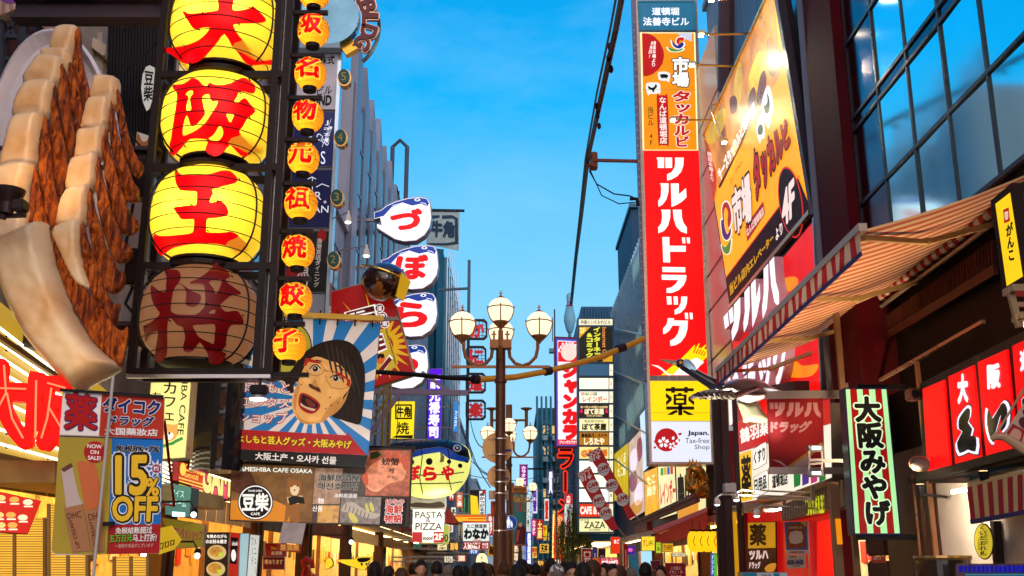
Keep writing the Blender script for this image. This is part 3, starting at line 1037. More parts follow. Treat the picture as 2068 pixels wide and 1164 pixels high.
lp=thing('frame_downlight','black flood lamp hanging below the lantern frame over the banner','lamp',tuple(P3(521,775,11.9)))
c=P3(521,802,11.9)
MB().box((c.x-.1,11.86,c.z+.03),(c.x+.1,12.0,c.z+.14),bev=.02).bar((c.x,11.95,c.z+.1),(c.x,11.98,zb),.03).build('housing',BLACK,lp)
MB().lathe((c.x,11.9,c.z-.02),[(.03,.05),(.09,.03),(.1,0)],20).build('reflector',metal((.3,.3,.3)),lp)
MB().lathe((c.x,11.9,c.z-.03),[(.094,0),(.094,.012)],20).build('lens',lit('#eef4ff',6,0),lp)
DOWN=(lp,Vector((c.x,11.9,c.z-.06)))
GY=11.3
doughm=mat((.80,.60,.37),rough=.36,var=.16,scale=.8,bump=.04,spec=.3,dirt=.06,coat=.3)
def browned(m):
    n,l=m.node_tree.nodes,m.node_tree.links
    b=n['Principled BSDF']
    x=n.new('ShaderNodeTexNoise');x.inputs['Scale'].default_value=1.7;x.inputs['Detail'].default_value=3
    t=n.new('ShaderNodeTexCoord');l.new(t.outputs['Object'],x.inputs[0])
    r=n.new('ShaderNodeMapRange');r.inputs[1].default_value=.42;r.inputs[2].default_value=.68;r.inputs[4].default_value=.75;l.new(x.outputs[0],r.inputs[0])
    k=n.new('ShaderNodeMix');k.data_type='RGBA';k.inputs[7].default_value=(.58,.27,.06,1);l.new(r.outputs[0],k.inputs[0])
    l.new(b.inputs['Base Color'].links[0].from_socket,k.inputs[6]);l.new(k.outputs[2],b.inputs['Base Color'])
browned(doughm)
def friedm():
    m=bpy.data.materials.new('fried_crust');m.use_nodes=True
    n,l=m.node_tree.nodes,m.node_tree.links
    b=n['Principled BSDF']
    t=n.new('ShaderNodeTexCoord');g=n.new('ShaderNodeMapping');g.inputs['Scale'].default_value=(17,9,1.3);g.inputs['Rotation'].default_value=(0,.25,0)
    x=n.new('ShaderNodeTexNoise');x.inputs['Scale'].default_value=1.6;x.inputs['Detail'].default_value=8;x.inputs['Roughness'].default_value=.7
    l.new(t.outputs['Object'],g.inputs[0]);l.new(g.outputs[0],x.inputs[0])
    r=n.new('ShaderNodeValToRGB')
    e=r.color_ramp.elements
    e[0].position=.36;e[0].color=(.035,.006,.002,1)
    e[1].position=.80;e[1].color=(.85,.33,.04,1)
    for p,c in((.46,(.16,.022,.003,1)),(.61,(.58,.13,.008,1))):
        q=e.new(p);q.color=c
    l.new(x.outputs[0],r.inputs[0]);l.new(r.outputs[0],b.inputs['Base Color'])
    b.inputs['Roughness'].default_value=.45;b.inputs['Specular IOR Level'].default_value=.25
    u=n.new('ShaderNodeBump');u.inputs['Strength'].default_value=.9;u.inputs['Distance'].default_value=.05
    l.new(x.outputs[0],u.inputs['Height']);l.new(u.outputs[0],b.inputs['Normal'])
    return m
friedm=friedm()
G1=lambda t:zz(0,40,3.88,t)
G2=lambda t:zz(0,280,3.88,t)
G3=lambda t:zz(0,520,3.88,t)
pl_t=thing('dumpling_plate','giant white oval plate behind the dumplings','plate',tuple(P3(110,420,GY+.9)))
pts=[]
pv=YP(GY+.95)
ring_o,ring_i=[],[]
for i in range(48):
    a=2*pi*i/48
    p=pv.at(112+132*cos(a),335+268*sin(a))
    q=pv.at(114+112*cos(a),335+246*sin(a))
    ring_o.append(p);ring_i.append(q)
vs,fs=[],[]
for i in range(48):
    o,n_=ring_o[i],ring_i[i]
    vs+=[o+Vector((0,-.12,0)),o+Vector((0,.05,0)),n_+Vector((0,-.02,0)),o*.65+n_*.35+Vector((0,-.16,0))]
for i in range(48):
    a,b=i*4,((i+1)%48)*4
    fs+=[(a+1,b+1,b,a),(a,b,b+3,a+3),(a+3,b+3,b+2,a+2)]
fs.append(tuple(i*4+2 for i in range(48)))
MB().add(vs,fs).build('dish',mat((.72,.68,.72),rough=.25,var=.1,coat=.4),pl_t,sm=False)
dump=[
 ('uppermost giant dumpling of the left column at the plate rim',G1("430,110 470,65 560,55 622,70 612,160 590,240 575,330 540,420 460,400 410,300 395,200"),G1("600,75 630,90 632,250 660,400 705,590 690,650 650,750 620,560 590,420 570,330 585,200"),0),
 ('second giant dumpling of the left column, mostly hidden',G1("330,260 400,238 470,240 555,250 558,340 530,460 500,520 440,470 350,360"),G1("548,330 590,440 620,560 652,760 640,860 600,900 560,700 535,480 530,400"),.12),
 ('third giant dumpling of the left column',G1("310,295 400,288 495,308 492,420 465,520 430,600 300,590 205,530 195,500 200,450 250,370"),G1("488,340 530,520 555,760 590,900 570,1000 560,1100 520,1000 480,760 465,560"),.24),
 ('fourth giant dumpling of the left column with a smooth top',G1("215,505 330,480 437,500 412,620 388,760 300,840 160,820 110,770 115,690 150,600"),G1("434,500 442,650 480,860 515,1010 540,1160 510,1290 470,1400 440,1300 410,1160 395,1000 398,800 412,620"),.36),
 ('fifth giant dumpling of the left column with scorched marks',G1("110,790 200,752 345,742 325,860 305,1000 290,1170 200,1290 20,1260 10,1180 60,950"),G1("350,748 392,950 408,1160 430,1330 465,1450 448,1620 428,1640 380,1580 330,1400 300,1170 315,950"),.48),
 ('sixth giant dumpling at the left edge behind the spotlight',G2("60,220 170,195 280,212 255,310 230,420 240,560 240,740 150,820 -60,800 -60,330"),G2("275,215 312,380 350,600 385,700 320,720 245,695 228,540 248,350"),.60),
 ('largest giant dumpling at the bottom of the plate',G3("5,30 30,-80 80,-140 200,-200 310,-245 385,-253 410,-130 440,20 500,200 580,400 690,600 820,750 938,850 860,920 760,970 680,1010 640,1045 600,1045 560,1000 470,920 380,820 300,730 220,620 190,560 120,430 60,280 20,150"),G3("388,-250 440,-160 490,0 560,110 640,220 730,310 830,430 900,540 960,575 1000,540 995,640 970,760 937,855 860,795 760,690 690,600 580,400 500,210 436,20 408,-130"),.78),
 ('uppermost giant dumpling of the right column',G1("735,500 760,455 830,445 930,468 935,560 925,650 880,720 760,700 715,620 720,560"),G1("925,540 950,640 970,740 1000,880 1040,1010 1090,1100 1118,1130 1115,1180 1070,1235 1040,1200 990,1090 955,980 930,850 910,700 908,600"),.30),
 ('second giant dumpling of the right column',G1("690,660 720,625 800,615 880,622 870,720 850,860 760,900 650,870 660,780"),G1("872,630 900,780 925,900 970,1050 1010,1170 1045,1270 1085,1320 1082,1400 1040,1432 985,1412 935,1290 900,1130 870,1000 858,850 866,720"),.40),
 ('third giant dumpling of the right column with a pale highlight',G1("620,900 660,865 740,860 828,838 818,960 800,1090 700,1130 600,1110 595,1085"),G1("826,845 845,950 880,1090 930,1270 965,1370 1005,1480 1060,1560 1086,1585 1080,1635 1040,1672 980,1686 935,1630 880,1500 840,1330 812,1150 808,980"),.50),
 ('fourth giant dumpling of the right column',G2("570,170 640,148 700,128 770,110 770,220 760,345 715,430 620,440 530,410 540,280"),G2("765,115 800,300 842,430 872,560 920,680 960,790 1035,870 1000,950 940,980 890,950 850,850 800,700 765,520 755,300"),.60),
 ('fifth giant dumpling of the right column with dark stains',G2("515,430 560,400 640,376 710,373 700,480 692,600 670,690 560,700 460,700 470,560"),G2("705,378 740,550 790,700 832,860 890,960 930,1040 975,1050 962,1150 900,1210 840,1200 780,1080 730,900 695,700 688,500"),.70),
 ('lowest giant dumpling of the right column behind the largest one',G2("430,740 440,705 520,665 645,638 650,700 640,780 645,900 690,1060 720,1190 620,1164 540,1040 470,880 428,790"),G2("645,648 680,780 730,900 790,1080 842,1220 900,1300 940,1290 920,1380 900,1480 830,1370 740,1260 690,1130 655,990 632,780"),.74),
]
for lab,dg,fr,nr in dump:
    cx=sum(p[0]for p in dg)/len(dg);cyy=sum(p[1]for p in dg)/len(dg)
    r=thing('giant_dumpling',lab,'dumpling sculpture',tuple(P3(cx,cyy,GY+.55-nr)),'giant fried dumplings on the plate')
    ar_=sqrt(abs(area2(dg))/2)
    puff(smooth(dg,3),GY+.55-nr,max(8,ar_/7),max(.13,ar_/7*.013),6,doughm,'dough',r,.9,wob=.015)
    puff(smooth(fr,3),GY+.52-nr,3.5,.03,3.5,friedm,'fried_crust',r,3.0,wob=.07)
sp=thing('spotlight','black spotlight at the picture edge in front of the dumplings','lamp',tuple(P3(18,430,10.2)))
c=P3(16,402,10.2)
MB().lathe(c,[(.07,-.16),(.08,-.05),(.15,.05),(.165,.1),(.14,.1)],20).build('lamp_head',mat((.03,.018,.018),rough=.35),sp)
MB().box((c.x+.06,10.15,c.z-.13),(c.x+.19,10.3,c.z-.01),bev=.015).bar((c.x-.6,10.25,c.z-.2),(c.x+.18,10.25,c.z-.16),.04).bar((c.x-.4,10.2,c.z-.12),(c.x,10.2,c.z-.2),.05).build('ballast',mat((.03,.02,.02)),sp)
def spot(parent,loc,target,energy,col,size=60,blend=.7,soft=.08):
    l=bpy.data.lights.new('spot_beam','SPOT')
    l.energy,l.color,l.spot_size,l.spot_blend,l.shadow_soft_size=energy,col,radians(size),blend,soft
    o=bpy.data.objects.new('spot_beam',l)
    COL.objects.link(o)
    o.parent=parent
    o.location=Vector(loc)-WL[parent.name]
    o.rotation_euler=(Vector(target)-Vector(loc)).to_track_quat('-Z','Y').to_euler()
    return o
spot(DOWN[0],DOWN[1],P3(600,830,18),800,(1,.97,.92),80,.9)
spot(sp,(c.x,10.2,c.z+.14),P3(95,330,10.9),55,(1,.66,.36),110,1.0)
s=Sign('striped_octagon_sign','white and pink rayed octagonal sign cut by the top left corner','sign',YP(12.9),(40,40))
octo=zz(0,0,2.91,"-60,-60 390,-60 420,90 300,210 270,180 190,90 100,52 0,90 -60,90")
s.cab(octo,.35,mat((.62,.5,.45),rough=.4,var=.1))
rays=[]
for k in range(7):
    a0=.25+k*.26
    q=[(10,-45),(10+260*cos(a0),-45+260*sin(a0)),(10+260*cos(a0+.13),-45+260*sin(a0+.13))]
    r_=clip(octo,q)
    if len(r_)>2:rays.append(r_)
s.polys(rays,mat((.50,.24,.22),rough=.4),2,'ray_pattern')
s.ell(22,-6,22,14,ink('#8a4fb0'),3,'emblem')
s.text('C',(66,-12,90,28),mat((.1,.1,.5)),3,.04,outline=WHITE,ow=.06)
tr=thing('roof_truss','dark steel lattice with pink panels behind the plate rim','steelwork',tuple(P3(40,90,13.1)))
tb=MB()
pt=lambda x,y,Y=13.1:P3(x/2.91,y/2.91,Y)
tb.bar(pt(140,60),pt(140,360),.10).bar(pt(-10,20),pt(10,700),.16).bar(pt(20,215),pt(260,225),.06).bar(pt(20,345),pt(150,350),.05).bar(pt(20,250),pt(110,90),.04).bar(pt(110,240),pt(20,100),.04).bar(pt(130,90),pt(290,250),.06)
tb.build('lattice',mat((.06,.07,.10),rough=.5,dirt=.3),tr)
MB().flat([pt(10,80,13.5),pt(300,60,13.5),pt(300,420,13.5),pt(-20,420,13.5)]).build('pink_panel',mat((.42,.16,.15),rough=.6,var=.3),tr)
MB().flat([pt(150,60,13.3),pt(215,85,13.3),pt(285,215,13.3),pt(230,190,13.3)]).build('yellow_sheet',mat((.45,.30,.05),rough=.5),tr)
lv=thing('louvre_screen','dark louvred screen with golden light between its slats','screen',tuple(P3(280,230,14.0)))
pq=YP(14.0)
tl,tr_,br,bl=(pq.at(*p)for p in((222,-30),(345,-30),(335,300),(215,300)))
bk=MB().prism([p+Vector((0,.22,0))for p in(tl,tr_,br,bl)],(0,.1,0)).build('backlight',lit('#8a6a18',.55,.5),lv)
sl_=MB()
n=20
for i in range(n):
    a=tl.lerp(tr_,(i+.5)/n);b=bl.lerp(br,(i+.5)/n)
    sl_.bar(b,a,.034,.12)
sl_.build('slat',mat((.015,.015,.02),rough=.35),lv)
s=Sign('oval_cafe_sign','white oval sign with black characters mounted on the louvres','sign',YP(13.3),(300,190))
ov=zz(0,0,2.91,"880,385 910,400 922,470 905,560 880,640 862,655 840,600 830,520 838,440 858,395")
s.cab(ov,.12,BLACK,grow=1.5)
s.poly(ov,lit('#d8d4cc',.55),1)
s.text('豆柴',zz(0,0,2.91,"850,420 905,430 895,590 845,600"),BLACK,2,.03,vert=True)
s=Sign('shiba_dog_poster','tall panel with a shiba dog photo behind the frame post','sign',YP(13.2),(285,320))
dq=zz(0,0,2.91,"805,775 880,800 905,830 860,1010 800,990 795,880")
s.cab(dq,.1,WHITE)
s.poly(smooth(zz(0,0,2.91,"810,780 835,830 862,830 880,805 880,900 860,985 815,970 800,880")),ink('#b8743a'),1)
s.polys([zz(0,0,2.91,"822,890 832,890 832,902 822,902"),zz(0,0,2.91,"856,905 866,905 866,917 856,917"),zz(0,0,2.91,"835,955 850,955 845,968")],BLACK,2)
cw=thing('cornice_block','cream stone cornice block beside the louvre screen','stonework',tuple(P3(185,150,14.4)))
MB().prism([P3(x/2.91,y/2.91,14.4)for x,y in((470,190),(600,190),(605,480),(480,480))],(0,.6,0)).build('block',cream,cw)
MB().prism([P3(x/2.91,y/2.91,14.25)for x,y in((480,180),(625,265),(615,325),(600,325),(480,235))],(0,.7,0)).build('moulding',mat((.58,.48,.38),rough=.6),cw)
nf=thing('neon_fascia','yellow shop fascia with rows of white neon tubes at the left edge','shop fascia',(-5.6,9.5,3.2))
d0=Vector((-.03,1,0)).normalized()
nrm=Vector((d0.y,-d0.x,0))
fp=Plane(P3(0,800,11.9),nrm)
quad=[(-60,640),(345,850),(345,1000),(-60,930)]
MB().prism([fp.at(*p)for p in((-60,560),(340,893),(345,1000),(-60,915))],-fp.n*.3).build('fascia_board',lit('#c9a030',.75,.25),nf)
tb=MB()
for k in range(10):
    a,b=fp.at(-40,640+k*31,.05),fp.at(340,928+k*8-.5,.05)
    tb.tube([a,b],.016,6)
tb.each('neon_tube',lit('#fff4d0',4.0,0),nf)
cl_=MB()
for k in range(10):
    for j in range(6):
        t=(j+.5)/6
        p=fp.at(-40,640+k*31,.03).lerp(fp.at(340,928+k*8,.03),t)
        cl_.box(p-Vector((.01,.01,.03)),p+Vector((.01,.01,.03)))
cl_.build('tube_clips',BLACK,nf)  # clips holding the neon tubes, all in one mesh
MB().bar(fp.at(-60,655,.1),fp.at(345,925,.1),.06).bar(fp.at(-60,915,.15),fp.at(345,1002,.15),.10,.06).build('edge_rail',mat((.20,.12,.03),rough=.4),nf)
MB().prism([fp.at(*p)for p in((-60,930),(350,1003),(350,1030),(-60,975))],fp.n*.9).build('canopy',mat((.50,.36,.12),rough=.5,var=.3),nf)
rc=Sign('red_channel_letters','large red three-dimensional neon characters on the yellow fascia','sign',Plane(P3(40,830,11.0),(.2,-1,0)),(60,900))
NR=mat((.4,.003,.003),rough=.5,emit=.6,ecol=(1,.004,.002),var=0,spec=.15)
rc.text('大',[(-52,740),(66,742),(60,900),(-60,880)],NR,1,.07,raised=.16,name='character')
rc.text('阪',[(70,758),(150,772),(140,912),(60,898)],NR,1,.06,raised=.16,name='character')
nl=MB()
pl8=rc.pl
for pts in(((0,790),(62,792)),((18,745),(22,800),(-10,860),(-30,872)),((24,800),(34,850),(56,890)),((82,775),(80,890)),((104,780),(140,790)),((112,790),(104,850),(92,890)),((108,830),(138,880))):
    nl.tube([pl8.at(p[0],p[1],.2)for p in pts],.010,6)
nl.build('neon_tube',lit('#ff6040',2.5,0),rc.o)
spot(nf,P3(60,720,9.4),P3(150,620,10.7),30,(1,.70,.30),100,1.0)  # added spot with no lamp body, brightens the dumplings from below
s=Sign('menu_lightbox','red lightbox of dumpling photos at the bottom left corner','menu board',Plane(P3(30,1030,8.6),(.55,-1,0)),(30,1080))
q=zz(0,764,2.91,"-40,660 240,725 160,915 -40,900")
s.cab(q,.15,mat((.2,.02,.02)),grow=1)
s.poly(q,lit('#d8200c',.9),1)
for k,(x,y)in enumerate(((-20,690),(60,700),(140,715),(-30,790),(40,790),(110,805),(-20,850),(50,850))):
    s.ell(x/2.91+8,764+y/2.91+5,10,6,lit(('#ffd880','#f0b050','#fff0c0')[k%3],.9),2,'dish_print')
    s.polys([boxq(x/2.91,764+y/2.91+12,x/2.91+18,764+y/2.91+15)],ink('#fff0d0'),2,'price_strip')
s=Sign('drugstore_banner','large hanging drugstore sale banner on a white pole at the lower left','banner',Plane(P3(225,950,8.0),(-.08,-1,0)),(225,1120))
D=lambda t:zz(0,764,2.91,t)
body=D("370,72 965,115 935,1030 640,1035 325,1042 303,1015 350,340")
s.cab(body,.012,ink('#d8c8a0'),'cloth')
s.poly(D("372,85 600,95 583,340 352,332"),ink('#f2ece4'),1)
s.text('薬',D("392,85 572,110 570,305 385,300"),ink('#b01010'),2,.03,outline=ink('#1c2a7a'),ow=.025)
s.poly(D("600,95 965,118 958,357 583,340"),ink('#b8321a'),1)
s.text('ダイコク',D("612,115 945,135 935,220 612,195"),ink('#16246e'),2,.05,outline=ink('#f0ece8'),ow=.05)
s.text('ドラッグ',D("650,220 910,232 900,285 645,275"),ink('#16246e'),2,.05,outline=ink('#f0ece8'),ow=.05)
s.text('大国藥妝店',D("620,290 930,302 928,342 618,332"),ink('#f0ece8'),2,.03)
s.line(D("352,340 958,360"),2,ink('#1c2050'),2)
s.poly(D("350,345 660,352 640,1035 330,1030 305,1010"),mat((.42,.31,.03),rough=.4,var=.15),1)
s.poly(D("660,352 958,362 945,858 640,862"),ink('#0f6fc0'),1)
s.poly(D("640,862 945,856 935,1028 628,1034"),ink('#a8161a'),1)
def star(cx,cy_,r0,r1,n):
    return[(cx+(r1 if i%2 else r0)*cos(pi*i/n),cy_+(r1 if i%2 else r0)*sin(pi*i/n))for i in range(2*n)]
c=D("560,435")[0]
s.poly(star(c[0],c[1],23,21,22),ink('#b01818'),2,'seal')
s.text('NOW\nON\nSALE!',[(c[0]-14,c[1]-16),(c[0]+15,c[1]-14),(c[0]+14,c[1]+17),(c[0]-15,c[1]+15)],ink('#fff4ec'),3,.03)
s.poly(D("362,540 425,502 465,690 490,740 538,1010 430,1015 395,780 385,700"),mat((.30,.24,.22),rough=.15,metal=.6),2,'lipstick_case')
s.poly(D("380,765 490,740 540,1015 430,1022"),ink('#a8744c'),3,'lipstick_tube')
s.poly(D("362,535 420,500 432,520 378,552"),ink('#6a3a30'),3,'lipstick_tip')
s.poly(D("455,495 480,485 555,500 570,530 612,750 505,780"),ink('#c86a3c'),2,'lipstick_cap')
s.poly(D("505,785 612,755 618,1018 545,1020"),ink('#a8744c'),3,'lipstick_tube')
for q in("398,795 480,780 486,818 404,830","522,800 604,780 608,828 528,838"):s.text('DHC',D(q),ink('#5a3020'),4,0)
s.text('LIP CREAM',D("455,1000 410,840 430,835 478,995"),ink('#5a3020'),4,0)
s.text('LIP CREAM',D("560,1005 530,850 548,845 582,1000"),ink('#5a3020'),4,0)
s.text('免税8%+7%',D("685,395 940,395 938,438 683,432"),BLACK,2,.035,outline=ink('#f0f0f0'),ow=.03)
for tx,q in(('15',"690,465 870,462 862,682 690,678"),('OFF',"672,700 932,700 925,842 668,836"),('%',"868,592 938,592 936,690 862,690")):
    s.text(tx,D(q),ink('#dfe6ee'),2,.13)
    s.text(tx,D(q),ink('#eec024'),3,.035,outline=BLACK,ow=.055)
c=D("922,532")[0]
s.poly(star(c[0],c[1],20,9,9),ink('#e8e8f0'),2,'burst')
s.ell(c[0],c[1],8.5,8.5,ink('#a01850'),3,'seal')
s.text('约',(c[0]-5,c[1]-5,c[0]+5,c[1]+5),ink('#fff'.ljust(7,'f')),4,.02)
s.text('免税结账超过',D("685,880 900,872 898,912 682,915"),ink('#f4e8e0'),2,.03,outline=BLACK,ow=.03)
s.text('五万日元',D("650,925 782,920 780,960 648,965"),ink('#60c030'),2,.03,outline=BLACK,ow=.03)
s.text('马上打折!',D("786,920 925,915 922,958 784,960"),ink('#f4e8e0'),2,.03,outline=BLACK,ow=.03)
s.text('一部除外商品がございます',D("680,975 905,970 902,992 678,998"),ink('#d8c0b0'),2,0)
p0,p1=s.pt(D("675,70")[0],.05),s.pt(D("612,1180")[0],.05)
pole=MB().tube([p0+Vector((0,0,.1)),(p0.x,p0.y,.02)],.012,10)
pole.build('pole',mat((.45,.42,.38),rough=.4,spec=.2),s.o)
MB().bar(s.pt(D("365,72")[0],.03),s.pt(D("968,112")[0],.03),.02).bar(s.pt(D("628,860")[0],.06),s.pt(D("690,856")[0],.06),.03).each('cross_rod',BLACK,s.o)
rp=thing('red_rope','taut red rope running down beside the sale banner','rope',tuple(P3(340,940,8.6)))
MB().tube([P3(332,850,8.3),P3(352,1022,9.4)],.012,6).tube([P3(352,1022,9.4),P3(330,1018,9.4)],.010,6).build('cord',mat((.45,.02,.02)),rp)
C6=lambda t:zz(300,764,2.91,t)
s=Sign('shiba_cafe_sign','tall pale yellow lit cafe sign with a small dog picture','sign',YP(14.8),(345,925))
q=C6("20,-20 250,-5 215,465 -20,480")
s.cab(q,.3,mat((.3,.2,.08),rough=.3),grow=1.5)
s.poly(q,lit('#f4e48a',.95,.15),1)
s.text('カフェ',C6("90,25 165,30 150,250 95,245"),BLACK,2,.015,vert=True)
s.text('友',C6("25,80 75,85 70,130 22,125"),BLACK,2,.01)
s.text('SHIBA CAFE',C6("240,-70 205,335 170,332 205,-70"),ink('#303018'),2,.015)
s.poly(smooth(C6("92,280 115,270 150,275 172,270 170,320 160,355 120,372 92,350")),lit('#e8a050',.9),2,'dog_head')
s.poly(smooth(C6("95,330 130,318 150,335 130,362 100,355")),lit('#fff4e0',.9),3,'dog_muzzle')
s.polys([C6("118,318 130,318 130,332 118,332"),C6("108,340 118,340 114,348")],BLACK,4,'dog_eye')
s.line(C6("92,400 110,390 140,385 165,370 198,355"),6,ink('#2a8a3a'),3,'green_scarf')
bg_=thing('black_glass_bay','curved black glass bay between the cafe sign and the banner','bay window',tuple(P3(438,900,17.5)))
c=P3(440,905,18.0)
MB().lathe((c.x,18.0,c.z-.4),[(.44,0),(.44,1.9),(.5,1.9),(.5,2.05),(.1,2.05)],28).build('glass_drum',mat((.012,.010,.012),rough=.05,coat=.6,var=0),bg_)
rg=MB()
rg.lathe((c.x,18.0,c.z+1.42),[(.45,0),(.46,.08)],28)
rg.each('steel_band',metal((.6,.55,.5)),bg_)
MB().box((c.x-1.3,18.2,c.z+.25),(c.x+.9,18.6,c.z+2.2)).build('dark_wall',darkw,bg_)
s=Sign('arcade_sign','pink and yellow lit arcade sign sloping away along the wall','sign',XL(-5.95),(410,1000))
q=C6("170,495 255,390 500,480 490,700 250,672 155,600")
s.cab(C6("255,385 505,470 490,725 245,680"),.25,mat((.15,.02,.05)),off=-.01)
s.poly(C6("258,392 500,478 488,715 250,672"),lit('#e8486a',.95,.3),1)
s.text('GAME',C6("320,480 520,520 515,700 310,660"),lit('#ffe488',1.0),2,.05,outline=ink('#6a1020'),ow=.04)
s.cab(C6("160,490 310,520 300,650 155,600"),.1,mat((.3,.02,.02)),'corner_plate',off=.05)
s.poly(C6("162,492 308,522 298,648 157,600"),lit('#d83018',.85),14)
s.text('ニコニコ',C6("200,505 280,520 278,565 198,548"),lit('#ffe060',.9),15,.03)
s.text('GAME HOUSE',C6("195,558 275,575 272,600 192,580"),lit('#ffe060',.9),15,.02)
for cx in(183,294):
    p=C6(f"{cx},535")[0]
    s.ell(p[0],p[1],6,13,lit('#ffe060',.95),15,'smile_face')
for k in range(3):s.line(C6(f"160,{585+k*20} 300,{625+k*20}"),2.2,lit('#ffe060',.9),15,'stripe')
s=Sign('ice_cream_case','small teal glowing glass case below the cafe sign','display case',YP(16.0),(360,1045))
q=C6("95,610 250,645 240,815 100,800")
s.cab(q,.4,mat((.05,.12,.12)),grow=1)
s.poly(q,lit('#5a8a7c',.7,.5),1)
s.text('アイス\nクリーム',C6("120,650 225,665 220,760 118,750"),lit('#c8fff0',.8),2,.01)
s.polys([C6("140,785 215,790 215,815 140,812")],lit('#b0ffff',2.5,0),2,'lamp_glow')
for i,(q,lab)in enumerate((((100,1018,178,1180),'golden lit bamboo blind left of the white banner pole'),((232,1124,300,1180),'golden lit bamboo blind right of the white banner pole'),((-30,1046,92,1180),'amber lit blind under the lightbox of dumpling photos'))):
    s=Sign('lit_blind',lab,'blind',YP(11.2+i*.2),(q[0]+20,q[3]),'glowing blinds of the takeaway shop')
    s.cab(asq(q),.06,mat((.30,.18,.05)),grow=.5)
    s.poly(asq(q),lit('#f4b438',1.15,.35),1,'glowing_cloth')
    b=MB()
    for k in range(int((q[3]-q[1])/5)):b.bar(s.pt((q[0],q[1]+3+k*5),.012),s.pt((q[2],q[1]+3+k*5),.012),.008)
    for u in(q[0],(q[0]+q[2])/2,q[2]):b.bar(s.pt((u,q[1]),.02),s.pt((u,q[3]),.02),.03)
    b.build('slat_pattern',mat((.35,.2,.05)),s.o)
TY=24.0
s=Sign('round_emblem_sign','round steel blue studio emblem with a dark disc and raised letters','sign',YP(TY-.1),(660,120))
s.ell(668,44,60,56,mat((.16,.34,.46),rough=.15,metal=.7,var=.35,scale=1.2),1,'ring',.3,48)
s.ell(672,52,35,35,mat((.03,.02,.035),rough=.25),3,'disc',.06,40)
s.frame((646,26,699,79),2,BLACK,20,'inner_ring')
s.text('K',(666,38,690,70),mat((.16,.15,.20),rough=.4),22,.02)
s.text('B',(640,38,662,70),mat((.16,.15,.20),rough=.4),22,.02)
s.poly(boxq(600,88,690,108),mat((.25,.36,.45),rough=.35),0,'base_plate',.3)
lm=mat((.10,.03,.035),rough=.3,metal=.5)
gm=metal((.55,.36,.26),.25)
for ch,a in(('I',-62),('K',-42),('B',-21),('L',0),('D',17),('G',36)):
    an=radians(a)
    cx,cy_=672+77*cos(an),46+77*sin(an)
    ux,uy=cos(an),sin(an)
    vx,vy=-uy,ux
    r0,w=15,12
    q=[(cx+ux*r0-vx*w,cy_+uy*r0-vy*w),(cx+ux*r0+vx*w,cy_+uy*r0+vy*w),(cx-ux*r0+vx*w,cy_-uy*r0+vy*w),(cx-ux*r0-vx*w,cy_-uy*r0-vy*w)]
    s.text(ch,q,gm,1,.09,raised=.10,name='letter_body')
    s.text(ch,q,lm,28,.04,raised=.03,name='letter')
rimp=[(672+92*cos(radians(a)),46+92*sin(radians(a)))for a in range(-75,52,6)]
b_=MB()
b_.tube([s.pt(p,-.2)for p in rimp],.05,6)
b_.tube([s.pt((672+66*cos(radians(a)),46+66*sin(radians(a))),.1)for a in range(-75,52,6)],.03,6)
b_.build('letter_rail',gm,s.o)
MB().bar(s.pt((694,106)),s.pt((718,92)),.22,.3).build('gold_arm',metal((.7,.4,.05),.25),s.o)
ts=thing('sign_tower','slim vertical tower stacking bar and club signs beside the lanterns','sign tower',tuple(P3(630,620,TY)))
pl=YP(TY)
def tq(v0,v1):
    f=lambda v:690-(v-105)*(690-662)/(590-105)
    return[(f(v0)-118,v0),(f(v0)-5,v0),(f(v1)-5,v1),(f(v1)-118,v1)]
MB().prism([pl.at(*p)for p in tq(104,640)],(0,.6,0)).build('casing',mat((.30,.33,.40),rough=.35,dirt=.2),ts)
MB().prism([pl.at(*p,.06)for p in((684,104),(691,104),(664,640),(657,640))],(0,.3,0)).build('edge_light',mat((.55,.72,.85),rough=.1,metal=.5),ts)
def tower_panel(name,label,v0,v1,m):
    s=Sign(name,label,'sign',YP(TY-.04),(640,v1))
    s.cab(tq(v0,v1),.05,mat((.12,.12,.14)),off=0)
    q=tq(v0+2,v1-2)
    s.poly(q,m,1)
    return s,q
s,q=tower_panel('pale_sign_panel','pale grey sign panel at the top of the sign tower',108,223,mat((.52,.50,.56),rough=.35,emit=.05,ecol=(.6,.6,.7)))
s.text('株式',[(646,113),(676,113),(675,130),(645,130)],BLACK,2,.03)
s.text('ビル',[(642,176),(672,172),(669,190),(640,193)],BLACK,2,.02)
s.text('UND',[(634,194),(670,194),(668,213),(632,213)],BLACK,2,.05)
s,q=tower_panel('jazz_club_sign','navy jazz club sign with flowing white letters',225,338,mat((.012,.02,.11),rough=.2,emit=.12,ecol=(.01,.02,.16)))
s.text('Jazz',[(668,240),(676,242),(658,300),(650,298)],ink('#d8dcf0'),2,.0)
s.text('J\na\nz\nz',(654,244,666,286),ink('#d8dcf0'),2,0)
s.text('Club',[(642,268),(666,284),(662,296),(638,280)],ink('#d8dcf0'),2,0)
s.text('S',(648,306,657,332),ink('#d8dcf0'),2,0)
s.text('I',(624,268,630,280),ink('#d8dcf0'),2,0)
s,q=tower_panel('bar_sign','navy bar sign with a white crest and thin letters',342,462,mat((.010,.014,.07),rough=.2,emit=.10,ecol=(.01,.014,.12)))
s.line([(618,375),(632,372),(640,378),(650,372),(664,377)],1.6,ink('#c8ccdc'),2,'crest')
s.line([(622,362),(630,358),(638,362)],1.6,ink('#c8ccdc'),2,'crest');s.line([(631,358),(631,384)],1.4,ink('#c8ccdc'),2,'crest')
s.text('BAR',[(606,388),(650,388),(649,404),(605,404)],ink('#c8ccdc'),2,0)
s.text('+  +',(636,405,660,412),ink('#c8ccdc'),2,0)
s.text('URBAN',[(590,416),(664,416),(663,430),(589,430)],ink('#c8ccdc'),2,0)
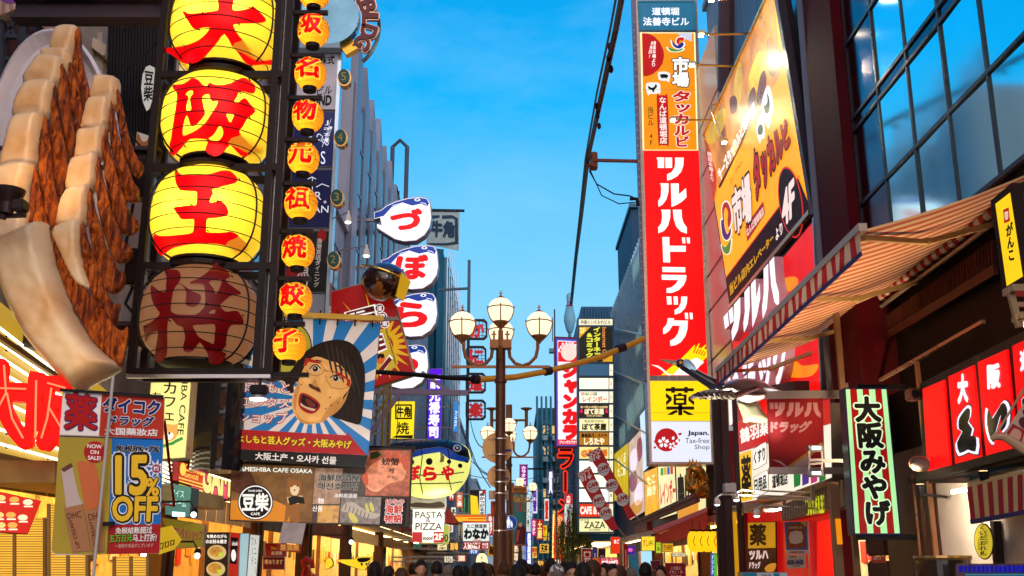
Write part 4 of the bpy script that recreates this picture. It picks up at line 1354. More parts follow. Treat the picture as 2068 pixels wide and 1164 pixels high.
s,q=tower_panel('dining_sign','black dining sign with white vertical letters and red circles',466,592,mat((.012,.011,.012),rough=.25,emit=.0))
s.text('漁港直送ダイニング',[(640,482),(651,482),(644,580),(633,580)],ink('#e0dcd8'),2,.02,vert=True)
s.ell(650,476,9,12,ink('#a01010'),2,'red_circle');s.ell(592,556,22,16,ink('#a01010'),2,'red_circle')
s.text('魚力',[(602,535),(626,535),(622,585),(598,585)],ink('#e0dcd8'),3,.02,vert=True)
for n,u,v in(('5',698,165),('4',691,286),('3',684,406),('2',677,531)):
    w={'5':'topmost','4':'second from top','3':'third from top','2':'lowest'}[n]
    s=Sign('floor_number_plate',f'{w} round floor plate reading {n} on the sign tower edge','number plate',YP(TY-.2),(u,v+18),'floor number plates on the tower')
    s.ell(u,v,14,17,metal((.60,.36,.12),.25),0,'rim',.22)
    s.ell(u-.6,v-1.5,11.5,14.5,mat((.01,.09,.09),rough=.3),8,'face',.22)
    s.text(n,(u-6,v-9,u+4,v+7),ink('#a89a50'),64,.0)
for u,v,lab in((703,443,'upper small white spotlight on an arm from the tower'),(740,511,'lower small white spotlight on a longer arm')):
    c=P3(u,v,TY-.6)
    r=thing('spot_lamp',lab,'lamp',tuple(c))
    MB().lathe(c,[(.085,-.07),(.07,.05),(.035,.12),(.03,.2)],16).build('shade',mat((.7,.7,.68)),r)
    MB().ball((c.x,c.y,c.z-.08),(.07,.07,.03)).build('bulb',lit('#fff6e0',5,0),r)
    MB().tube([(c.x,c.y,c.z+.18),(P3(668,v,TY).x,TY,c.z+.2)],.014,6).build('arm',metal((.5,.5,.5)),r)
P=lambda t:zz(460,620,3.4235,t)
s=Sign('face_banner','blue and white rayed banner with a screaming face in red glasses','banner',Plane(P3(620,800,18.0),(.05,-1,0)),(600,945))
quad=P("130,60 1052,112 944,1118 28,1052")
top=P("130,60 1052,112 972,1030 38,985")
s.cab(quad,.10,mat((.05,.05,.06)),off=0)
s.poly(top,ink('#ece0d8',.45),1,'panel')
cx,cy_=P("585,640")[0]
rays=[]
for k in range(20):
    a=2*pi*(k+.3)/20
    w=.17
    r_=clip(top,[(cx,cy_),(cx+500*cos(a-w/2),cy_+500*sin(a-w/2)),(cx+500*cos(a+w/2),cy_+500*sin(a+w/2))])
    if len(r_)>2:rays.append(r_)
s.polys(rays,ink('#1b7cc4',.45),2,'blue_ray')
s.ell(*P("395,275")[0],55,54,ink('#17203a'),3,'bubble_edge')
s.ell(*P("395,275")[0],52.5,51.5,ink('#b8b030'),4,'speech_bubble')
s.text('みつ',P("230,250 330,250 320,350 230,350"),ink('#a01818'),5,.03)
s.text('っ',P("290,315 320,315 320,345 290,345"),BLACK,5,.03)
hair=mat((.022,.011,.007),rough=.5,spec=.1,var=.5,scale=8,stretch=(3,3,.6))
skin=mat((.88,.46,.13),rough=.55,var=.1)
s.poly(smooth(P("345,495 430,450 480,380 540,310 620,260 700,235 780,230 850,250 910,310 945,420 950,520 940,660 918,805 860,805 780,780 715,750 700,600 560,560 470,520 450,600 410,570 395,520")),hair,6,'hair')
s.poly(smooth(P("560,360 600,340 650,350 760,390 850,470 845,560 800,620 780,690 715,740 680,780 600,812 520,805 460,740 445,640 480,540 520,440")),skin,7,'face')
s.poly(smooth(P("545,345 600,290 700,300 800,340 880,400 900,470 850,485 825,450 790,415 765,355 740,385 680,365 640,350 600,348 565,365"),2),hair,8,'fringe')
s.polys([smooth(P("700,690 745,650 790,620 770,680 720,740 680,782 640,800")),smooth(P("600,500 625,540 650,590 640,600 610,585 580,560")),smooth(P("462,600 490,520 500,560 480,640 470,720 455,680"))],mat((.68,.30,.07),rough=.55),8,'cheek_print')
s.polys([smooth(P('560,390 600,372 660,392 700,430 660,430 600,400')),smooth(P('640,455 660,450 668,500 650,540 640,510')),smooth(P('700,570 760,580 770,610 720,640 690,610')),smooth(P('560,765 600,760 640,770 610,795 570,790')),smooth(P('520,500 560,490 580,520 545,540'))],mat((.95,.53,.17),rough=.5),8,'highlight_print')
s.polys([smooth(P('690,740 730,705 800,640 840,570 850,520 820,640 770,715 715,755')),smooth(P('470,720 500,770 560,800 620,800 560,812 500,795'))],mat((.66,.28,.06),rough=.55),8,'jaw_print')
s.polys([smooth(P(f'{640+i*36},{262-i*4+i*i*5} {652+i*36},{258-i*4+i*i*5} {690+i*38},{420+i*30} {676+i*38},{410+i*30}'))for i in range(1,7)],mat((.030,.016,.010),rough=.5),9,'hair_strand')
s.polys([smooth(P("575,430 590,410 612,406 640,430 634,445 612,458 590,450")),smooth(P("715,490 738,476 765,480 782,500 765,520 738,518"))],ink('#d8c8b0'),9,'eye_white')
for x,y in((607,432),(748,497)):
    c=P(f"{x},{y}")[0]
    s.ell(*c,5.4,5.6,ink('#2a140c'),10,'iris');s.ell(c[0]-1,c[1]-1.5,1.5,1.5,ink('#e0d8d0'),11,'eye_glint')
s.line(P("570,432 590,408 615,403 645,428"),2.2,hair,11,'eyelid');s.line(P("710,492 738,474 768,478 786,502"),2.2,hair,11,'eyelid')
s.line(P("585,385 615,372 650,380"),2.6,hair,10,'eyebrow');s.line(P("745,405 780,420 800,442"),2.6,hair,10,'eyebrow')
s.line(P("527,410 545,362 600,372 650,400 672,440 650,470 610,482 570,470 545,440"),1.2,ink('#b0602a'),12,'spectacle_rim')
s.line(P("690,450 720,445 790,470 835,520 830,560 780,572 720,560 690,520 680,480"),1.2,ink('#b0602a'),12,'spectacle_rim')
s.polys([P("527,415 540,358 565,360 640,385 650,398 560,385 545,410"),P("720,445 780,460 852,512 846,556 820,545 832,510 775,480")],mat((.55,.02,.02),rough=.2,coat=.5),13,'red_frame')
s.line(P("672,440 690,450"),2.5,ink('#c08040'),13,'spectacle_bridge')
s.polys([smooth(P("560,540 578,535 600,552 632,562 645,585 630,590 600,575 572,562"))],ink('#5a2408'),10,'nostril')
s.poly(smooth(P("500,610 520,597 560,610 620,650 642,690 605,735 555,738 505,705 490,660")),mat((.42,.02,.02),rough=.25,coat=.4),9,'lips')
s.poly(smooth(P("512,622 530,612 600,652 630,685 605,706 545,688 508,662")),ink('#1c0604'),10,'mouth_opening')
s.poly(smooth(P("540,640 570,645 610,680 600,698 560,685")),ink('#7a2414'),11,'tongue')
s.poly(smooth(P("508,668 540,692 605,710 592,722 545,706 508,684")),ink('#d8c0a0'),11,'teeth')
s.polys([[(p[0]+r*cos(a),p[1]+r*sin(a))for a in[2*pi*i/7 for i in range(7)]]for p,r in zip(P("510,540 500,612 708,628 763,665 718,685 680,706 470,618"),(1.5,1.2,1.8,1.5,1.6,1.4,1.2))],BLACK,9,'mole')
for tx,q,bo in(('よしもと',"98,528 432,530 430,600 95,592",.05),('エンタメ',"100,620 430,640 425,705 98,690",.03),('ショップ',"82,730 418,732 412,815 80,800",.03)):
    s.text(tx,P(q),ink('#f4ece4'),14,.012,outline=ink('#b01c14'),ow=.06)
s.poly(P("52,848 822,890 825,866 962,1028 38,985"),ink('#b01418'),14,'red_arrow')
s.text('よしもと芸人グッズ・大阪みやげ',P("75,885 858,930 850,985 78,940"),ink('#f2d820'),15,.035,outline=BLACK,ow=.06)
s.poly(P("40,985 970,1030 944,1118 28,1052"),ink('#08070a',.5),14,'black_strip')
s.text('大阪土产・오사카 선물',P("195,1008 755,1040 750,1092 195,1058"),ink('#efece8'),15,.03)
b_=MB()
a,c=s.pt(P("150,50")[0],.08),s.pt(P("1080,90")[0],.08)
b_.bar(a,c,.09)
b_.build('top_bar',mat((.62,.36,.05),rough=.35),s.o)
hk=MB()
for k in range(7):
    p=a.lerp(c,.14+k*.13)
    hk.tube([p+Vector((0,0,.1)),p+Vector((0,-.03,-.16))],.014,5)
hk.each('hook',BLACK,s.o)
MB().bar((-6.1,18.2,a.z+.05),c+Vector((.25,.1,.02)),.06).bar(s.pt(P("1052,112")[0],-.02),s.pt(P("948,1110")[0],-.02),.03).each('support_arm',mat((.2,.18,.16)),s.o)
Q=lambda t:zz(300,764,2.91,t)
R_=lambda t:zz(600,764,2.91,t)
s=Sign('restaurant_picture_board','wide brown picture board of a dog cafe and a seafood restaurant','sign',YP(19.0),(640,1060))
whole=[Q("490,500")[0],R_("400,410")[0],R_("670,420")[0],R_("648,872")[0],Q("475,835")[0]]
s.cab(whole,.3,mat((.06,.04,.03)),grow=1)
dogp=Q("495,505 980,520 965,848 480,832")
s.poly(dogp,mat((.20,.09,.03),rough=.35,emit=.3,ecol=(.3,.14,.04),var=.5,scale=4,evar=.5),1,'dog_panel')  # emission added to brighten the printed dog picture
s.poly(Q("487,560 600,545 640,640 560,690 484,660"),mat((.16,.05,.03),rough=.4,var=.6,scale=5),2,'interior_print')
s.poly(Q("484,720 700,700 830,760 830,845 480,832"),ink('#c87a20'),2,'table_print')
s.polys([smooth(Q("815,600 830,580 850,600 880,605 895,590 900,640 895,680 850,695 825,670")),smooth(Q("825,690 900,690 920,740 890,770 885,845 850,845 845,780 820,830 800,845 805,780"))],ink('#8a5424'),3,'dog_print')
s.polys([smooth(Q("835,640 870,630 888,650 870,690 840,680")),Q("815,700 905,690 912,725 880,740 820,735")],ink('#d8b890'),4,'dog_muzzle')
s.polys([Q("840,630 848,630 848,640 840,640"),Q("872,628 880,628 880,638 872,638"),Q("852,655 866,655 859,666")],BLACK,5,'dog_eye')
s.poly(Q("820,705 860,690 912,700 920,740 880,735 830,748"),ink('#282420'),5,'dog_scarf')
s.text('MAMESHIBA CAFE OSAKA',Q("512,520 965,535 962,560 510,545"),ink('#ece4d4'),5,.03,outline=BLACK,ow=.05)
c=Q("630,730")[0]
s.ell(*c,36,36,BLACK,5,'crest_ring');s.ell(*c,34,34,ink('#e8e4dc'),6,'crest_ring');s.ell(*c,31.5,31.5,BLACK,7,'crest_disc')
s.text('豆柴',(c[0]-26,c[1]-17,c[0]+26,c[1]+17),ink('#e8e4dc'),8,.04)
s.text('MAME SHIBA',(c[0]-14,c[1]-25,c[0]+14,c[1]-21),ink('#e8e4dc'),8,.02);s.text('CAFE',(c[0]-9,c[1]+21,c[0]+9,c[1]+26),ink('#e8e4dc'),8,.03)
photo=lambda c,v=.6,sc=9:mat(tuple(x*1.3 for x in c),rough=.4,var=v,scale=sc,emit=.45,ecol=tuple(x*1.2 for x in c),evar=v)  # printed pictures with emission added to lift their brightness
s.poly(R_("98,525 405,530 380,865 85,850"),photo((.05,.035,.03),.4),1,'seafood_panel')
s.poly(R_("108,528 270,530 250,740 92,740"),photo((.30,.18,.12)),2,'shellfish_print')
s.poly(R_("125,748 250,748 240,850 118,850"),photo((.42,.22,.07)),2,'oyster_print')
s.polys([smooth(R_("140,800 165,770 180,790 170,830")),smooth(R_("175,810 195,765 215,790 200,840"))],ink('#c89850'),3,'oyster')
s.poly(R_("262,695 495,700 485,860 250,850"),photo((.16,.13,.12),.6,14),2,'grill_print')
s.poly(smooth(R_("260,780 280,740 330,730 390,770 440,790 490,800 460,825 400,820 350,800 300,790")),ink('#a89888'),3,'fish_print')
s.polys([smooth(R_("400,750 410,735 425,780 415,790")),smooth(R_("425,745 438,730 455,775 440,785")),smooth(R_("300,800 330,795 360,840 330,850"))],ink('#c0b050'),4,'vegetable_print')
s.polys([R_(f"{290+k*22},{742+k*9} {294+k*22},{742+k*9} {284+k*22},{776+k*9} {280+k*22},{776+k*9}")for k in range(7)],ink('#3a302a'),4,'fish_stripe')
s.poly(R_("405,425 668,425 658,695 400,690"),photo((.30,.07,.03),.7,7),2,'crab_panel')
s.poly(smooth(R_("400,560 450,500 520,470 600,490 640,540 620,600 540,620 470,670 410,640")),photo((.58,.20,.10),.6,9),3,'crab_print')
s.polys([smooth(R_("520,430 540,425 560,480 540,490")),smooth(R_("570,440 590,430 610,490 590,500")),smooth(R_("610,470 640,460 650,520 630,540")),smooth(R_("380,580 410,560 420,620 400,630"))],ink('#b84418'),4,'crab_leg')
s.poly(R_("430,440 470,430 500,450 470,470 430,480"),ink('#3a4a18'),4,'herb_print')
s.text('螃蟹',R_("500,468 600,472 598,515 498,512"),BLACK,6,.02);s.text('게',R_("538,530 570,530 568,560 536,560"),BLACK,6,.02);s.text('かに',R_("530,572 582,574 580,590 528,588"),BLACK,6,.02)
for tx,q in(('海鮮居酒屋',"130,565 372,568 368,610 128,605"),('해선호프집',"125,615 358,620 355,660 122,655")):
    s.text(tx,R_(q),BLACK,6,.02,outline=ink('#b8b0a8'),ow=.03)
s.text('海鮮居酒屋',R_("220,678 355,680 353,704 218,702"),ink('#d8d0c8'),6,.02)
s.text('物',R_("125,705 160,705 158,740 123,740"),ink('#e8e0d8'),6,.02);s.text('산품',R_("92,750 152,752 150,784 90,782"),ink('#e8e0d8'),6,.02)
s.poly(R_("497,708 645,712 636,868 485,860"),ink('#120c0c'),4,'black_panel')
s.text('はなの',R_("525,712 630,712 628,738 523,738"),ink('#b8302a'),6,.04,outline=ink('#d8d0cc'),ow=.05)
s.text('海鮮',R_("520,745 620,745 618,795 518,795"),ink('#b8302a'),6,.04,outline=ink('#d8d0cc'),ow=.05)
s.text('物語',R_("517,802 616,802 614,850 515,850"),ink('#b8302a'),6,.04,outline=ink('#d8d0cc'),ow=.05)
MB().bar((-6.2,19.25,s.pt((600,912)).z+.12),s.pt((835,905),-.2),.1).each('support_arm',BLACK,s.o)
K=lambda t:zz(650,510,4.012,t)
s=Sign('museum_sign','tilted red sign with yellow bursts and white framed characters','sign',YP(26.5),(720,790))
rq=K("62,325 545,200 590,430 745,985 330,1120 60,760")
s.cab(rq,.35,mat((.16,.02,.02),rough=.4),off=0)
s.poly(rq,mat((.42,.012,.014),rough=.35,emit=.22,ecol=(.6,.01,.01)),1)
cx,cy_=K("470,760")[0]
rays=[]
for k,a in enumerate((-155,-130,-105,-62,-45,-29,-14,2,18,34,52,72,95)):
    a=radians(a)
    L=120 if k<3 else 70
    w=.055 if k<3 else.10
    r_=clip(rq,[(cx+28*cos(a-w*2.2),cy_+28*sin(a-w*2.2)),(cx+L*cos(a),cy_+L*sin(a)),(cx+28*cos(a+w*2.2),cy_+28*sin(a+w*2.2))])
    if len(r_)>2:rays.append(r_)
s.polys(rays,lit('#e8b010',.7),2,'yellow_burst')
s.poly(K("440,640 520,610 620,900 560,960 440,960"),lit('#d8b030',.65),3,'yellow_field')
wf,rf=ink('#ece6e0'),mat((.36,.01,.012),rough=.4)
for q in("195,490 420,435 440,520 205,545","440,680 490,670 525,775 440,810","455,960 545,845 570,870 480,985"):
    qq=K(q)
    c0=(sum(p[0]for p in qq)/4,sum(p[1]for p in qq)/4)
    s.poly([(c0[0]+(p[0]-c0[0])*1.12,c0[1]+(p[1]-c0[1])*1.25)for p in qq],wf,4,'character_edge')
    s.poly(qq,rf,5,'character')
s.polys([K("225,500 345,470 350,482 230,512"),K("300,505 430,480 432,492 305,518"),K("455,705 490,695 494,710 458,722"),K("465,750 510,735 514,750 470,765")],wf,6,'character_gap')
for i,(ch,x,y)in enumerate((('道',468,455),('頓',492,520),('堀',510,580))):
    c=K(f"{x},{y}")[0]
    s.ell(*c,9.5,9,wf,6,'white_disc');s.ell(*c,8,7.6,rf,7,'red_disc')
    s.text(ch,(c[0]-5,c[1]-5,c[0]+5,c[1]+5),wf,8,.02)
s.text('Dotonbori Konamon Museum',K("530,620 610,905 595,908 515,625"),BLACK,7,.03)
c=K("475,865")[0]
s.ell(*c,9,10,ink('#c0581c'),7,'ball_print');s.polys([K("440,850 455,825 500,822 512,850 490,862 475,850 460,868")],ink('#2a120c'),8,'sauce_print')
nub=MB()
for a,c,n in(((62,325),(545,200),22),((590,430),(745,985),34),((745,985),(330,1120),22)):
    for i in range(n):
        t=(i+.5)/n
        p=s.pt(K(f"{a[0] + (c[0]-a[0])*t},{a[1] + (c[1]-a[1])*t}")[0],-.1)
        nub.ball(p,.06,6,4)
nub.build('bulb_edge',metal((.55,.45,.25),.4),s.o)['kind']='stuff'
bt=thing('octopus_ball','large glossy octopus ball with brown sauce on the museum sign','food sculpture',tuple(P3(776,605,26.0)))
c=P3(776,570,26.0)
R=47/F*26.5
def ballmat():
    m=bpy.data.materials.new('sauce_ball');m.use_nodes=True
    n,l=m.node_tree.nodes,m.node_tree.links
    b=n['Principled BSDF'];t=n.new('ShaderNodeTexCoord');x=n.new('ShaderNodeTexNoise');x.inputs['Scale'].default_value=2.6;x.inputs['Detail'].default_value=4
    l.new(t.outputs['Object'],x.inputs[0])
    sp=n.new('ShaderNodeSeparateXYZ');l.new(t.outputs['Object'],sp.inputs[0])
    ad=n.new('ShaderNodeMath');ad.operation='MULTIPLY_ADD';ad.inputs[1].default_value=.42;l.new(sp.outputs['Z'],ad.inputs[0]);l.new(x.outputs[0],ad.inputs[2])
    r=n.new('ShaderNodeValToRGB');r.color_ramp.elements[0].position=.60;r.color_ramp.elements[0].color=(.42,.15,.03,1);r.color_ramp.elements[1].position=.62;r.color_ramp.elements[1].color=(.035,.010,.007,1)
    l.new(ad.outputs[0],r.inputs[0]);l.new(r.outputs[0],b.inputs['Base Color']);b.inputs['Roughness'].default_value=.2;b.inputs['Coat Weight'].default_value=.6
    return m
MB().ball(c,(R*1.02,R,R*.84),40,24).build('ball',ballmat(),bt,sm=True)
ring=MB()
ring.tube([(c.x+R*1.03*cos(a),c.y+R*1.01*sin(a),c.z+R*(.30-.36*cos(a)))for a in[pi+pi*i/20 for i in range(21)]],.03,6)
ring.build('gold_ring',metal((.75,.5,.08),.25),bt)
s=Sign('ball_name_band','gold letter band curving round the right of the octopus ball','sign',Plane(P3(808,575,25.6),(.55,-1,-.1)),(812,600))
bq=K("640,175 710,245 660,385 600,345")
s.cab(bq,.1,metal((.45,.25,.04),.3))
s.text('KONAMON',bq,lit('#d8a820',.6),1,.06,raised=.06)
fo=zz(740,390,5.82,"90,230 170,205 240,150 350,100 480,65 620,50 710,65 745,120 750,180 760,300 740,400 680,490 580,555 440,565 340,540 240,480 130,410 125,365 160,375 182,378 162,290 95,305")
fb_=zz(740,390,5.82,"96,232 172,210 242,156 352,106 482,71 620,56 706,70 738,122 715,158 640,128 540,150 480,132 420,112 370,142 300,165 205,270 98,300")
for ch,dx,dy,lab in(('づ',0,0,'topmost white puffer fish sign with a red curled character'),('ぼ',14,97,'second white puffer fish sign behind the octopus ball'),
                        ('ら',12,193,'third white puffer fish sign beside the red museum sign'),('や',-6,298,'lowest white puffer fish sign, half hidden by the museum sign')):
    s=Sign('puffer_fish_sign',lab,'sign',YP(40),(815+dx,490+dy),'white puffer fish signs in a column')
    tf=lambda L:[(x+dx,y+dy)for x,y in L]
    s.cab(tf(fo),.55,metal((.25,.22,.25),.35),grow=1.2)
    s.poly(tf(fo),lit('#f6f4fa',1.05,.06),1,'white_belly')
    s.poly(tf(fb_),mat((.01,.05,.36),rough=.2,emit=.35,ecol=(.01,.06,.42)),2,'blue_back')
    s.ell(843+dx,404+dy,6,3,ink('#e8f0ff'),3,'eye');s.ell(843+dx,404+dy,2.4,1.6,BLACK,4,'pupil')
    s.line(tf(zz(740,390,5.82,"310,150 400,125 420,135")),1.5,ink('#dce8ff'),3,'fin_line');s.line(tf(zz(740,390,5.82,"640,115 690,125 705,145")),1.5,ink('#dce8ff'),3,'mouth_line')
    s.text(ch,tf([(791,424),(850,424),(848,463),(791,463)])if ch=='づ' else tf([(788,420),(848,420),(846,466),(786,466)]),mat((.6,.0,.004),rough=.4,emit=.6,ecol=(.9,.005,.008),var=0),3,.06)
    MB().bar((-6.0,40.3,s.pt((815+dx,440+dy)).z),s.pt((800+dx,440+dy),-.3),.12).each('wall_bracket',metal((.3,.3,.32)),s.o)
s=Sign('ox_horn_flag','pale teal flag with dark brush characters hanging from a pole','flag',YP(46),(895,505))
V=lambda t:zz(740,390,5.82,t)
s.cab(V("755,205 1095,215 1085,675 700,600"),.04,mat((.42,.56,.56),rough=.7,var=.25),'cloth')
dk=ink('#12405a')
s.polys([V("760,265 860,262 862,290 760,310"),V("890,265 1010,262 1075,300 1080,600 940,620 720,610 720,590 940,590 1040,575 1040,310 1000,300 890,305")],dk,1,'brush_border')
s.text('牛角',V("760,330 1030,345 1025,520 755,510"),dk,2,.06)
MB().tube([(-6.1,46,s.pt((860,423)).z),s.pt((938,426))],.07,8).build('pole',mat((.03,.04,.06)),s.o)
def board(name,label,plane,quad,face,depth=.25,cabm=None,arm=None,grow=1.0,group=None,cat='sign'):
    q=asq(quad)
    s=Sign(name,label,cat,plane,(sum(p[0]for p in q)/len(q),max(p[1]for p in q)),group)
    s.cab(q,depth,cabm or metal((.25,.25,.27),.4),grow=grow)
    s.poly(q,face,1)
    if arm is not None:
        um,vt,vb=sum(p[0]for p in q)/len(q),min(p[1]for p in q),max(p[1]for p in q)
        b=MB()
        for t in(.15,.85):
            p=s.pt((um,vt+(vb-vt)*t),-depth*.6)
            b.bar(p,(arm,p.y,p.z),.07)
        b.each('wall_bracket',metal((.25,.25,.27),.4),s.o)
    return s
s=board('grill_box_sign','yellow lit box sign with a framed black ox emblem',YP(38),[(791,811),(838,811),(835,886),(789,886)],lit('#ffe020',1.0),arm=-6)
s.frame((798,817,832,847),3,BLACK,2)
s.text('牛角',(802,822,828,842),BLACK,3,.05);s.text('焼',(801,853,826,877),BLACK,2,.02)
s.polys([[(791,884),(800,880),(834,879),(833,886)]],ink('#2a2a20'),2,'grill_print')
s=board('purple_sushi_sign','tall purple lit sushi sign with white vertical characters',YP(50),[(866,746),(893,745),(889,887),(863,887)],lit('#5a12d8',1.0),arm=-6)
s.poly([(870,757),(890,757),(889,768),(869,768)],lit('#f0e8ff',1),2)
s.text('廻る',(869,773,889,785),lit('#f4f0ff',1.1),2,.05)
s.text('元禄寿司',[(868,790),(889,790),(886,884),(865,884)],lit('#f4f0ff',1.1),2,.05,vert=True)
s=board('narrow_blue_sign','narrow bright blue sign beside the purple sushi sign',YP(56),[(918,812),(925,812),(923,872),(916,872)],lit('#1a8ae8',.9),arm=-5)
s.text('江戸',[(919,830),(924,830),(922,866),(917,866)],lit('#e8f4ff',1),2,.02,vert=True)
hs=thing('canopy_brace','grey lilac steel brace reaching over the street from the left wall','steelwork',tuple(P3(800,793,33)))
MB().bar((-6.0,33,P3(700,790,33).z),P3(946,794,33),.16).bar(P3(745,880,33),P3(806,796,33),.14).bar(P3(852,752,33),P3(906,790,33),.10).each('beam',mat((.32,.27,.38),rough=.5),hs)
s=Sign('yellow_pipe_rack','yellow painted pipes behind the right edge of the banner','pipework',YP(30),(765,860))
b_=MB()
for k in range(4):b_.tube([s.pt((752,850-k*30)),s.pt((786,800-k*30))],.03,8)
for k in range(3):b_.tube([s.pt((772+k*7,905)),s.pt((776+k*7,760))],.025,8)
b_.each('pipe',mat((.5,.36,.03),rough=.4),s.o)
ft_=zz(600,764,2.91,"470,500 500,430 560,385 660,365 780,358 880,365 960,385 1010,420 1022,480 1010,560 980,620 920,680 840,703 750,708 660,690 560,640 490,570")
FL=smooth(ft_,2)
fr=thing('puffer_fish_lantern','huge hanging puffer fish lantern with black back and yellow belly','lantern',tuple(P3(885,940,34)))
puff(FL,34,45,.9,7,mat((.30,.30,.10),rough=.4,emit=.85,ecol=(.80,.82,.20),var=0),'belly',fr,.9)
fpl=YP(34)
def on_fish(pts,lay,m,nm,step=7):
    v,f=grid_poly(pts,step)
    P=[]
    for p in v:
        h=puff_h(p,FL,45,.9)
        P.append(fpl.at(p[0],p[1])+Vector((0,-h-.012*lay,0)))
    return MB().add(P,f).build(nm,m,fr,fix=False,sm=True)
A_=lambda t:zz(600,764,2.91,t)
inside=lambda pts:clip(pts,FL)if False else pts
on_fish(A_("478,490 502,432 562,388 660,368 780,361 880,368 958,388 1006,422 1018,478 960,470 900,432 850,420 760,432 660,452"),3,mat((.012,.014,.022),rough=.25,var=.3),'black_back')
on_fish(A_("478,490 660,452 760,432 850,420 900,432 960,470 1018,478 1008,506 960,502 900,490 850,452 760,466 660,494 490,540"),2,mat((.005,.05,.33),rough=.25,emit=.3,ecol=(.005,.06,.4)),'blue_side')
for x,y,r_ in((688,510,17),(790,507,20),(903,508,13),(965,528,13),(1000,500,8)):
    c=A_(f"{x},{y}")[0]
    on_fish([(c[0]+r_/2.91*.95*cos(a),c[1]+r_/2.91*cos(0)*sin(a))for a in[2*pi*i/16 for i in range(16)]],4,ink('#15120e'),'spot')
c=A_("948,425")[0]
for r_,m,L in((8.2,WHITE,5),(5.6,BLACK,6),(2.6,WHITE,7)):on_fish([(c[0]+r_*cos(a),c[1]+r_*sin(a))for a in[2*pi*i/18 for i in range(18)]],L,m,'eye')
on_fish(A_("850,448 878,480 872,510 850,512 855,480"),5,ink('#b8a870'),'fin')
def fish_text(ch,box):
    g,f,sh=text2d(ch,.06)
    b=MB()
    for i,(dx,dy)in enumerate(sh):
        P=[]
        for x,y in g:
            p=lerp2(asq(box),x+dx,y+dy)
            P.append(fpl.at(*p)+Vector((0,-puff_h(p,FL,45,.9)-.05-.0015*i,0)))
        b.add(P,f)
    b.build('character',mat((.5,.0,.006),rough=.4,emit=.5,ecol=(.8,.01,.02),var=0),fr,fix=False)
for ch,bx in(('づ',"600,530 650,530 650,605 600,605"),('ぼ',"660,533 735,533 733,610 658,610"),('ら',"758,540 828,540 828,612 758,612"),('や',"862,536 928,534 926,608 860,610")):fish_text(ch,A_(bx))
wr_=MB()
for t in("500,565 600,575 750,585 900,580 1000,560","560,630 660,632 800,632 920,628 985,612","735,360 750,480 735,600 750,704","880,368 905,480 900,600 915,678","640,380 650,480 640,690"):
    L=A_(t)
    pts=[]
    for a,b in zip(L,L[1:]):
        for k in range(6):
            p=(a[0]+(b[0]-a[0])*k/6,a[1]+(b[1]-a[1])*k/6)
            pts.append(fpl.at(*p)+Vector((0,-puff_h(p,FL,45,.9)-.03,0)))
    wr_.tube(pts,.016,5)
wr_.build('wire_hoop',BLACK,fr)
hw=MB()
for u in(800,860,905):hw.tube([P3(u,896,34),P3(u+6,800,34)],.012,5)
hw.each('hanging_wire',BLACK,fr)
spot(fr,P3(900,985,33.2)+Vector((0,-.6,-.5)),P3(865,1050,36),480,(1,.98,.85),90,1.0)  # spot added below the glowing lantern to brighten the pasta banner
s=Sign('pasta_banner','white pasta and pizza banner with black serif letters','banner',YP(36),(864,1096))
s.cab(A_("680,770 865,772 858,968 675,965"),.05,ink('#f2efec'),'cloth')
s.text('PASTA',A_("695,785 855,785 855,822 695,822"),BLACK,1,.012);s.text('&',A_("755,822 785,822 785,848 755,848"),BLACK,1,0);s.text('PIZZA',A_("697,852 852,852 850,892 695,892"),BLACK,1,.012)
s.polys([A_("678,905 735,905 735,966 676,964"),A_("803,903 862,903 860,967 802,966")],ink('#a81420'),1,'red_panel')
s.text('2F',A_("808,915 855,915 855,950 808,950"),ink('#f0e8e0'),2,.05)
s.text('doppa!',A_("738,930 798,928 798,955 738,957"),BLACK,1,.03)
s=board('gyoza_menu_banner','small pale menu banner hanging above the pasta banner',YP(36.6),A_("668,690 875,705 872,775 655,765"),ink('#a09888'),.04)
s.text('Gyu menu',A_("705,705 795,708 795,722 705,720"),BLACK,2,0)
s.poly(smooth(A_("660,745 700,730 780,735 845,725 860,760 700,760")),ink('#3a2414'),2,'food_print')
s=board('lime_sign','lime green sign edge behind the pasta banner',YP(37.5),A_("720,860 895,862 890,972 715,972"),lit('#a0b010',.7),.1)
s.text('00',A_("845,920 888,920 886,960 843,960"),ink('#3a1c1c'),2,.03)
aw=thing('red_awning','small red awning beside the pasta banner','awning',tuple(P3(905,1050,39)))
MB().prism([P3(x,y,39)for x,y in zz(600,764,2.91,"870,755 880,752 940,840 935,855 868,850")],(0,1.6,0)).build('canvas',mat((.35,.03,.02),rough=.7),aw)
LAMPMET=mat((.32,.13,.05),rough=.4,metal=.3,var=.2)
GLOBE=lit('#ffeac0',1.3,0.03)
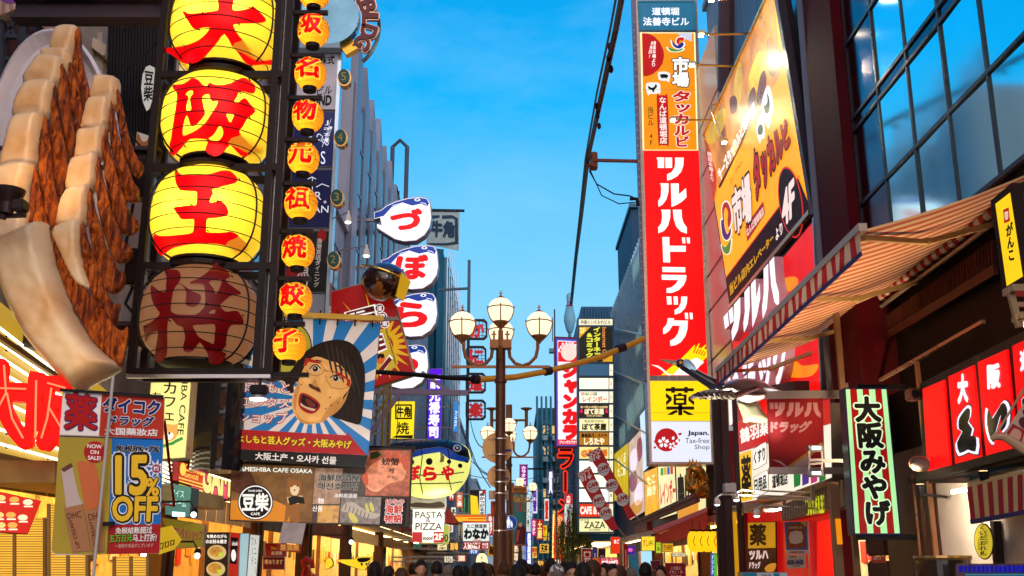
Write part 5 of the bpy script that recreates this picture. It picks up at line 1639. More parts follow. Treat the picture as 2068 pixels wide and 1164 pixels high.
def globe(root,c,R):
    g=MB().lathe(c,[(R*.45,-R*.95),(R*.80,-R*.62),(R*.99,-R*.08),(R,R*.15),(R*.90,R*.55),(R*.62,R*.85),(R*.3,R*1.02)],24).build('globe',GLOBE,root,sm=True)
    b=MB()
    b.lathe((c[0],c[1],c[2]-R*1.02),[(R*.10,-R*.55),(R*.16,-R*.42),(R*.60,0),(R*.66,R*.10),(R*.5,R*.14)],16)
    b.lathe((c[0],c[1],c[2]+R*.98),[(R*.42,0),(R*.36,R*.06),(R*.12,R*.2),(R*.05,R*.3)],12)
    b.tube([(c[0],c[1],c[2]+R*1.2),(c[0],c[1],c[2]+R*1.62)],R*.045,5).bar((c[0]-R*.14,c[1],c[2]+R*1.42),(c[0]+R*.14,c[1],c[2]+R*1.42),R*.07)
    b.tube([(c[0]+R*1.01*cos(2*pi*i/24),c[1]+R*1.01*sin(2*pi*i/24),c[2]+R*.2)for i in range(25)],R*.05,6)
    for a in(0,pi/2,pi,3*pi/2):
        pr=[(R*.62,-R*.92),(R*.86,-R*.6),(R*1.03,-R*.05),(R*1.04,R*.2),(R*1.1,R*.35)]
        b.tube([(c[0]+r*cos(a),c[1]+r*sin(a),c[2]+z)for r,z in pr],R*.05,6)
    b.build('globe_cage',LAMPMET,g)
def street_lamp(name,label,x,y,group='ornate street lamps'):
    r=thing(name,label,'street lamp',(x,y,.0),group)
    ZC=6.05
    MB().lathe((x,y,0),[(.20,0),(.20,.9),(.14,1.05),(.12,2.6),(.095,2.7),(.095,5.1),(.12,5.12),(.12,5.18),(.095,5.2),(.09,5.85),(.05,6.0)],20).build('pole',mat((.10,.042,.025),rough=.4,metal=.3,var=.3),r)
    bk=MB()
    bk.bar((x-.95,y,5.43),(x+.95,y,5.43),.05).box((x-.21,y-.12,5.78),(x+.21,y+.12,5.95),bev=.01)
    for s_ in(-1,1):
        bk.tube([(x+s_*.16,y,5.8),(x+s_*.18,y,5.62),(x+s_*.28,y,5.5),(x+s_*.42,y,5.45),(x+s_*.56,y,5.5),(x+s_*.68,y,5.62),(x+s_*.72,y,5.8),(x+s_*.72,y,6.0)],.034,8)
        bk.tube([(x,y+s_*.12,5.8),(x,y+s_*.2,5.6),(x,y+s_*.5,5.5),(x,y+s_*.72,5.7),(x,y+s_*.72,6.0)],.034,8)
        bk.tube([(x+s_*.13,y-.1,5.95),(x+s_*.13,y-.1,6.12)],.02,5).bar((x+s_*.13-.05,y-.1,6.05),(x+s_*.13+.05,y-.1,6.05),.025)
    bk.tube([(x,y,5.95),(x,y,6.15)],.05,8)
    bk.build('bracket',LAMPMET,r)
    for dx,dy,dz in((-.75,0,0),(.75,0,0),(0,.72,0),(0,-.05,.27)):
        globe(r,(x+dx,y+dy,ZC+.22+dz),.245)
    return r
L1=P3(1011,760,20)
street_lamp('street_lamp','nearest ornate lamp post with five warm glowing globes',L1.x,20)
L2=P3(1028,868,37)
street_lamp('street_lamp','second ornate lamp post standing behind the round sign backs',L2.x,37)
L3=P3(1050,1000,62)
street_lamp('street_lamp','third ornate lamp post further down the street',L3.x,62)
hp_=thing('banner_post','bronze bracket with capped uprights above the second lamp post','street furniture',(P3(1030,1140,41).x,41,0))
b_=MB()
pq=YP(41)
for u,v0 in((993,828),(1028,818),(1063,828)):
    b_.tube([pq.at(u,v0),pq.at(u,872)],.07 if u!=1028 else.13,10)
    if u!=1028:b_.lathe(tuple(pq.at(u,829)),[(.10,0),(.22,.05),(.22,.09),(.05,.12)],14)
b_.tube([pq.at(993,849),pq.at(1063,849)],.045,8)
for s_ in(-1,1):b_.tube([pq.at(1028+s_*4,866),pq.at(1028+s_*12,856),pq.at(1028+s_*18,850)],.03,6)
b_.tube([pq.at(1028,870),(pq.at(1028,870).x,41,0.1)],.11,10)
b_.each('post',LAMPMET,hp_)
for u,v,rx,lab in((1005,905,31,'larger round road sign seen from behind on the lamp post'),(1007,963,23.5,'smaller round road sign seen from behind below the larger one')):
    s=Sign('round_road_sign',lab,'road sign',YP(20.25),(u,v+rx))
    s.ell(u,v,rx,rx,mat((.62,.33,.12),rough=.5,metal=.2,var=.2),0,'back_plate',.02,36)
    s.polys([boxq(u-rx*.62,v-rx*.55,u+rx*.62,v-rx*.48),boxq(u-rx*.62,v+rx*.48,u+rx*.62,v+rx*.55)],mat((.25,.14,.07),rough=.4,metal=.5),8,'stiffener')
    s.poly(boxq(u+rx*.35,v+rx*.10,u+rx*.88,v+rx*.24),ink('#2a3a90'),8,'sticker')
s=Sign('supplementary_plate','small grey rectangular plate seen from behind on the lamp post','road sign',YP(20.25),(1007,1008))
s.cab(boxq(987,991,1027,1009),.02,mat((.38,.24,.16),rough=.45,metal=.4))
s=Sign('orange_notice','orange notice plate with arrows on the lamp post','notice',YP(20.3),(1006,1046))
s.cab(boxq(991,1012,1020,1044),.02,ink('#c84a10'));s.text('↑',(994,1015,1003,1024),BLACK,1,.03);s.text('→',(1006,1028,1018,1038),ink('#ffd040'),1,.03)
bd=MB()
for v in(888,920,952,975,998,1073,1107):bd.lathe((L1.x,20,P3(1008,v,20).z),[(.125,0),(.125,.02)],20)
s.k=.004
bd.each('steel_band',metal((.65,.6,.55)),[o for o in bpy.data.objects if o.name=='street_lamp'][0])
s=Sign('pedestrian_sign','round blue road sign with a white adult and child','road sign',YP(36.4),(1029,1072))
s.ell(1029,1056,15,15,mat((.7,.7,.75)),0,'rim',.004);s.ell(1029,1056,14.2,14.2,mat((.006,.05,.32),rough=.35,emit=.2,ecol=(.005,.06,.5)),2,'face')
wsg=ink('#e8f0f8')
s.ell(1027,1046,2,2.2,wsg,3,'figure');s.poly([(1024,1049),(1030,1049),(1031,1058),(1029.5,1058),(1029,1067),(1027.5,1067),(1027,1060),(1026,1067),(1024,1067),(1024,1058),(1022.5,1057)],wsg,3,'figure')
s.ell(1033,1054,1.4,1.5,wsg,3,'figure');s.poly([(1031,1056),(1035,1056),(1035.5,1061),(1034.5,1067),(1033,1062),(1032,1067),(1031,1061)],wsg,3,'figure')
for ch,u,v,lab in(('か',964,667,'topmost octagonal plate with red characters on thin bars'),('に',962,721,'second octagonal plate with a red curved character'),('道',961,775,'third octagonal plate crossed by the yellow pipe'),('楽',961,829,'lowest octagonal plate with a dense red character')):
    s=Sign('octagon_plate',lab,'sign',YP(68),(u,v+21),'octagonal crab restaurant plates')
    def octg(r,c):return[(u-r,v-r+c),(u-r+c,v-r),(u+r-c,v-r),(u+r,v-r+c),(u+r,v+r-c),(u+r-c,v+r),(u-r+c,v+r),(u-r,v+r-c)]
    s.poly(octg(20.5,6),mat((.02,.018,.02),rough=.4),0,'frame',.3,holes=[octg(17,5)])
    bb=MB()
    for k in(-10,-3,4,11):
        bb.tube([s.pt((u+k,v-17)),s.pt((u+k,v+17))],.022,4);bb.tube([s.pt((u-17,v+k)),s.pt((u+17,v+k))],.022,4)
    bb.build('grid_bar',metal((.3,.45,.55)),s.o)
    s.text(ch,(u-13,v-14,u+13,v+14),mat((.42,.015,.02),rough=.35,emit=.3,ecol=(.8,.02,.03)),2,.05,raised=.1)
pm_=thing('plate_mast','dark mast carrying the octagonal plates','mast',(P3(944,1000,68.6).x,68.6,0))
b_=MB();x_=P3(945,760,68.6).x
b_.bar((x_,68.6,.1),(x_,68.6,22),.2)
for v in(667,721,775,829):b_.bar((x_,68.6,P3(945,v,68.6).z),P3(966,v,68.5),.12)
b_.bar((x_,68.6,20),(-5,69,20),.15).bar((x_,68.6,14),(-5,69,14),.15)
b_.build('pole',mat((.05,.09,.13)),pm_)
s=board('takoyaki_sign','white takoyaki sign with black brush letters and a red base',YP(50),[(935,1053),(988,1055),(988,1093),(935,1093)],lit('#e8f0ec',.9),arm=-6)
s.text('たこ焼道楽',(943,1059,983,1067),BLACK,2,.03);s.text('わなか',(938,1069,986,1088),BLACK,2,.075);s.text('Wanaka',(955,1089,972,1093),ink('#c01818'),2,.02)
s.polys([boxq(935,1053,988,1056)],ink('#c01820'),2,'red_band')
s=board('number_one_sign','red sign under the white takoyaki sign reading number one',YP(50),boxq(935,1095,988,1110),lit('#a01018',.7))
s.text('今日も大阪で',(937,1096,970,1100),ink('#ffe8e0'),2,.02);s.text('人気No.1',(936,1100,968,1109),ink('#ffe8e0'),2,.06);s.text('味自慢\nたこ焼',(974,1097,986,1108),ink('#ffe8e0'),2,.02)
s=board('yellow_striped_sign','yellow and red striped sign above the takoyaki sign',YP(52),boxq(920,1040,982,1054),lit('#ffb820',.95))
s.polys([boxq(920,1041,982,1044),boxq(945,1047,982,1049)],ink('#d02010'),2,'stripe')
s=board('skewer_sign','black and yellow sign with a white strip of brush letters',YP(58),boxq(949,990,980,1044),lit('#1a1a22',.3),arm=-6)
s.poly([(950,1000),(964,1003),(968,1040),(951,1042)],lit('#ffd820',.9),2);s.poly(boxq(968,992,979,1042),lit('#f0f0f0',.95),2);s.text('串かつだるま',(969,996,978,1040),BLACK,3,.04,vert=True)
s.poly(boxq(974,991,979,998),ink('#c01818'),3,'seal')
pl2=thing('white_paper_lantern','white paper lantern with black letters near the crowd','paper lantern',tuple(P3(973,1135,52)))
c=P3(973,1135,52);MB().lathe(c,barrel(.28,.42,10,2.2,.95),20).build('shell',lit('#ffe8b0',1.2),pl2,sm=True)
MB().lathe((c.x,c.y,c.z+.40),[(.12,0),(.12,.06)],12).build('end_cap',BLACK,pl2)
s=Sign('lantern_letters_strip','black letters on the white paper lantern','lettering',YP(51.6),(973,1145));s.text('たこやき',(970,1124,976,1146),BLACK,1,.03,vert=True)
s=Sign('street_banner','teal street banner with orange letters and a robed figure','banner',YP(44),(1050,1101))
s.cab([(1036,998),(1064,997),(1063,1100),(1036,1100)],.03,mat((.04,.26,.27),rough=.6),'cloth')
s.poly(boxq(1035,983,1064,996),ink('#e08838'),1,'header');s.text('道頓堀商店会',(1037,986,1062,991),ink('#3a1408'),2,.02);s.text('Dotonbori',(1040,991,1060,995),ink('#3a1408'),2,.01)
s.text('GaTa',(1038,1001,1063,1014),ink('#e0a020'),1,.05);s.text('道頓堀\nまつり',(1040,1016,1054,1034),ink('#d03848'),1,.03,vert=True);s.text('ようこそ',(1055,1010,1062,1034),ink('#d0a020'),1,.03,vert=True)
s.poly(smooth([(1044,1068),(1048,1060),(1053,1058),(1058,1062),(1062,1072),(1060,1090),(1058,1100),(1042,1100),(1040,1082)]),ink('#5a1a2c'),1,'robe_print');s.ell(1051,1060,4,4.5,ink('#d8a890'),2,'face_print');s.poly([(1043,1072),(1050,1070),(1046,1095),(1041,1096)],ink('#b05048'),2,'sleeve_print')
MB().tube([s.pt((1034,996)),s.pt((1066,996))],.035,6).tube([s.pt((1034,1101)),s.pt((1066,1101))],.035,6).tube([(s.pt((1034,990)).x,44.1,.1),s.pt((1034,975),-.1)],.09,8).each('banner_rod',LAMPMET,s.o)
s=board('karaoke_sign','slim purple karaoke sign with white vertical letters',YP(64),boxq(1050,939,1065,981),lit('#7a1278',.9))
s.text('カラオケパ',(1053,942,1062,979),lit('#ffe8ff',1),2,.05,vert=True)
MB().bar(s.pt((1065,947),-.1),P3(1104,947,64.2),.1).each('wall_bracket',BLACK,s.o)
s=board('blue_column_sign','slim blue and white lit column sign deep in the street',YP(72),boxq(1063,1076,1074,1157),lit('#1426c8',1.0))
s.text('居酒屋道頓堀',(1065,1078,1072,1155),lit('#f0f4ff',1.1),2,.05,vert=True)
s=board('white_column_sign','slim white lit column sign above the blue one',YP(74),boxq(1063,1000,1070,1074),lit('#f0ece0',.9))
s.text('ラーメン横丁',(1064.5,1004,1068.5,1072),ink('#303060'),2,.03,vert=True)
s=Sign('karaoke_tower_sign','tall white karaoke sign with red letters and a plain round emblem','sign',YP(60),(1143,903))
s.cab([(1120,681),(1168,683),(1168,903),(1122,903)],.5,mat((.25,.03,.08)),grow=1.2)
s.poly([(1123,684),(1167,686),(1167,901),(1124,901)],lit('#3a50c8',.9),1)
s.poly([(1126,688),(1167,690),(1167,899),(1127,899)],lit('#f2f0fa',1.0),2)
s.poly([(1127,690),(1167,691),(1167,732),(1127,731)],lit('#e80818',.95),3)
s.ell(1149,712,16,17,lit('#f8dcd0',.95),4,'emblem')
for i,ch in enumerate('KARAOKE'):
    a=radians(-165+i*20);s.text(ch,(1149+20*cos(a)-2.5,714+21*sin(a)-3,1149+20*cos(a)+2.5,714+21*sin(a)+3),ink('#f8e8f0'),5,.06)
s.text('ジャンカラ',(1138,736,1166,886),lit('#ee0a14',.95),3,.11,vert=True)
s.poly(boxq(1127,888,1167,899),lit('#e80818',.95),3);s.text('ジャンボカラオケ',(1130,890,1166,897),ink('#fff0f0'),4,.04)
MB().bar(s.pt((1168,760),-.3),(4.6,60.4,s.pt((1168,760)).z),.12).bar(s.pt((1168,880),-.3),(4.6,60.4,s.pt((1168,880)).z),.12).each('wall_bracket',BLACK,s.o)
pn=thing('bowling_pin','giant blue grey bowling pin with red neck stripes on a roof','bowling pin',tuple(P3(1151,676,78)))
c=P3(1151,674,78);k=78/F
pp=[(3,0),(6,3),(9,12),(12.3,26),(12,36),(9,50),(6.5,60),(5.2,66),(6,73),(6.6,79),(5.5,84),(2,87)]
MB().lathe(tuple(c),[(r*k,z*k)for r,z in pp],24).build('pin_body',mat((.16,.40,.52),rough=.35,var=.12),pn,sm=True)
for z,r in((57,7.5),(64,5.6)):MB().lathe((c.x,c.y,c.z+z*k),[(r*k*1.03,0),(r*k*1.0,3*k)],24).each('neck_stripe',mat((.30,.03,.10),rough=.4),pn)
MB().tube([tuple(c),(c.x,c.y,c.z-1.2)],.12,8).box((c.x-1.6,c.y-.3,c.z-1.5),(c.x+1.0,c.y+.3,c.z-1.2)).bar((c.x-.6,c.y+.2,c.z-1.3),(c.x-.6,c.y+.2,0.1),.3).build('pin_stand',mat((.1,.2,.28)),pn)
mst=thing('antenna_mast','thin antenna masts left of the karaoke sign','mast',tuple(P3(1120,700,62)))
MB().tube([P3(1120,690,62),P3(1120,625,62)],.05,6).tube([P3(1116,690,62),P3(1116,642,62)],.03,6).tube([P3(1120,690,62),(P3(1120,690,62).x,62,.1)],.06,6).build('pole',mat((.08,.1,.12)),mst)
s=Sign('ramen_neon_sign','red neon ramen letters on an open steel lattice','neon sign',YP(66),(1142,1095))
b_=MB()
for u in(1124,1134,1146,1158):b_.tube([s.pt((u,905)),s.pt((u,1100))],.04,5)
for v in range(910,1100,18):b_.tube([s.pt((1122,v)),s.pt((1160,v))],.03,5)
b_.build('lattice',metal((.35,.32,.35),.4),s.o)
s.text('ラーメン',(1126,908,1158,1090),mat((.4,.02,.01),rough=.3),4,.08,vert=True,raised=.15)
s.text('ラーメン',(1126,908,1158,1090),lit('#ff3010',1.3),18,.075,vert=True)
s.text('ラーメン',(1126,908,1158,1090),mat((.16,.01,.008),rough=.4),20,.02,vert=True)
s=board('golden_dragon_ramen_sign','orange red glowing ramen sign edged with bulbs',YP(62),[(1117,1039),(1143,1039),(1141,1128),(1116,1128)],lit('#e83808',1.0))
s.text('金龍ラーメン',(1122,1042,1138,1124),lit('#ffb070',1.1),2,.03,vert=True)
bl=MB()
for i in range(22):
    for u in(1118,1142):bl.ball(s.pt((u-i*.07,1041+i*4),.05),.045,6,4)
bl.build('bulb',lit('#ffd060',3,0),s.o)['kind']='stuff'
s=board('white_sushi_strip','narrow white vertical sign with a red top panel',YP(58),boxq(1140,998,1156,1086),lit('#e8ece8',.85))
s.poly(boxq(1140,998,1156,1019),lit('#d01418',.9),2);s.text('大阪',(1144,1001,1152,1017),ink('#ffecec'),3,.03,vert=True);s.text('回転寿司',(1144,1022,1152,1048),ink('#303030'),2,.02,vert=True);s.text('四川料理',(1143,1050,1153,1084),ink('#c01820'),2,.04,vert=True)
s=Sign('directory_tower','tall lit tenant directory tower of stacked sign panels','sign tower',YP(55),(1203,1075))
s.cab([(1167,643),(1239,643),(1240,1076),(1168,1076)],.9,mat((.06,.13,.20),rough=.4),grow=1)
s.poly(boxq(1169,645,1237,657),lit('#f4eecc',1),1);s.text('中座くいだおれビル',(1173,647,1233,655),ink('#5a5020'),2,.02)
s.poly([(1170,661),(1236,661),(1237,731),(1170,731)],lit('#26241c',.6),1)
s.polys([[(1170,661),(1192,661),(1170,684)],[(1216,731),(1237,715),(1237,731)]],lit('#e0a820',.9),2,'corner_flash')
s.text('2F',(1171,663,1182,673),lit('#fff0a0',1),3,.03)
s.text('インターネット',(1199,662,1212,730),lit('#e8e840',1),3,.06,vert=True);s.text('&コミック',(1184,674,1197,722),lit('#e8e840',1),3,.06,vert=True)
s.text('Internet Cafe',[(1224,662),(1225,729),(1217,729),(1216,662)],lit('#e89048',1),3,.02)
rows=[(736,759,'#4a7aa0',.5),(764,786,'#fdf8dc',1.1),(791,814,'#fdf6dc',1.05),(818,843,'#3a2010',.6),(846,871,'#f4eab0',1.0),(874,899,'#b87818',.9),(903,927,'#f4e08c',1.0),
        (931,955,'#fdfce8',1.1),(959,984,'#fff9e0',1.1),(988,1014,'#fdfdf6',1.1),(1018,1044,'#e03810',.95),(1048,1074,'#f4f0b0',1.0)]
for v0,v1,colr,e in rows:
    s.poly(boxq(1170,v0,1229,v1),lit(colr,e),1,'tenant_panel');s.poly(boxq(1230.5,v0,1238,v1),lit('#fbf4d4',1.0),1,'floor_panel')
for i,(v0,v1,_,_)in enumerate(rows):s.text('6554433221BB'[i],(1232.5,(v0+v1)/2-3,1235.5,(v0+v1)/2+3),ink('#807850'),2,0)
for i,(ch,cc)in enumerate(zip('カラオケ',('#c83010','#30903a','#e0b020','#206878'))):
    s.poly(boxq(1174+i*8.2,793,1180.5+i*8.2,799),lit(cc,.8),2,'letter_tile');s.text(ch,(1175+i*8.2,794,1179.5+i*8.2,798),ink('#fff8e8'),3,.03)
s.text('レインボー',(1177,801,1226,812),lit('#d83010',.9),2,.03)
s.text('食べ飲み放題の本格焼',(1172,820,1227,825),ink('#f0d090'),2,.02);s.text('ぼて茶屋',(1181,826,1219,837),lit('#ffecc0',1),2,.06);s.text('TASTE OF OSAKA',(1184,838,1216,842),ink('#f0d090'),2,.02)
s.ell(1174,831,3,4,lit('#e02060',.9),2,'emblem');s.ell(1225,831,3,4,lit('#e02060',.9),2,'emblem')
s.text('鉄板焼DINING',(1180,848,1220,854),ink('#808040'),2,.01);s.text('ぼて茶屋',(1176,856,1224,869),ink('#2a2418'),2,.05)
s.text('鶴橋風月しろたや',(1174,876,1226,884),ink('#3a1c08'),2,.04);s.text('しろたや',(1180,885,1220,898),lit('#fff0c8',1),2,.06)
s.text('@宴会場',(1174,908,1226,923),lit('#e07818',.9),2,.05)
s.text('CAFE & BAR',(1172,1024,1226,1038),lit('#fff0e4',1),2,.06)
s.text('LIVE HOUSE',(1172,1049,1190,1052),BLACK,2,.02);s.text('ZAZA',(1180,1054,1222,1067),BLACK,2,.015);s.text('DOTONBORI',(1190,1069,1212,1072),ink('#505040'),2,.02)
for gv in(762,816,901,957,1016):
    s.line([(1169,gv),(1239,gv)],2,mat((.05,.08,.12)),2,'divider')
CB=lambda t:zz(1080,820,3.384,t)
for lab,q,inc in(('upper twisted red cafe banner with checkered ends',"355,325 445,280 540,470 590,560 640,670 690,750 640,780 590,660 510,540 430,430",[(405,355),(468,435),(525,545),(600,640)]),
                    ('lower twisted red cafe banner with round white labels',"290,465 378,410 440,550 500,690 575,840 525,855 455,760 390,650 340,560",[(345,490),(398,550),(438,650),(485,735)])):
    s=Sign('cafe_banner',lab,'banner',Plane(P3(1215,980,35),(.15,-1,0)),CB(q.split()[5])[0],'twisted red cafe banners')
    L=CB(q)
    s.cab(L,.03,mat((.42,.025,.03),rough=.55,emit=.08,ecol=(.7,.02,.02)),'cloth')
    m2=len(L)//2
    a,b2=L[0],L[1]
    chk=[]
    dx,dy=(b2[0]-a[0])/6,(b2[1]-a[1])/6
    ex,ey=(L[2][0]-b2[0])*.06,(L[2][1]-b2[1])*.06
    for i in range(6):
        for j in range(3):
            if(i+j)%2==0:
                x,y=a[0]+dx*i+ex*j,a[1]+dy*i+ey*j
                chk.append([(x,y),(x+dx,y+dy),(x+dx+ex,y+dy+ey),(x+ex,y+ey)])
    s.polys(chk,ink('#e8e0dc'),1,'check_pattern')
    ch=['B1↓','CAFE','INFO','LIVE']
    for(x,y),tx in zip(inc,ch):
        c=CB(f"{x},{y}")[0]
        if tx!='B1↓':
            s.ell(*c,12.5,13.5,ink('#dcd8d8'),2,'label_disc',rot=.3);s.text(tx,[(c[0]-10,c[1]-4),(c[0]+9,c[1]-9),(c[0]+10,c[1]-2),(c[0]-9,c[1]+4)],ink('#a82020'),3,.06)
            s.line([(c[0]-9,c[1]+7),(c[0]+10,c[1]+3)],1,ink('#806868'),3,'rule')
        else:s.text(tx,[(c[0]-10,c[1]-3),(c[0]+11,c[1]-11),(c[0]+13,c[1]+1),(c[0]-8,c[1]+9)],ink('#f0e8e8'),2,.06)
    MB().tube([s.pt(L[0],-.03),s.pt(L[m2],-.03)],.02,6).tube([s.pt(L[m2],-.03),s.pt((L[m2][0]+14,L[m2][1]+18),-.05)],.03,6).build('pole',metal((.5,.5,.5)),s.o)
yp=thing('yellow_guard_pipe','yellow sleeved cable crossing the street behind the lamp post','cable',tuple(P3(1150,735,30)))
pth=[P3(1300,684,30.6),P3(1265,700,30.2),P3(1210,722,29.6),P3(1150,739,29),P3(1100,751,28.5),P3(1040,762,28),P3(965,767,27.5)]
MB().tube(pth,.085,10).build('sleeve',mat((.62,.33,.03),rough=.4,var=.15),yp)
cf=MB()
for a,b2 in((P3(1246,706,30),P3(1262,701,30.1)),(P3(1100,751,28.5),P3(1112,748.5,28.6)),(P3(955,766,27.4),P3(966,767,27.5))):cf.tube([a,b2],.125,10)
cf.each('joint_collar',mat((.02,.012,.02)),yp)
MB().tube([P3(962,766,27.5),P3(900,763,26.8),P3(840,757,26.2),P3(770,752,25.6),(-6.0,25,P3(740,748,25.3).z)],.06,8).build('black_cable',BLACK,yp)
cbn=thing('overhead_cables','bundle of black cables sweeping from overhead to the far bowling pin','cables',tuple(P3(1190,330,30)))
for k,du in enumerate((-7,0,7,3)):
    pts=[P3(1262+du*1.1,-60,13),P3(1240+du*1.1,60,17),P3(1212+du,190,22),P3(1186+du*.5,320,30),P3(1174+du*.4,430,42),P3(1163+du*.3,520,56),P3(1153+du*.25,620,80),P3(1148+du*.25,720,110)]
    MB().tube(pts,[.020,.022,.025,.03,.035,.04,.05,.05],6).build('cable',mat((.03,.024,.022),rough=.5),cbn)
kn=MB()
for u,v,Y in((1232,95,18.3),(1229,118,18.9),(1234,140,19.2),(1205,215,23),(1207,235,23.8),(1210,255,24.4)):kn.ball(P3(u,v,Y),(.05,.05,.09),8,6)
kn.each('cable_clamp',BLACK,cbn)
br=thing('cable_bracket','rusty wall bracket carrying the cable bundle beside the red sign','bracket',tuple(P3(1240,326,30.6)))
p0=P3(1288,326,30.6)
b_=MB();b_.bar(P3(1198,324,30.6),p0,.10,.08).box(P3(1192,306,30.6),P3(1206,346,30.9),bev=.03)
b_.tube([P3(1186,312,30.6),P3(1194,316,30.6)],.07,8).tube([P3(1184,332,30.6),P3(1194,336,30.6)],.07,8)
b_.build('arm',mat((.20,.06,.035),rough=.55,var=.3),br)
MB().tube([P3(1190,345,30.6),P3(1205,372,30.6),P3(1240,392,30.6),P3(1272,396,30.6),P3(1290,404,30.6)],.022,6).tube([P3(1190,340,30.6),P3(1215,395,30.6),P3(1250,412,30.6),P3(1290,408,30.6)],.018,6).tube([P3(1272,402,30.6),P3(1286,402,30.6),P3(1289,416,30.6)],.06,8).each('slack_cable',BLACK,br)
dc=thing('distant_cables','thin black cables strung between the far left buildings and lamps','cables',tuple(P3(960,900,50)))
for a,b2 in(((945,900,60),(985,960,38)),((940,870,60),(990,985,38)),((950,930,60),(1060,985,60)),((945,960,60),(1100,960,80)),((1085,970,80),(1060,990,60)),((1100,900,80),(1200,985,56)),((950,850,60),(975,905,38))):
    A,B=P3(*a),P3(*b2);M=A.lerp(B,.5)-Vector((0,0,.35))
    MB().tube([A,A.lerp(M,.5)-Vector((0,0,.08)),M,M.lerp(B,.5)-Vector((0,0,.08)),B],.022,5).build('cable',BLACK,dc)
wt=thing('willow_tree','small drooping willow tree by the white directory tower','tree',(P3(1160,1150,57).x,57,0))
x0,y0=WL[wt.name].x,57
tk=MB()
tk.tube([(x0,y0,0),(x0+.05,y0,1.6),(x0-.1,y0,3.0),(x0+.1,y0,4.4)],[.14,.11,.08,.03],8)
limbs=[]
for i in range(11):
    a=random.uniform(0,2*pi);z=random.uniform(2.4,4.3);L=random.uniform(.3,.75)
    e=Vector((x0+L*cos(a),y0+L*sin(a),z+.5))
    limbs.append(e);tk.tube([(x0,y0,z-.3),(x0+L*.5*cos(a),y0+L*.5*sin(a),z+.35),e],[.05,.03,.015],5)
tk.build('trunk',mat((.06,.04,.025),rough=.8),wt)
lf=MB()
for e in limbs+[Vector((x0,y0,4.5)),Vector((x0+.2,y0,4.1))]:
    for k in range(20):
        px,py=e.x+random.gauss(0,.18),e.y+random.gauss(0,.25)
        z=e.z+random.uniform(-.1,.4);L=random.uniform(.9,2.4);sw=random.uniform(-.15,.15)
        n_=int(L/.085)
        for j in range(n_):
            q=Vector((px+sw*j/n_,py+random.uniform(-.04,.04),z-j*.085))
            a=random.uniform(0,2*pi);w=.035
            dx,dy=cos(a)*w,sin(a)*w
            lf.add([q,q+Vector((dx,dy,-.05)),q+Vector((dx*.3,dy*.3,-.14)),q+Vector((-dx*.3,-dy*.3,-.06))],[(0,1,2,3)],mi=random.randrange(3))
lf.build('crown',[mat((.10,.15,.02),rough=.6),mat((.16,.19,.03),rough=.6),mat((.06,.10,.02),rough=.6)],wt,fix=False)
def nobori(lab,Y,q,col,tx,tc,name='upright_banner'):
    s=Sign(name,lab,'banner',YP(Y),(q[0],q[3]))
    s.cab(q,.02,ink(col),'cloth');s.text(tx,(q[0]+4,q[1]+14,q[2]-3,q[3]-2),ink(tc),1,.04,vert=True)
    p=s.pt((q[0]-1.5,q[1]-2));MB().tube([p,(p.x,p.y,.1)],.02,6).bar(p,s.pt((q[2],q[1]-1)),.025).build('pole',metal((.6,.6,.6)),s.o)
    return s
s=nobori('red upright banner with a crab emblem and white kana',42,(1176,1110,1196,1158),'#b0101a','かに','#f0e8e4')
s.poly(boxq(1179,1114,1193,1125),ink('#f0e8e4'),1,'emblem_box');s.poly(smooth([(1181,1119),(1186,1116),(1191,1119),(1189,1124),(1183,1124)]),ink('#b0101a'),2,'crab_emblem')
nobori('blue and white upright banner behind the red crab banner',45,(1196,1104,1206,1142),'#2050b0','居酒','#f0f0f0')
nobori('dark plum upright banner with small pale letters',46,(1208,1108,1223,1142),'#3a1428','日本酒','#d8c8d0')
s=board('hundred_yen_sign','red street sign advertising a hundred yen price',YP(40),boxq(1211,1127,1250,1141),lit('#c01420',.9));s.text('インターネット',(1214,1128,1246,1131),ink('#ffe8e8'),2,.02);s.text('30分100円',(1215,1132,1247,1139),ink('#fff0f0'),2,.06)
board('white_price_strip','white lit strip under the hundred yen sign',YP(40),boxq(1212,1142,1250,1152),lit('#f4e8c0',.9))
s=board('red_hanging_box','red box lantern sign beside the cafe shop',YP(48),boxq(1234,1085,1252,1118),lit('#e03010',.95));s.text('あご',(1240,1090,1250,1098),ink('#fff0e8'),2,.05)
s=board('violet_screen','violet lit screen among the low signs on the right',YP(43),boxq(1265,1103,1282,1120),lit('#3a1a90',.9));s.ell(1273,1111,5,4,lit('#f060b0',.9),2,'picture')
nobori('slim red upright banner at the right of the crowd',38,(1259,1098,1268,1160),'#a8101c','居酒屋','#f0d8d0')
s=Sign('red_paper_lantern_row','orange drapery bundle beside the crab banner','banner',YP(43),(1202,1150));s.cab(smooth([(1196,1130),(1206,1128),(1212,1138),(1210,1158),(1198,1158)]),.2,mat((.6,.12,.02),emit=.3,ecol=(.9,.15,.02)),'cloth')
SY=31.0
s=Sign('tall_drugstore_sign','towering red and yellow lit drugstore sign with white katakana','sign tower',YP(SY),(1375,940))
body=[(1284,-8),(1407,-8),(1444,938),(1312,938)]
s.cab(body,.75,metal((.50,.42,.34),.28),off=-.01)
s.cab([(1276,-8),(1285,-8),(1312,770),(1304,768)],.3,mat((.25,.20,.27),rough=.4),'edge_plate',off=-.02)
TS=lambda oy,t:zz(1290,oy,4.85,t)
s.poly([(1288,3),(1403,3),(1405,62),(1291,62)],mat((.03,.20,.33),rough=.3,emit=.25,ecol=(.02,.22,.38)),1,'header_panel')
s.frame([(1287,2),(1404,2),(1406,63),(1290,63)],3,mat((.06,.28,.42),rough=.3),2)
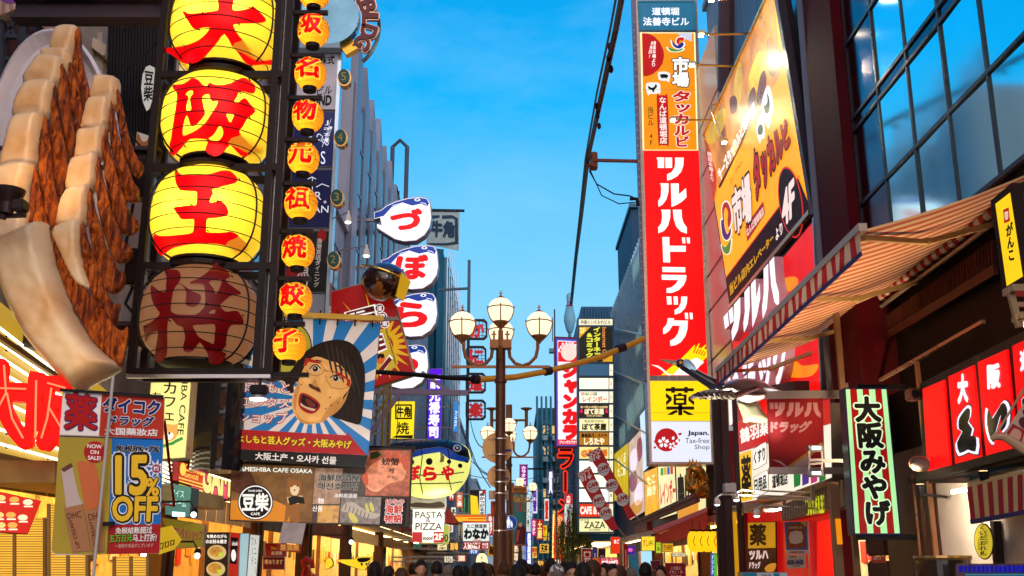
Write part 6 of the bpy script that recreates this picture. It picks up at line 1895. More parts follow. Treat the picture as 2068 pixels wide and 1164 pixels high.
s.text('道頓堀',(1317,16,1371,31),lit('#f0f6ff',1),2,.03);s.text('法善寺ビル',(1299,36,1391,52),lit('#f0f6ff',1),2,.03)
s.poly([(1293,66),(1404,66),(1410,304),(1298,304)],lit('#fff0b0',1.1,.05),1,'panel_glow')
s.poly([(1296,68),(1401,68),(1407,303),(1301,303)],lit('#f09008',.95),2,'orange_panel')
TM=lambda t:zz(1140,0,3.88,t)
arc=[TM("608,262")[0]]+TM("650,264 700,285 745,330 775,395 780,440 768,500 735,550 690,585 650,598 617,600")
s.poly(arc,lit('#b80c10',.9),3,'red_arc')
s.text('韓国本場より\n本格的!',TM("680,325 715,325 715,525 632,525"),ink('#fff4ec'),4,.02,vert=True)
for k,(q,m)in enumerate((("890,290 945,292 935,320 905,318 895,345 905,360 880,355 868,325",'#d81818'),("905,345 935,330 945,355 920,385 880,390 840,360 830,310 850,340 880,365",'#1a2a90'),("800,370 840,385 890,395 940,380 930,400 880,412 830,408 805,390",'#3aa028'))):
    s.poly(smooth(TM(q)),ink('#f4f4f4'),3,'swirl_edge')
    L=smooth(TM(q));c0=(sum(p[0]for p in L)/len(L),sum(p[1]for p in L)/len(L))
    s.poly([(c0[0]+(p[0]-c0[0])*.8,c0[1]+(p[1]-c0[1])*.8)for p in L],lit(m,.8),4+k,'swirl')
s.poly(TM("880,262 995,260 998,330 930,300"),lit('#c8d0e8',.9),3,'white_corner')
s.text('市場',TM("848,455 970,455 970,680 848,680"),ink('#f8f4f0'),5,.05,vert=True,outline=ink('#181010'),ow=.05)
s.text('タッカルビ',TM("845,720 990,720 970,1150 870,1150"),lit('#c81418',.8),5,.05,vert=True,outline=ink('#f4f0e8'),ow=.04)
s.poly(smooth(TM("735,570 780,563 824,575 828,610 822,630 818,650 800,636 745,632 733,600"),2),ink('#e0e4e0'),3,'pig_bubble');s.poly(smooth(TM("748,590 775,583 805,588 812,600 800,612 760,612")),BLACK,4,'pig');s.polys([TM("760,608 768,608 768,620 760,620"),TM("793,608 801,608 801,620 793,620")],BLACK,4,'pig_leg')
s.poly(smooth(TM("642,655 700,648 745,655 750,690 748,735 670,738 655,755 650,738 638,700"),2),ink('#e0e4e0'),3,'hen_bubble');s.poly(smooth(TM("652,680 665,680 680,690 700,685 715,662 725,680 715,695 700,710 680,708 660,700")),BLACK,4,'hen');s.polys([TM("685,705 700,705 704,724 690,724")],BLACK,4,'hen_leg')
s.poly(smooth(TM("722,760 740,750 790,750 808,765 818,1120 800,1140 750,1138 735,1120"),2),lit('#c01018',.85),3,'red_label')
s.text('なんば道頓堀店',TM("740,765 795,765 805,1128 748,1128"),ink('#fff0e8'),4,.02,vert=True)
s.text('当ビル 4F',TM("650,838 695,838 700,1138 660,1138"),ink('#301008'),3,.01,vert=True)
s.poly([(1300,305),(1411,305),(1429,759),(1312,759)],lit('#fa0205',1.0,.05),1,'red_panel')
LET=[(300,"173,90 248,90 248,193 186,193 185,120",None),(300,"258,92 326,92 326,192 263,193"),(300,"354,92 440,92 436,170 415,230 375,275 320,305 278,318 277,255 320,235 350,190 357,140"),
       (300,"207,344 292,344 290,430 270,500 235,550 193,574 190,515 215,475 220,400 217,362"),(300,"313,345 391,345 392,452 462,390 467,480 420,525 370,555 320,575 318,470"),
       (300,"217,602 309,602 307,680 285,760 245,810 192,832 190,773 220,735 228,680 226,625"),(300,"333,602 418,602 422,680 440,735 470,775 470,836 410,815 365,765 342,690"),
       (300,"230,870 299,870 300,955 461,955 459,1013 304,1013 307,1118 240,1118"),(300,"422,874 453,874 456,932 428,931"),(300,"468,874 499,874 501,932 474,931"),
       (500,"230,192 455,196 455,245 232,242"),(500,"222,268 467,272 462,320 440,370 390,420 330,445 272,447 271,402 320,392 365,355 385,320 226,318"),
       (500,"270,480 318,481 323,560 278,561 274,500"),(500,"338,481 380,481 384,561 344,562"),(500,"416,482 475,483 470,550 450,600 410,640 352,660 350,614 390,590 412,540"),
       (500,"449,641 480,641 484,703 456,703"),(500,"496,641 525,641 529,704 502,704"),(500,"283,694 345,696 343,716 480,718 476,800 455,870 410,930 360,958 310,966 306,915 350,890 385,840 402,767 330,767 300,815 262,845 238,850 238,795 270,760 282,720")]
s.polys([TS(l[0],l[1])for l in LET],lit('#fffcf2',1.05,.04),3,'katakana')
TB=lambda t:TS(700,t)
s.polys([TB("215,282 410,125 500,35 530,25 560,5 600,15 640,20 668,35 668,105 640,130 560,235 500,280"),TB("500,32 545,-15 552,-5 520,40"),TB("560,10 590,-32 597,-25 575,20"),TB("610,20 655,-20 660,-10 630,30")],lit('#ffe000',1.0),3,'yellow_wing')
s.polys([TB("118,178 190,190 230,215 290,270 330,276 320,283 280,283 225,235 190,210"),TB("330,282 420,190 480,165 500,140 560,110 590,125 640,155 600,190 555,240 505,283")],lit('#fffdf5',1.0),4,'white_crane')
s.polys([TB(f"{530+k*24},{60+k*7} {560+k*24},{8+k*10} {566+k*24},{12+k*10} {540+k*24},{66+k*7}")for k in range(5)],lit('#fa0205',1.0),4,'wing_gap')
s.poly(TB("110,285 690,288 692,332 112,332"),mat((.30,.29,.27),rough=.4),1,'joint_band');s.line(TB("190,288 195,332"),1.5,mat((.55,.55,.52)),2,'seam');s.line(TB("290,288 296,332"),1.5,mat((.55,.55,.52)),2,'seam');s.line(TB("368,288 376,332"),1.5,mat((.55,.55,.52)),2,'seam')
s.poly(TB("112,338 692,340 697,730 120,728"),lit('#ffd800',1.0,.05),1,'yellow_panel')
YAKU=["262,410 317,410 317,397 354,397 354,410 444,410 444,397 480,397 480,410 538,410 538,440 480,440 480,455 444,455 444,440 354,440 354,455 317,455 317,440 262,440",
        "264,455 322,500 322,530 266,582 266,540 290,518 264,496","540,460 485,500 485,530 543,580 543,540 515,518 540,496",
        "268,588 543,588 543,620 268,620","386,560 426,560 426,675 386,675","372,622 384,640 325,672 275,672 340,630","430,640 442,622 480,640 545,672 480,672"]
bk_=ink('#2c1a12')
s.polys([TB(t)for t in YAKU],bk_,3,'character')
s.poly(TB("340,470 384,470 384,456 420,456 420,470 468,470 468,574 340,574"),bk_,2,'character',holes=[TB("366,488 440,488 440,508 366,508"),TB("366,528 440,528 440,552 366,552")])
s.poly(TB("122,734 697,736 712,1132 130,1130"),lit('#dfe4f4',1.0,.05),1,'white_panel')
c=TB("272,915")[0]
s.ell(*c,23.5,23.5,ink('#b00c14'),2,'red_disc',n=40)
def sakura(cx,cy_,r,a0=0.0):
    L=[]
    for k in range(5):
        a=a0+2*pi*k/5
        u,w=(cos(a),sin(a)),(-sin(a),cos(a))
        L.append([(cx+u[0]*r*x+w[0]*r*y,cy_+u[1]*r*x+w[1]*r*y)for x,y in((.18,0),(.55,.30),(.95,.20),(.85,0),(.95,-.20),(.55,-.30))])
    return L
s.polys(sakura(*TB("242,940")[0],12,-pi/2)+sakura(*TB("330,975")[0],8.5,-1.2),ink('#f4f0f4'),3,'blossom')
s.polys([smooth(TB("325,890 345,882 350,905 330,915")),smooth(TB("360,925 385,905 390,925 370,942"))],ink('#f4f0f4'),3,'petal')
s.polys([smooth(TB("385,858 405,845 425,858 400,872")),smooth(TB("142,990 160,978 172,985 155,1003")),smooth(TB("385,905 405,915 395,935")),smooth(TB("150,925 160,920 160,950 152,945"))],ink('#b00c14'),3,'petal')
s.text('Japan.',TB("480,825 685,825 685,880 480,880"),ink('#101418'),2,.035);s.text('Tax-free',TB("455,897 690,897 690,948 455,948"),ink('#202830'),2,0);s.text('Shop',TB("547,962 692,962 692,1020 547,1020"),ink('#202830'),2,0)
for v,a,b2 in((458,1304,1416),(612,1308,1423),(182,1298,1405),(834,1314,1433)):
    s.line([(a,v),(b2,v)],.7,mat((.25,.02,.02)if v>300 and v<700 else(.5,.35,.1),rough=.5),3,'panel_seam')
bl=MB()
for i in range(46):
    v=50+i*15.5
    p=s.pt((1278+(v/940)*29,v),.12)
    bl.ball(p,.035,6,4)
bl.build('edge_bulb',mat((.5,.45,.42),rough=.2),s.o)['kind']='stuff'
MB().bar(s.pt((1430,200),-.4),(6.1,SY+.4,s.pt((1430,200)).z),.2).bar(s.pt((1430,700),-.4),(6.1,SY+.4,s.pt((1430,700)).z),.2).each('wall_bracket',metal((.3,.3,.3)),s.o)
B1,B2=XR(6.0).at(1478,628),XR(6.0).at(1643,432)
tp_=P3(1420,270,B1.y)
e1=(B2-B1);e2=(tp_-B1)
nn=e1.cross(e2).normalized()
if nn.x>0:nn=-nn
bpl=Plane(B1,nn)
s=Sign('orange_billboard','large tilted orange restaurant billboard lit by arm lamps','billboard',bpl,(1560,530))
BQ=[(1420,272),(1561,-40),(1562,-10),(1644,428),(1474,632)]
s.cab([(1420,272),(1566,-45),(1643,430),(1475,630)],.25,mat((.03,.025,.03),rough=.4),grow=0,off=-.004)
BO=lambda t:zz(1400,0,3.88,t)
BP=lambda t:zz(1400,280,3.88,t)
full=[(1423,272),(1564,-36),(1640,428),(1476,622)]
org=mat((.6,.20,.01),rough=.4,spec=.2,var=0,emit=1.0,ecol=(.95,.33,.003),evar=.1)  # glow added to the floodlit board, beyond what its arm lamps give
s.poly(full,org,1,'orange_field')
fphoto=mat((.32,.12,.035),rough=.35,spec=.25,var=.8,scale=1.1,emit=.9,ecol=(.6,.22,.03),evar=.8)  # food print also carries added emission to look brighter
s.poly([BO("85,1090")[0],(1562,-32),BO("690,575")[0],BO("360,1164")[0],BP("200,380")[0],(1426,300)],fphoto,2,'food_print')
s.polys([smooth(BO("430,770 440,600 480,480 520,400 560,450 545,600 520,760 470,780")),smooth(BO("100,1100 160,930 230,850 260,880 240,1000 170,1120")),smooth(BO("340,560 370,480 390,600 380,760 350,830 320,700"))],mat((.75,.42,.03),rough=.3,var=.4,emit=.6,evar=.4,spec=.2),3,'cheese_print')
s.polys([smooth(BO("530,600 560,550 580,620 560,760 530,830 500,800 510,700")),smooth(BO("290,780 330,750 350,800 340,870 300,890")),smooth(BO("440,750 480,680 500,760 470,840 430,860"))],mat((.30,.05,.03),rough=.3,var=.5),4,'meat_print')
s.polys([smooth(BO("580,320 620,300 650,400 660,520 640,600 600,580 585,450")),smooth(BO("500,120 545,90 575,150 560,220 500,200"))],mat((.45,.22,.06),rough=.3,var=.5),3,'bread_print')
s.poly([BP("200,380")[0],BO("360,1160")[0],BO("490,800")[0],BO("500,830")[0],BO("385,1130")[0],BP("215,390")[0]],ink('#3a0c08'),4,'dark_stripe')
s.text('チーズタッカルビ発祥の店',[BP("190,260")[0],BO("480,790")[0],BO("500,860")[0],BP("225,330")[0]],ink('#f8f0e8'),5,.05)
for q,hen in(("545,800 575,690 600,672 625,740 635,840 615,960 595,1010 580,980 550,900",1),("500,1010 520,920 548,900 565,990 568,1075 545,1090 530,1125 518,1100",0)):
    s.poly(smooth(BO(q)),ink('#e4e4e4'),5,'animal_bubble')
s.poly(smooth(BO("558,830 575,825 590,790 585,730 600,760 608,830 600,880 575,890")),ink('#182018'),6,'hen');s.poly(smooth(BO("512,1010 530,975 550,985 552,1030 540,1055 516,1050")),ink('#182018'),6,'pig')
s.text('ジャン',BP("335,235 388,165 392,210 340,275"),ink('#3a1808'),5,.02);s.text('シ',BP("295,310 312,295 314,345 298,358"),ink('#3a1808'),5,.02)
s.text('市場',BP("308,430 450,265 468,620 335,760"),ink('#f4d8d0'),6,.05,outline=ink('#3a1410'),ow=.06)
s.text('タッカルビ',[BP("468,130")[0],BO("735,950")[0],BO("775,1110")[0],BP("500,480")[0]],lit('#d01c14',.6),6,.06,outline=ink('#3a0c0a'),ow=.07)
for q,m in(("232,560 245,510 275,500 300,560 305,640 285,700 275,640 280,580 262,540 248,580 250,650 240,640",'#c81c18'),("225,650 245,640 255,700 275,750 300,700 300,750 280,790 255,790 235,750",'#1c2080'),("230,830 260,850 300,790 300,830 290,890 265,905 240,880",'#3a9a28')):
    L=smooth(BP(q));c0=(sum(p[0]for p in L)/len(L),sum(p[1]for p in L)/len(L))
    s.poly([(c0[0]+(p[0]-c0[0])*1.22,c0[1]+(p[1]-c0[1])*1.12)for p in L],ink('#f0ece8'),5,'swirl_edge');s.poly(L,lit(m,.6),6,'swirl')
s.poly(BP("415,690 555,490 570,590 430,810"),lit('#b81418',.6),5,'red_label');s.text('なんば道頓堀店',BP("422,710 555,530 565,590 430,775"),ink('#f8d8c8'),6,.02)
s.poly([BP("262,1095")[0],BP("690,525")[0],BP("830,310")[0],(1642,427),(1476,622)],ink('#2a0c0c'),5,'dark_band')
s.line([BP("262,1090")[0],BP("690,520")[0],BP("840,292")[0]],2,ink('#e03020'),6,'red_rule')
s.text('当ビル店内エレベーター',BP("290,1150 630,740 640,800 300,1230"),lit('#e8a810',.7),7,.05);s.text('より',BP("650,720 705,650 710,740 660,800"),ink('#f8e0d8'),7,.03)
c=BP("772,500")[0]
s.ell(*c,24,73,ink('#d02018'),6,'badge_rim',rot=-.14,n=36);s.ell(*c,22,69,ink('#24100f'),7,'badge',rot=-.14,n=36)
s.text('4F',BP("705,440 798,318 805,580 715,690"),ink('#f4d8d0'),8,.05)
s.poly([BP("110,60")[0],BP("90,20")[0],BP("105,10")[0],BP("185,260")[0],BP("190,380")[0],BP("165,520")[0]],lit('#d03008',.7),6,'red_edge_panel');s.text('韓国本場より',BP("115,100 150,110 175,340 140,330"),ink('#f8d0c0'),7,.02,vert=True)
ed=MB();ed.bar(s.pt(full[0],.03),s.pt(full[1],.03),.06).bar(s.pt(full[3],.03),s.pt(full[2],.03),.10)
ed.each('gold_edge',metal((.6,.45,.2),.25),s.o)
MB().bar(s.pt((1648,432),.01),s.pt((1568,-45),.01),.16,.2).build('side_frame',mat((.05,.04,.06),rough=.35),s.o)
for i,(u0,v0,u1,v1,lab)in enumerate(((1512,68,1415,71,'second arm lamp from the top reaching out from the billboard edge'),(1484,134,1396,132,'third arm lamp from the top over the tall red sign'),(1440,243,1358,243,'lowest straight arm lamp over the tall red sign'),(1455,208,1462,288,'bent lamp hooked in front of the billboard'),(1545,-10,1436,0,'topmost arm lamp cut by the picture edge'))):
    a=s.pt((u0,v0),.02)
    e=P3(u1,v1,a.y-.6 if i!=3 else a.y-1.0)
    r=thing('arm_lamp',lab,'lamp',tuple(e),'billboard arm lamps')
    b_=MB()
    if i==3:b_.tube([a,P3(1436,214,a.y-.5),P3(1437,225,a.y-.7),e],.022,6)
    else:b_.tube([a,e+Vector((.18,0,.01)),e+Vector((.08,0,.06))],.026,6)
    b_.build('arm',metal((.7,.5,.2),.25),r)
    MB().box(e+Vector((-.07,-.08,.0)),e+Vector((.10,.10,.09)),bev=.02).build('lamp_head',metal((.5,.42,.25),.3),r)
    MB().box(e+Vector((-.04,-.07,-.02)),e+Vector((.06,.06,.0))).build('lens',lit('#fff6c8',25,0),r)
    sl2=bpy.data.lights.new('arm_lamp_beam','SPOT');sl2.energy=150;sl2.color=(1,.90,.55);sl2.spot_size=radians(75);sl2.spot_blend=.8;sl2.shadow_soft_size=.06
    so2=bpy.data.objects.new('arm_lamp_beam',sl2);COL.objects.link(so2);so2.parent=r
    tg=s.pt(((1545,60),(1540,120),(1490,232),(1475,300),(1560,-10))[i],0)
    so2.location=(0,0,-.08)
    so2.rotation_euler=(tg-e).to_track_quat('-Z','Y').to_euler()
C3=lambda t:zz(1400,560,3.6375,t)
C4=lambda t:zz(1400,844,3.6375,t)
s=Sign('drugstore_fascia','glowing red drugstore fascia with big white raised katakana','shop fascia',XR(5.98),(1570,880))
s.cab([(1474,648),(1646,440),(1668,905),(1500,905)],.12,mat((.1,.01,.01)),off=-.005)
s.poly([(1476,648),(1644,446),(1666,800),(1498,900)],lit('#e80c08',.95,.25),1,'red_panel')
s.polys([smooth(C3("590,700 640,600 720,570 800,650 920,640 880,720 760,740 640,720")),smooth(C3("500,560 620,520 700,560 600,620 520,610")),smooth(C3("670,10 760,0 770,60 700,110 660,80"))],lit('#ff8a10',1.0,.5),2,'glow_window')
KT=[zz(0,0,1,q)for q in("1250,578 1295,578 1298,650 1258,650","1305,578 1345,578 1348,650 1312,650","1362,578 1428,578 1420,650 1385,710 1320,742 1318,690 1350,660","1475,578 1528,578 1520,660 1490,720 1448,742 1446,700 1468,660","1545,578 1592,578 1592,650 1632,610 1632,665 1590,715 1538,748","1680,578 1728,578 1722,660 1695,720 1650,745 1648,700 1672,660","1742,578 1790,578 1800,660 1828,700 1828,748 1780,720 1752,660")]
def katak(q):
    for L in KT:
        L=[lerp2(q,(x-1250)/578,(y-578)/170)for x,y in L]
        s.poly(L,mat((.62,.42,.52),rough=.5,spec=.2),3,'katakana',thick=.2)
        s.poly(L,lit('#fdf6ff',1.05,.03),54,'katakana_face')
katak([(1477,641),(1590,510),(1594,622),(1482,702)])
s.text('ドラッグ',[(1487,762),(1610,645),(1616,755),(1492,858)],mat((.62,.42,.52),rough=.5,spec=.2),3,.06,raised=.2)
s.text('ドラッグ',[(1487,762),(1610,645),(1616,755),(1492,858)],lit('#fdf0f6',1.0,.03),56,.05)
MB().bar(s.pt((1590,790),.3),s.pt((1650,780),.3),.30,.2).build('dark_ledge',mat((.05,.01,.01)),s.o)
MB().bar(s.pt((1647,440),.02),s.pt((1670,905),.02),.08).build('edge_strip',metal((.5,.48,.6),.3),s.o)
s=Sign('medicine_lightbox','white drugstore lightbox with a yellow medicine panel and green tiles','sign',XR(5.6),(1590,1010))
q=C4("325,30 1010,-190 1018,440 655,572 360,625")
s.cab(C4("330,20 1005,-110 1018,440 655,575 360,628"),.35,metal((.4,.35,.3),.35),off=-.004)
s.poly(C4("330,255 1012,40 1018,438 655,570 358,622"),lit('#f6ecd8',1.0,.1),1,'white_panel')
s.poly(C4("328,30 1005,-140 1010,40 333,256"),lit('#c80c0a',.95),1,'red_panel')
s.text('鶴羽薬妝店',C4("345,85 700,-40 700,65 352,190"),ink('#fff4e8'),2,.03)
s.line(C4("332,257 1012,42"),1.2,metal((.6,.6,.6)),2,'divider')
s.poly(C4("340,265 430,235 440,600 355,620"),lit('#f0b818',1.0),2,'yellow_panel');s.text('薬',C4("355,290 425,275 430,575 362,590"),BLACK,3,.03)
for a,b2,c_,d_,tx in((440,545,218,382,'くすり'),(443,555,425,590,'日用品')):
    rq=smooth(C4(f"{a},{c_+25} {a+20},{c_+2} {b2-20},{c_-38} {b2},{c_-25} {b2},{d_-60} {b2-18},{d_-38} {a+18},{d_} {a},{d_-18}"),3)
    cx=sum(p[0]for p in rq)/len(rq);cyy=sum(p[1]for p in rq)/len(rq)
    s.poly(rq,ink('#6a4a20'),2,'label_edge');s.poly([(cx+(p[0]-cx)*.93,cyy+(p[1]-cyy)*.95)for p in rq],lit('#faf4e8',1.0),3,'label')
    s.text(tx,C4(f"{a+12},{c_+35} {b2-12},{c_-5} {b2-12},{d_-75} {a+12},{d_-40}"),BLACK,4,.04)
s.text('道頓堀店',C4("582,425 695,395 697,485 585,520"),BLACK,2,.04)
for x0,cc in((740,'#108038'),(802,'#50288a'),(864,'#c83078'),(926,'#108038')):
    t=(x0-740)*.12
    s.poly(C4(f"{x0},{412-t} {x0+52},{405-t} {x0+50},{495-t*1.9} {x0+3},{515-t*1.9}"),lit(cc,.8),2,'colour_tile')
s=Sign('tax_free_panel','ribbed panel under the lightbox lit from below reading tax free','sign',XR(5.75),(1620,1050))
s.cab(C4("650,645 1095,455 1100,650 655,757"),.3,mat((.45,.36,.25),rough=.35,var=.3,scale=2))
s.text('TAX FREE',C4("825,600 960,575 962,690 828,710"),lit('#d8e020',.8),1,.06)
s.polys([boxq(*(C4(f"{690},{640+k*22}")[0]+C4(f"{700},{652+k*22}")[0]))for k in range(5)],ink('#301020'),1,'code_pattern')
gr=MB()
for k in range(22):gr.bar(s.pt(C4(f"{655+k*20},{640-k*8.5}")[0],.01),s.pt(C4(f"{660+k*20},{752-k*5}")[0],.01),.02)
gr.build('rib_pattern',mat((.42,.34,.25)),s.o)
s=Sign('hanging_drugstore_flag','dark red hanging flag with pink katakana on a grey rail','flag',YP(18.0),(1606,945))
fq=[(1549,803),(1661,803),(1666,947),(1554,947)]
s.cab(fq,.02,mat((.24,.008,.012),rough=.6,var=.15),'cloth')
FT=lambda t:zz(1330,710,5.589,t)
s.polys([FT(t)for t in("1250,578 1295,578 1298,650 1258,650","1305,578 1345,578 1348,650 1312,650","1362,578 1428,578 1420,650 1385,710 1320,742 1318,690 1350,660","1475,578 1528,578 1520,660 1490,720 1448,742 1446,700 1468,660","1545,578 1592,578 1592,650 1632,610 1632,665 1590,715 1538,748","1680,578 1728,578 1722,660 1695,720 1650,745 1648,700 1672,660","1742,578 1790,578 1800,660 1828,700 1828,748 1780,720 1752,660")],mat((.46,.22,.24),rough=.6),1,'katakana')
s.text('ドラッグ',C4("572,30 870,28 835,105 572,105"),mat((.46,.22,.24),rough=.6),1,.07)
s.poly(C4("680,365 940,180 958,190 850,300 760,370"),mat((.42,.20,.04)),1,'wing_print');s.polys([C4("575,305 640,318 700,368 690,372 640,335"),C4("700,372 850,270 870,372")],mat((.42,.30,.30)),2,'crane_print')
xr_=5.98
MB().bar(s.pt((1547,799)),(xr_,18.0,s.pt((1650,796)).z),.12,.13).bar(s.pt((1553,951)),(xr_,18.0,s.pt((1650,951)).z),.10,.11).box((5.7,17.9,s.pt((1690,812)).z),(5.95,18.1,s.pt((1690,775)).z)).each('rail',metal((.55,.5,.46),.35),s.o)
fl=thing('twin_floodlight','twin white LED floodlight on a bracket beside the hanging flag','lamp',tuple(P3(1646,960,17.0)))
pq=YP(17.0)
for v0 in(906,957):
    c=pq.at(1647,v0)
    MB().box(c+Vector((-.12,-.05,-.05)),c+Vector((.12,.08,.05)),bev=.01).build('lamp_head',metal((.3,.32,.3)),fl)
    MB().box(c+Vector((-.07,-.06,-.02)),c+Vector((.07,-.052,.03))).build('lens',lit('#d8ffe8',3,0),fl)
MB().bar(pq.at(1634,903),pq.at(1634,955),.03).bar(pq.at(1660,903),pq.at(1660,955),.03).bar(pq.at(1634,930),pq.at(1705,931),.05).bar(pq.at(1634,938),pq.at(1660,936),.09,.03).build('bracket',metal((.6,.55,.5),.35),fl)
for u,v,lab in((1528,1039,'small round spot lamp below the drugstore lightbox'),(1487,1007,'white clip lamp at the left end of the signage rail'),(1448,1016,'dark clip lamp over the paper lanterns')):
    c=P3(u,v,20);r=thing('clip_lamp',lab,'lamp',tuple(c))
    MB().lathe(c,[(.03,.10),(.06,.04),(.065,-.03)],14).build('shade',metal((.6,.55,.5)),r);MB().ball((c.x,c.y,c.z-.03),(.055,.055,.03),12,6).build('bulb',lit('#f4f8ff',6 if u!=1448 else 2,0),r)
    MB().tube([(c.x,c.y,c.z+.1),(c.x+.1,c.y,c.z+.16),(5.9,20.1,c.z+.1)],.018,6).build('arm',metal((.5,.45,.4)),r)
rl=thing('signage_rail','pale steel rails running below the drugstore lightbox','rail',tuple(P3(1540,1030,20)))
b_=MB()
pq=XR(5.3)
for a,c_ in(((295,655),(670,650)),((155,690),(500,685)),((480,590),(885,595))):b_.bar(pq.at(*C4(f"{a[0]},{a[1]}")[0]),pq.at(*C4(f"{c_[0]},{c_[1]}")[0]),.07)
b_.bar(pq.at(*C4("880,595")[0]),pq.at(*C4("875,500")[0]),.06).bar(pq.at(*C4("668,650")[0]),pq.at(*C4("668,600")[0]),.06).bar(pq.at(*C4("500,685")[0]),pq.at(*C4("500,640")[0]),.06)
b_.each('rail_bar',metal((.65,.56,.45),.35),rl)
s=Sign('medicine_poster','yellow and dark red medicine poster on the red shop front','poster',XR(5.95),(1540,1164))
s.cab(C4("395,765 605,762 610,1200 400,1200"),.03,mat((.12,.02,.02)));s.poly(C4("402,770 603,768 606,955 405,960"),lit('#d89a18',.6),1,'yellow_panel');s.text('薬',C4("420,785 535,785 535,935 422,935"),BLACK,2,.04)
s.poly(C4("405,962 606,957 610,1200 408,1200"),ink('#5a0c10'),1,'red_panel');s.text('ツルハ',C4("415,980 550,975 552,1035 418,1040"),ink('#d8b8b0'),2,.06);s.text('ドラッグ',C4("415,1060 495,1058 495,1105 415,1108"),ink('#d8b8b0'),2,.05);s.poly(smooth(C4("525,1110 560,1075 610,1070 600,1120 560,1140")),ink('#b87818'),2,'wing_print')
s=Sign('blue_payment_poster','blue framed poster with a blank white square on the red wall','poster',XR(5.9),(1608,1120))
s.cab(C4("668,765 838,760 848,1000 682,1002"),.03,ink('#e8e4e0'));s.poly(C4("670,768 836,763 845,970 684,970"),ink('#1c58c0'),1);s.poly(C4("693,780 822,778 826,955 700,955"),ink('#8a1420'),2)
s.text('扫码领红包',C4("705,798 805,796 806,815 706,818"),ink('#f0e4e0'),3,.03);s.poly(smooth(C4("715,842 800,836 804,915 718,922"),2),ink('#e4e0dc'),3,'white_square');s.polys([C4("785,765 835,763 836,805")],ink('#e0b820'),3,'corner_flash')
s.text('支付宝',C4("775,980 815,978 815,994 775,996"),ink('#2060c0'),1,.03);s.text('欢迎光临',C4("712,982 765,980 765,994 712,996"),ink('#c02018'),1,.03)
s=Sign('opening_hours_notice','cream notice giving opening hours from 10:00 to 04:00','notice',XR(5.9),(1607,1149))
s.cab(C4("685,1008 820,1005 822,1105 688,1108"),.02,ink('#ded4c0'));s.text('営業時間',C4("712,1014 755,1013 755,1027 712,1028"),ink('#a02818'),1,.02);s.text('10:00~04:00',C4("692,1045 808,1042 808,1078 692,1080"),ink('#1c3c90'),1,.05);s.text('年中無休',C4("735,1085 785,1084 785,1095 735,1096"),ink('#604030'),1,.01)
rd=thing('red_door_panel','glowing red shop door panels with steel edging','door panel',tuple(XR(6.05).at(1680,1164)))
pq=XR(6.05)
MB().prism([pq.at(*p)for p in C4("380,690 1050,690 1070,1250 380,1250")],(.1,0,0)).build('red_wall',mat((.45,.008,.008),rough=.3,emit=.30,ecol=(1,.01,.01)),rd)
MB().prism([pq.at(*p,.05)for p in C4("930,770 1048,742 1060,1250 930,1250")],(.05,0,0)).build('bright_panel',lit('#ff0806',.95),rd)
MB().bar(pq.at(*C4("885,760")[0],.08),pq.at(*C4("905,1250")[0],.08),.10).bar(pq.at(*C4("365,700")[0],.1),pq.at(*C4("395,1250")[0],.1),.08).each('steel_edge',metal((.6,.58,.55),.2),rd)
gs=thing('wall_post','amber lit post and pipes between the drugstore and the striped sign','post',tuple(P3(1695,1160,17)))
b_=MB();b_.bar((P3(1694,700,17.3).x,17.3,.1),(P3(1694,700,17.3).x,17.3,6.5),.09).bar((P3(1686,1050,17.1).x,17.1,.1),(P3(1686,1040,17.1).x,17.1,3),.13)
b_.each('post',mat((.25,.14,.07),rough=.4),gs)
MB().box(P3(1688,1048,17.0),P3(1698,1100,17.1)).build('amber_lamp',lit('#e88a10',1.0),gs)
cr=thing('crane_sculpture','glossy flying crane sculpture with a black neck and outstretched wing','bird sculpture',tuple(P3(1520,790,20.5)))
CY_=20.5
FC=lambda t:zz(1330,710,5.589,t)
bluegrey=mat((.60,.66,.76),rough=.18,var=.1,coat=.7)
puff(smooth(FC("680,420 720,370 800,330 900,310 1000,308 1100,325 1200,365 1300,425 1400,455 1540,480 1400,484 1250,492 1180,520 1000,510 880,480 760,450")),CY_,14,.32,5,bluegrey,'back',cr,1.0)
puff(smooth(FC("700,440 800,400 900,440 1000,470 1150,480 1240,480 1210,520 1140,555 1060,578 1000,582 930,560 880,520 800,480")),CY_-.08,12,.30,5,mat((.78,.74,.68),rough=.2,coat=.6),'belly',cr,1.0)
puff(smooth(FC("885,560 1000,580 1120,570 1160,640 1190,690 1232,740 1232,800 1150,808 1030,800 965,805 940,720")),CY_+.05,14,.16,5,mat((.66,.66,.42),rough=.15,coat=.8),'far_wing',cr,.6)
puff(smooth(FC("350,520 380,490 430,465 520,438 620,430 700,438 770,445 830,470 870,505 865,538 820,545 700,535 600,542 480,535 420,530 370,545")),CY_-.5,7,.12,4,mat((.28,.21,.17),rough=.25,coat=.5),'near_wing',cr,.6)
puff(smooth(FC("800,490 900,450 1000,410 1090,388 1165,408 1130,440 1040,470 960,505 880,528 830,520")),CY_-.42,5,.10,4,mat((.10,.035,.035),rough=.2,coat=.6),'wing_edge',cr,.6)
fe=MB()
for k in range(7):
    x=400+k*62
    p=[P3(*FC(f"{x},{500-k*8}")[0],CY_-.62-.01*k),P3(*FC(f"{x+40},{480-k*4}")[0],CY_-.68-.01*k),P3(*FC(f"{x+85},{515-k*1}")[0],CY_-.66),P3(*FC(f"{x+70},{538}")[0],CY_-.6)]
    fe.tube(p,[.015,.05,.045,.015],6)
fe.each('feather',mat((.07,.035,.03),rough=.25,coat=.5),cr)
fe=MB()
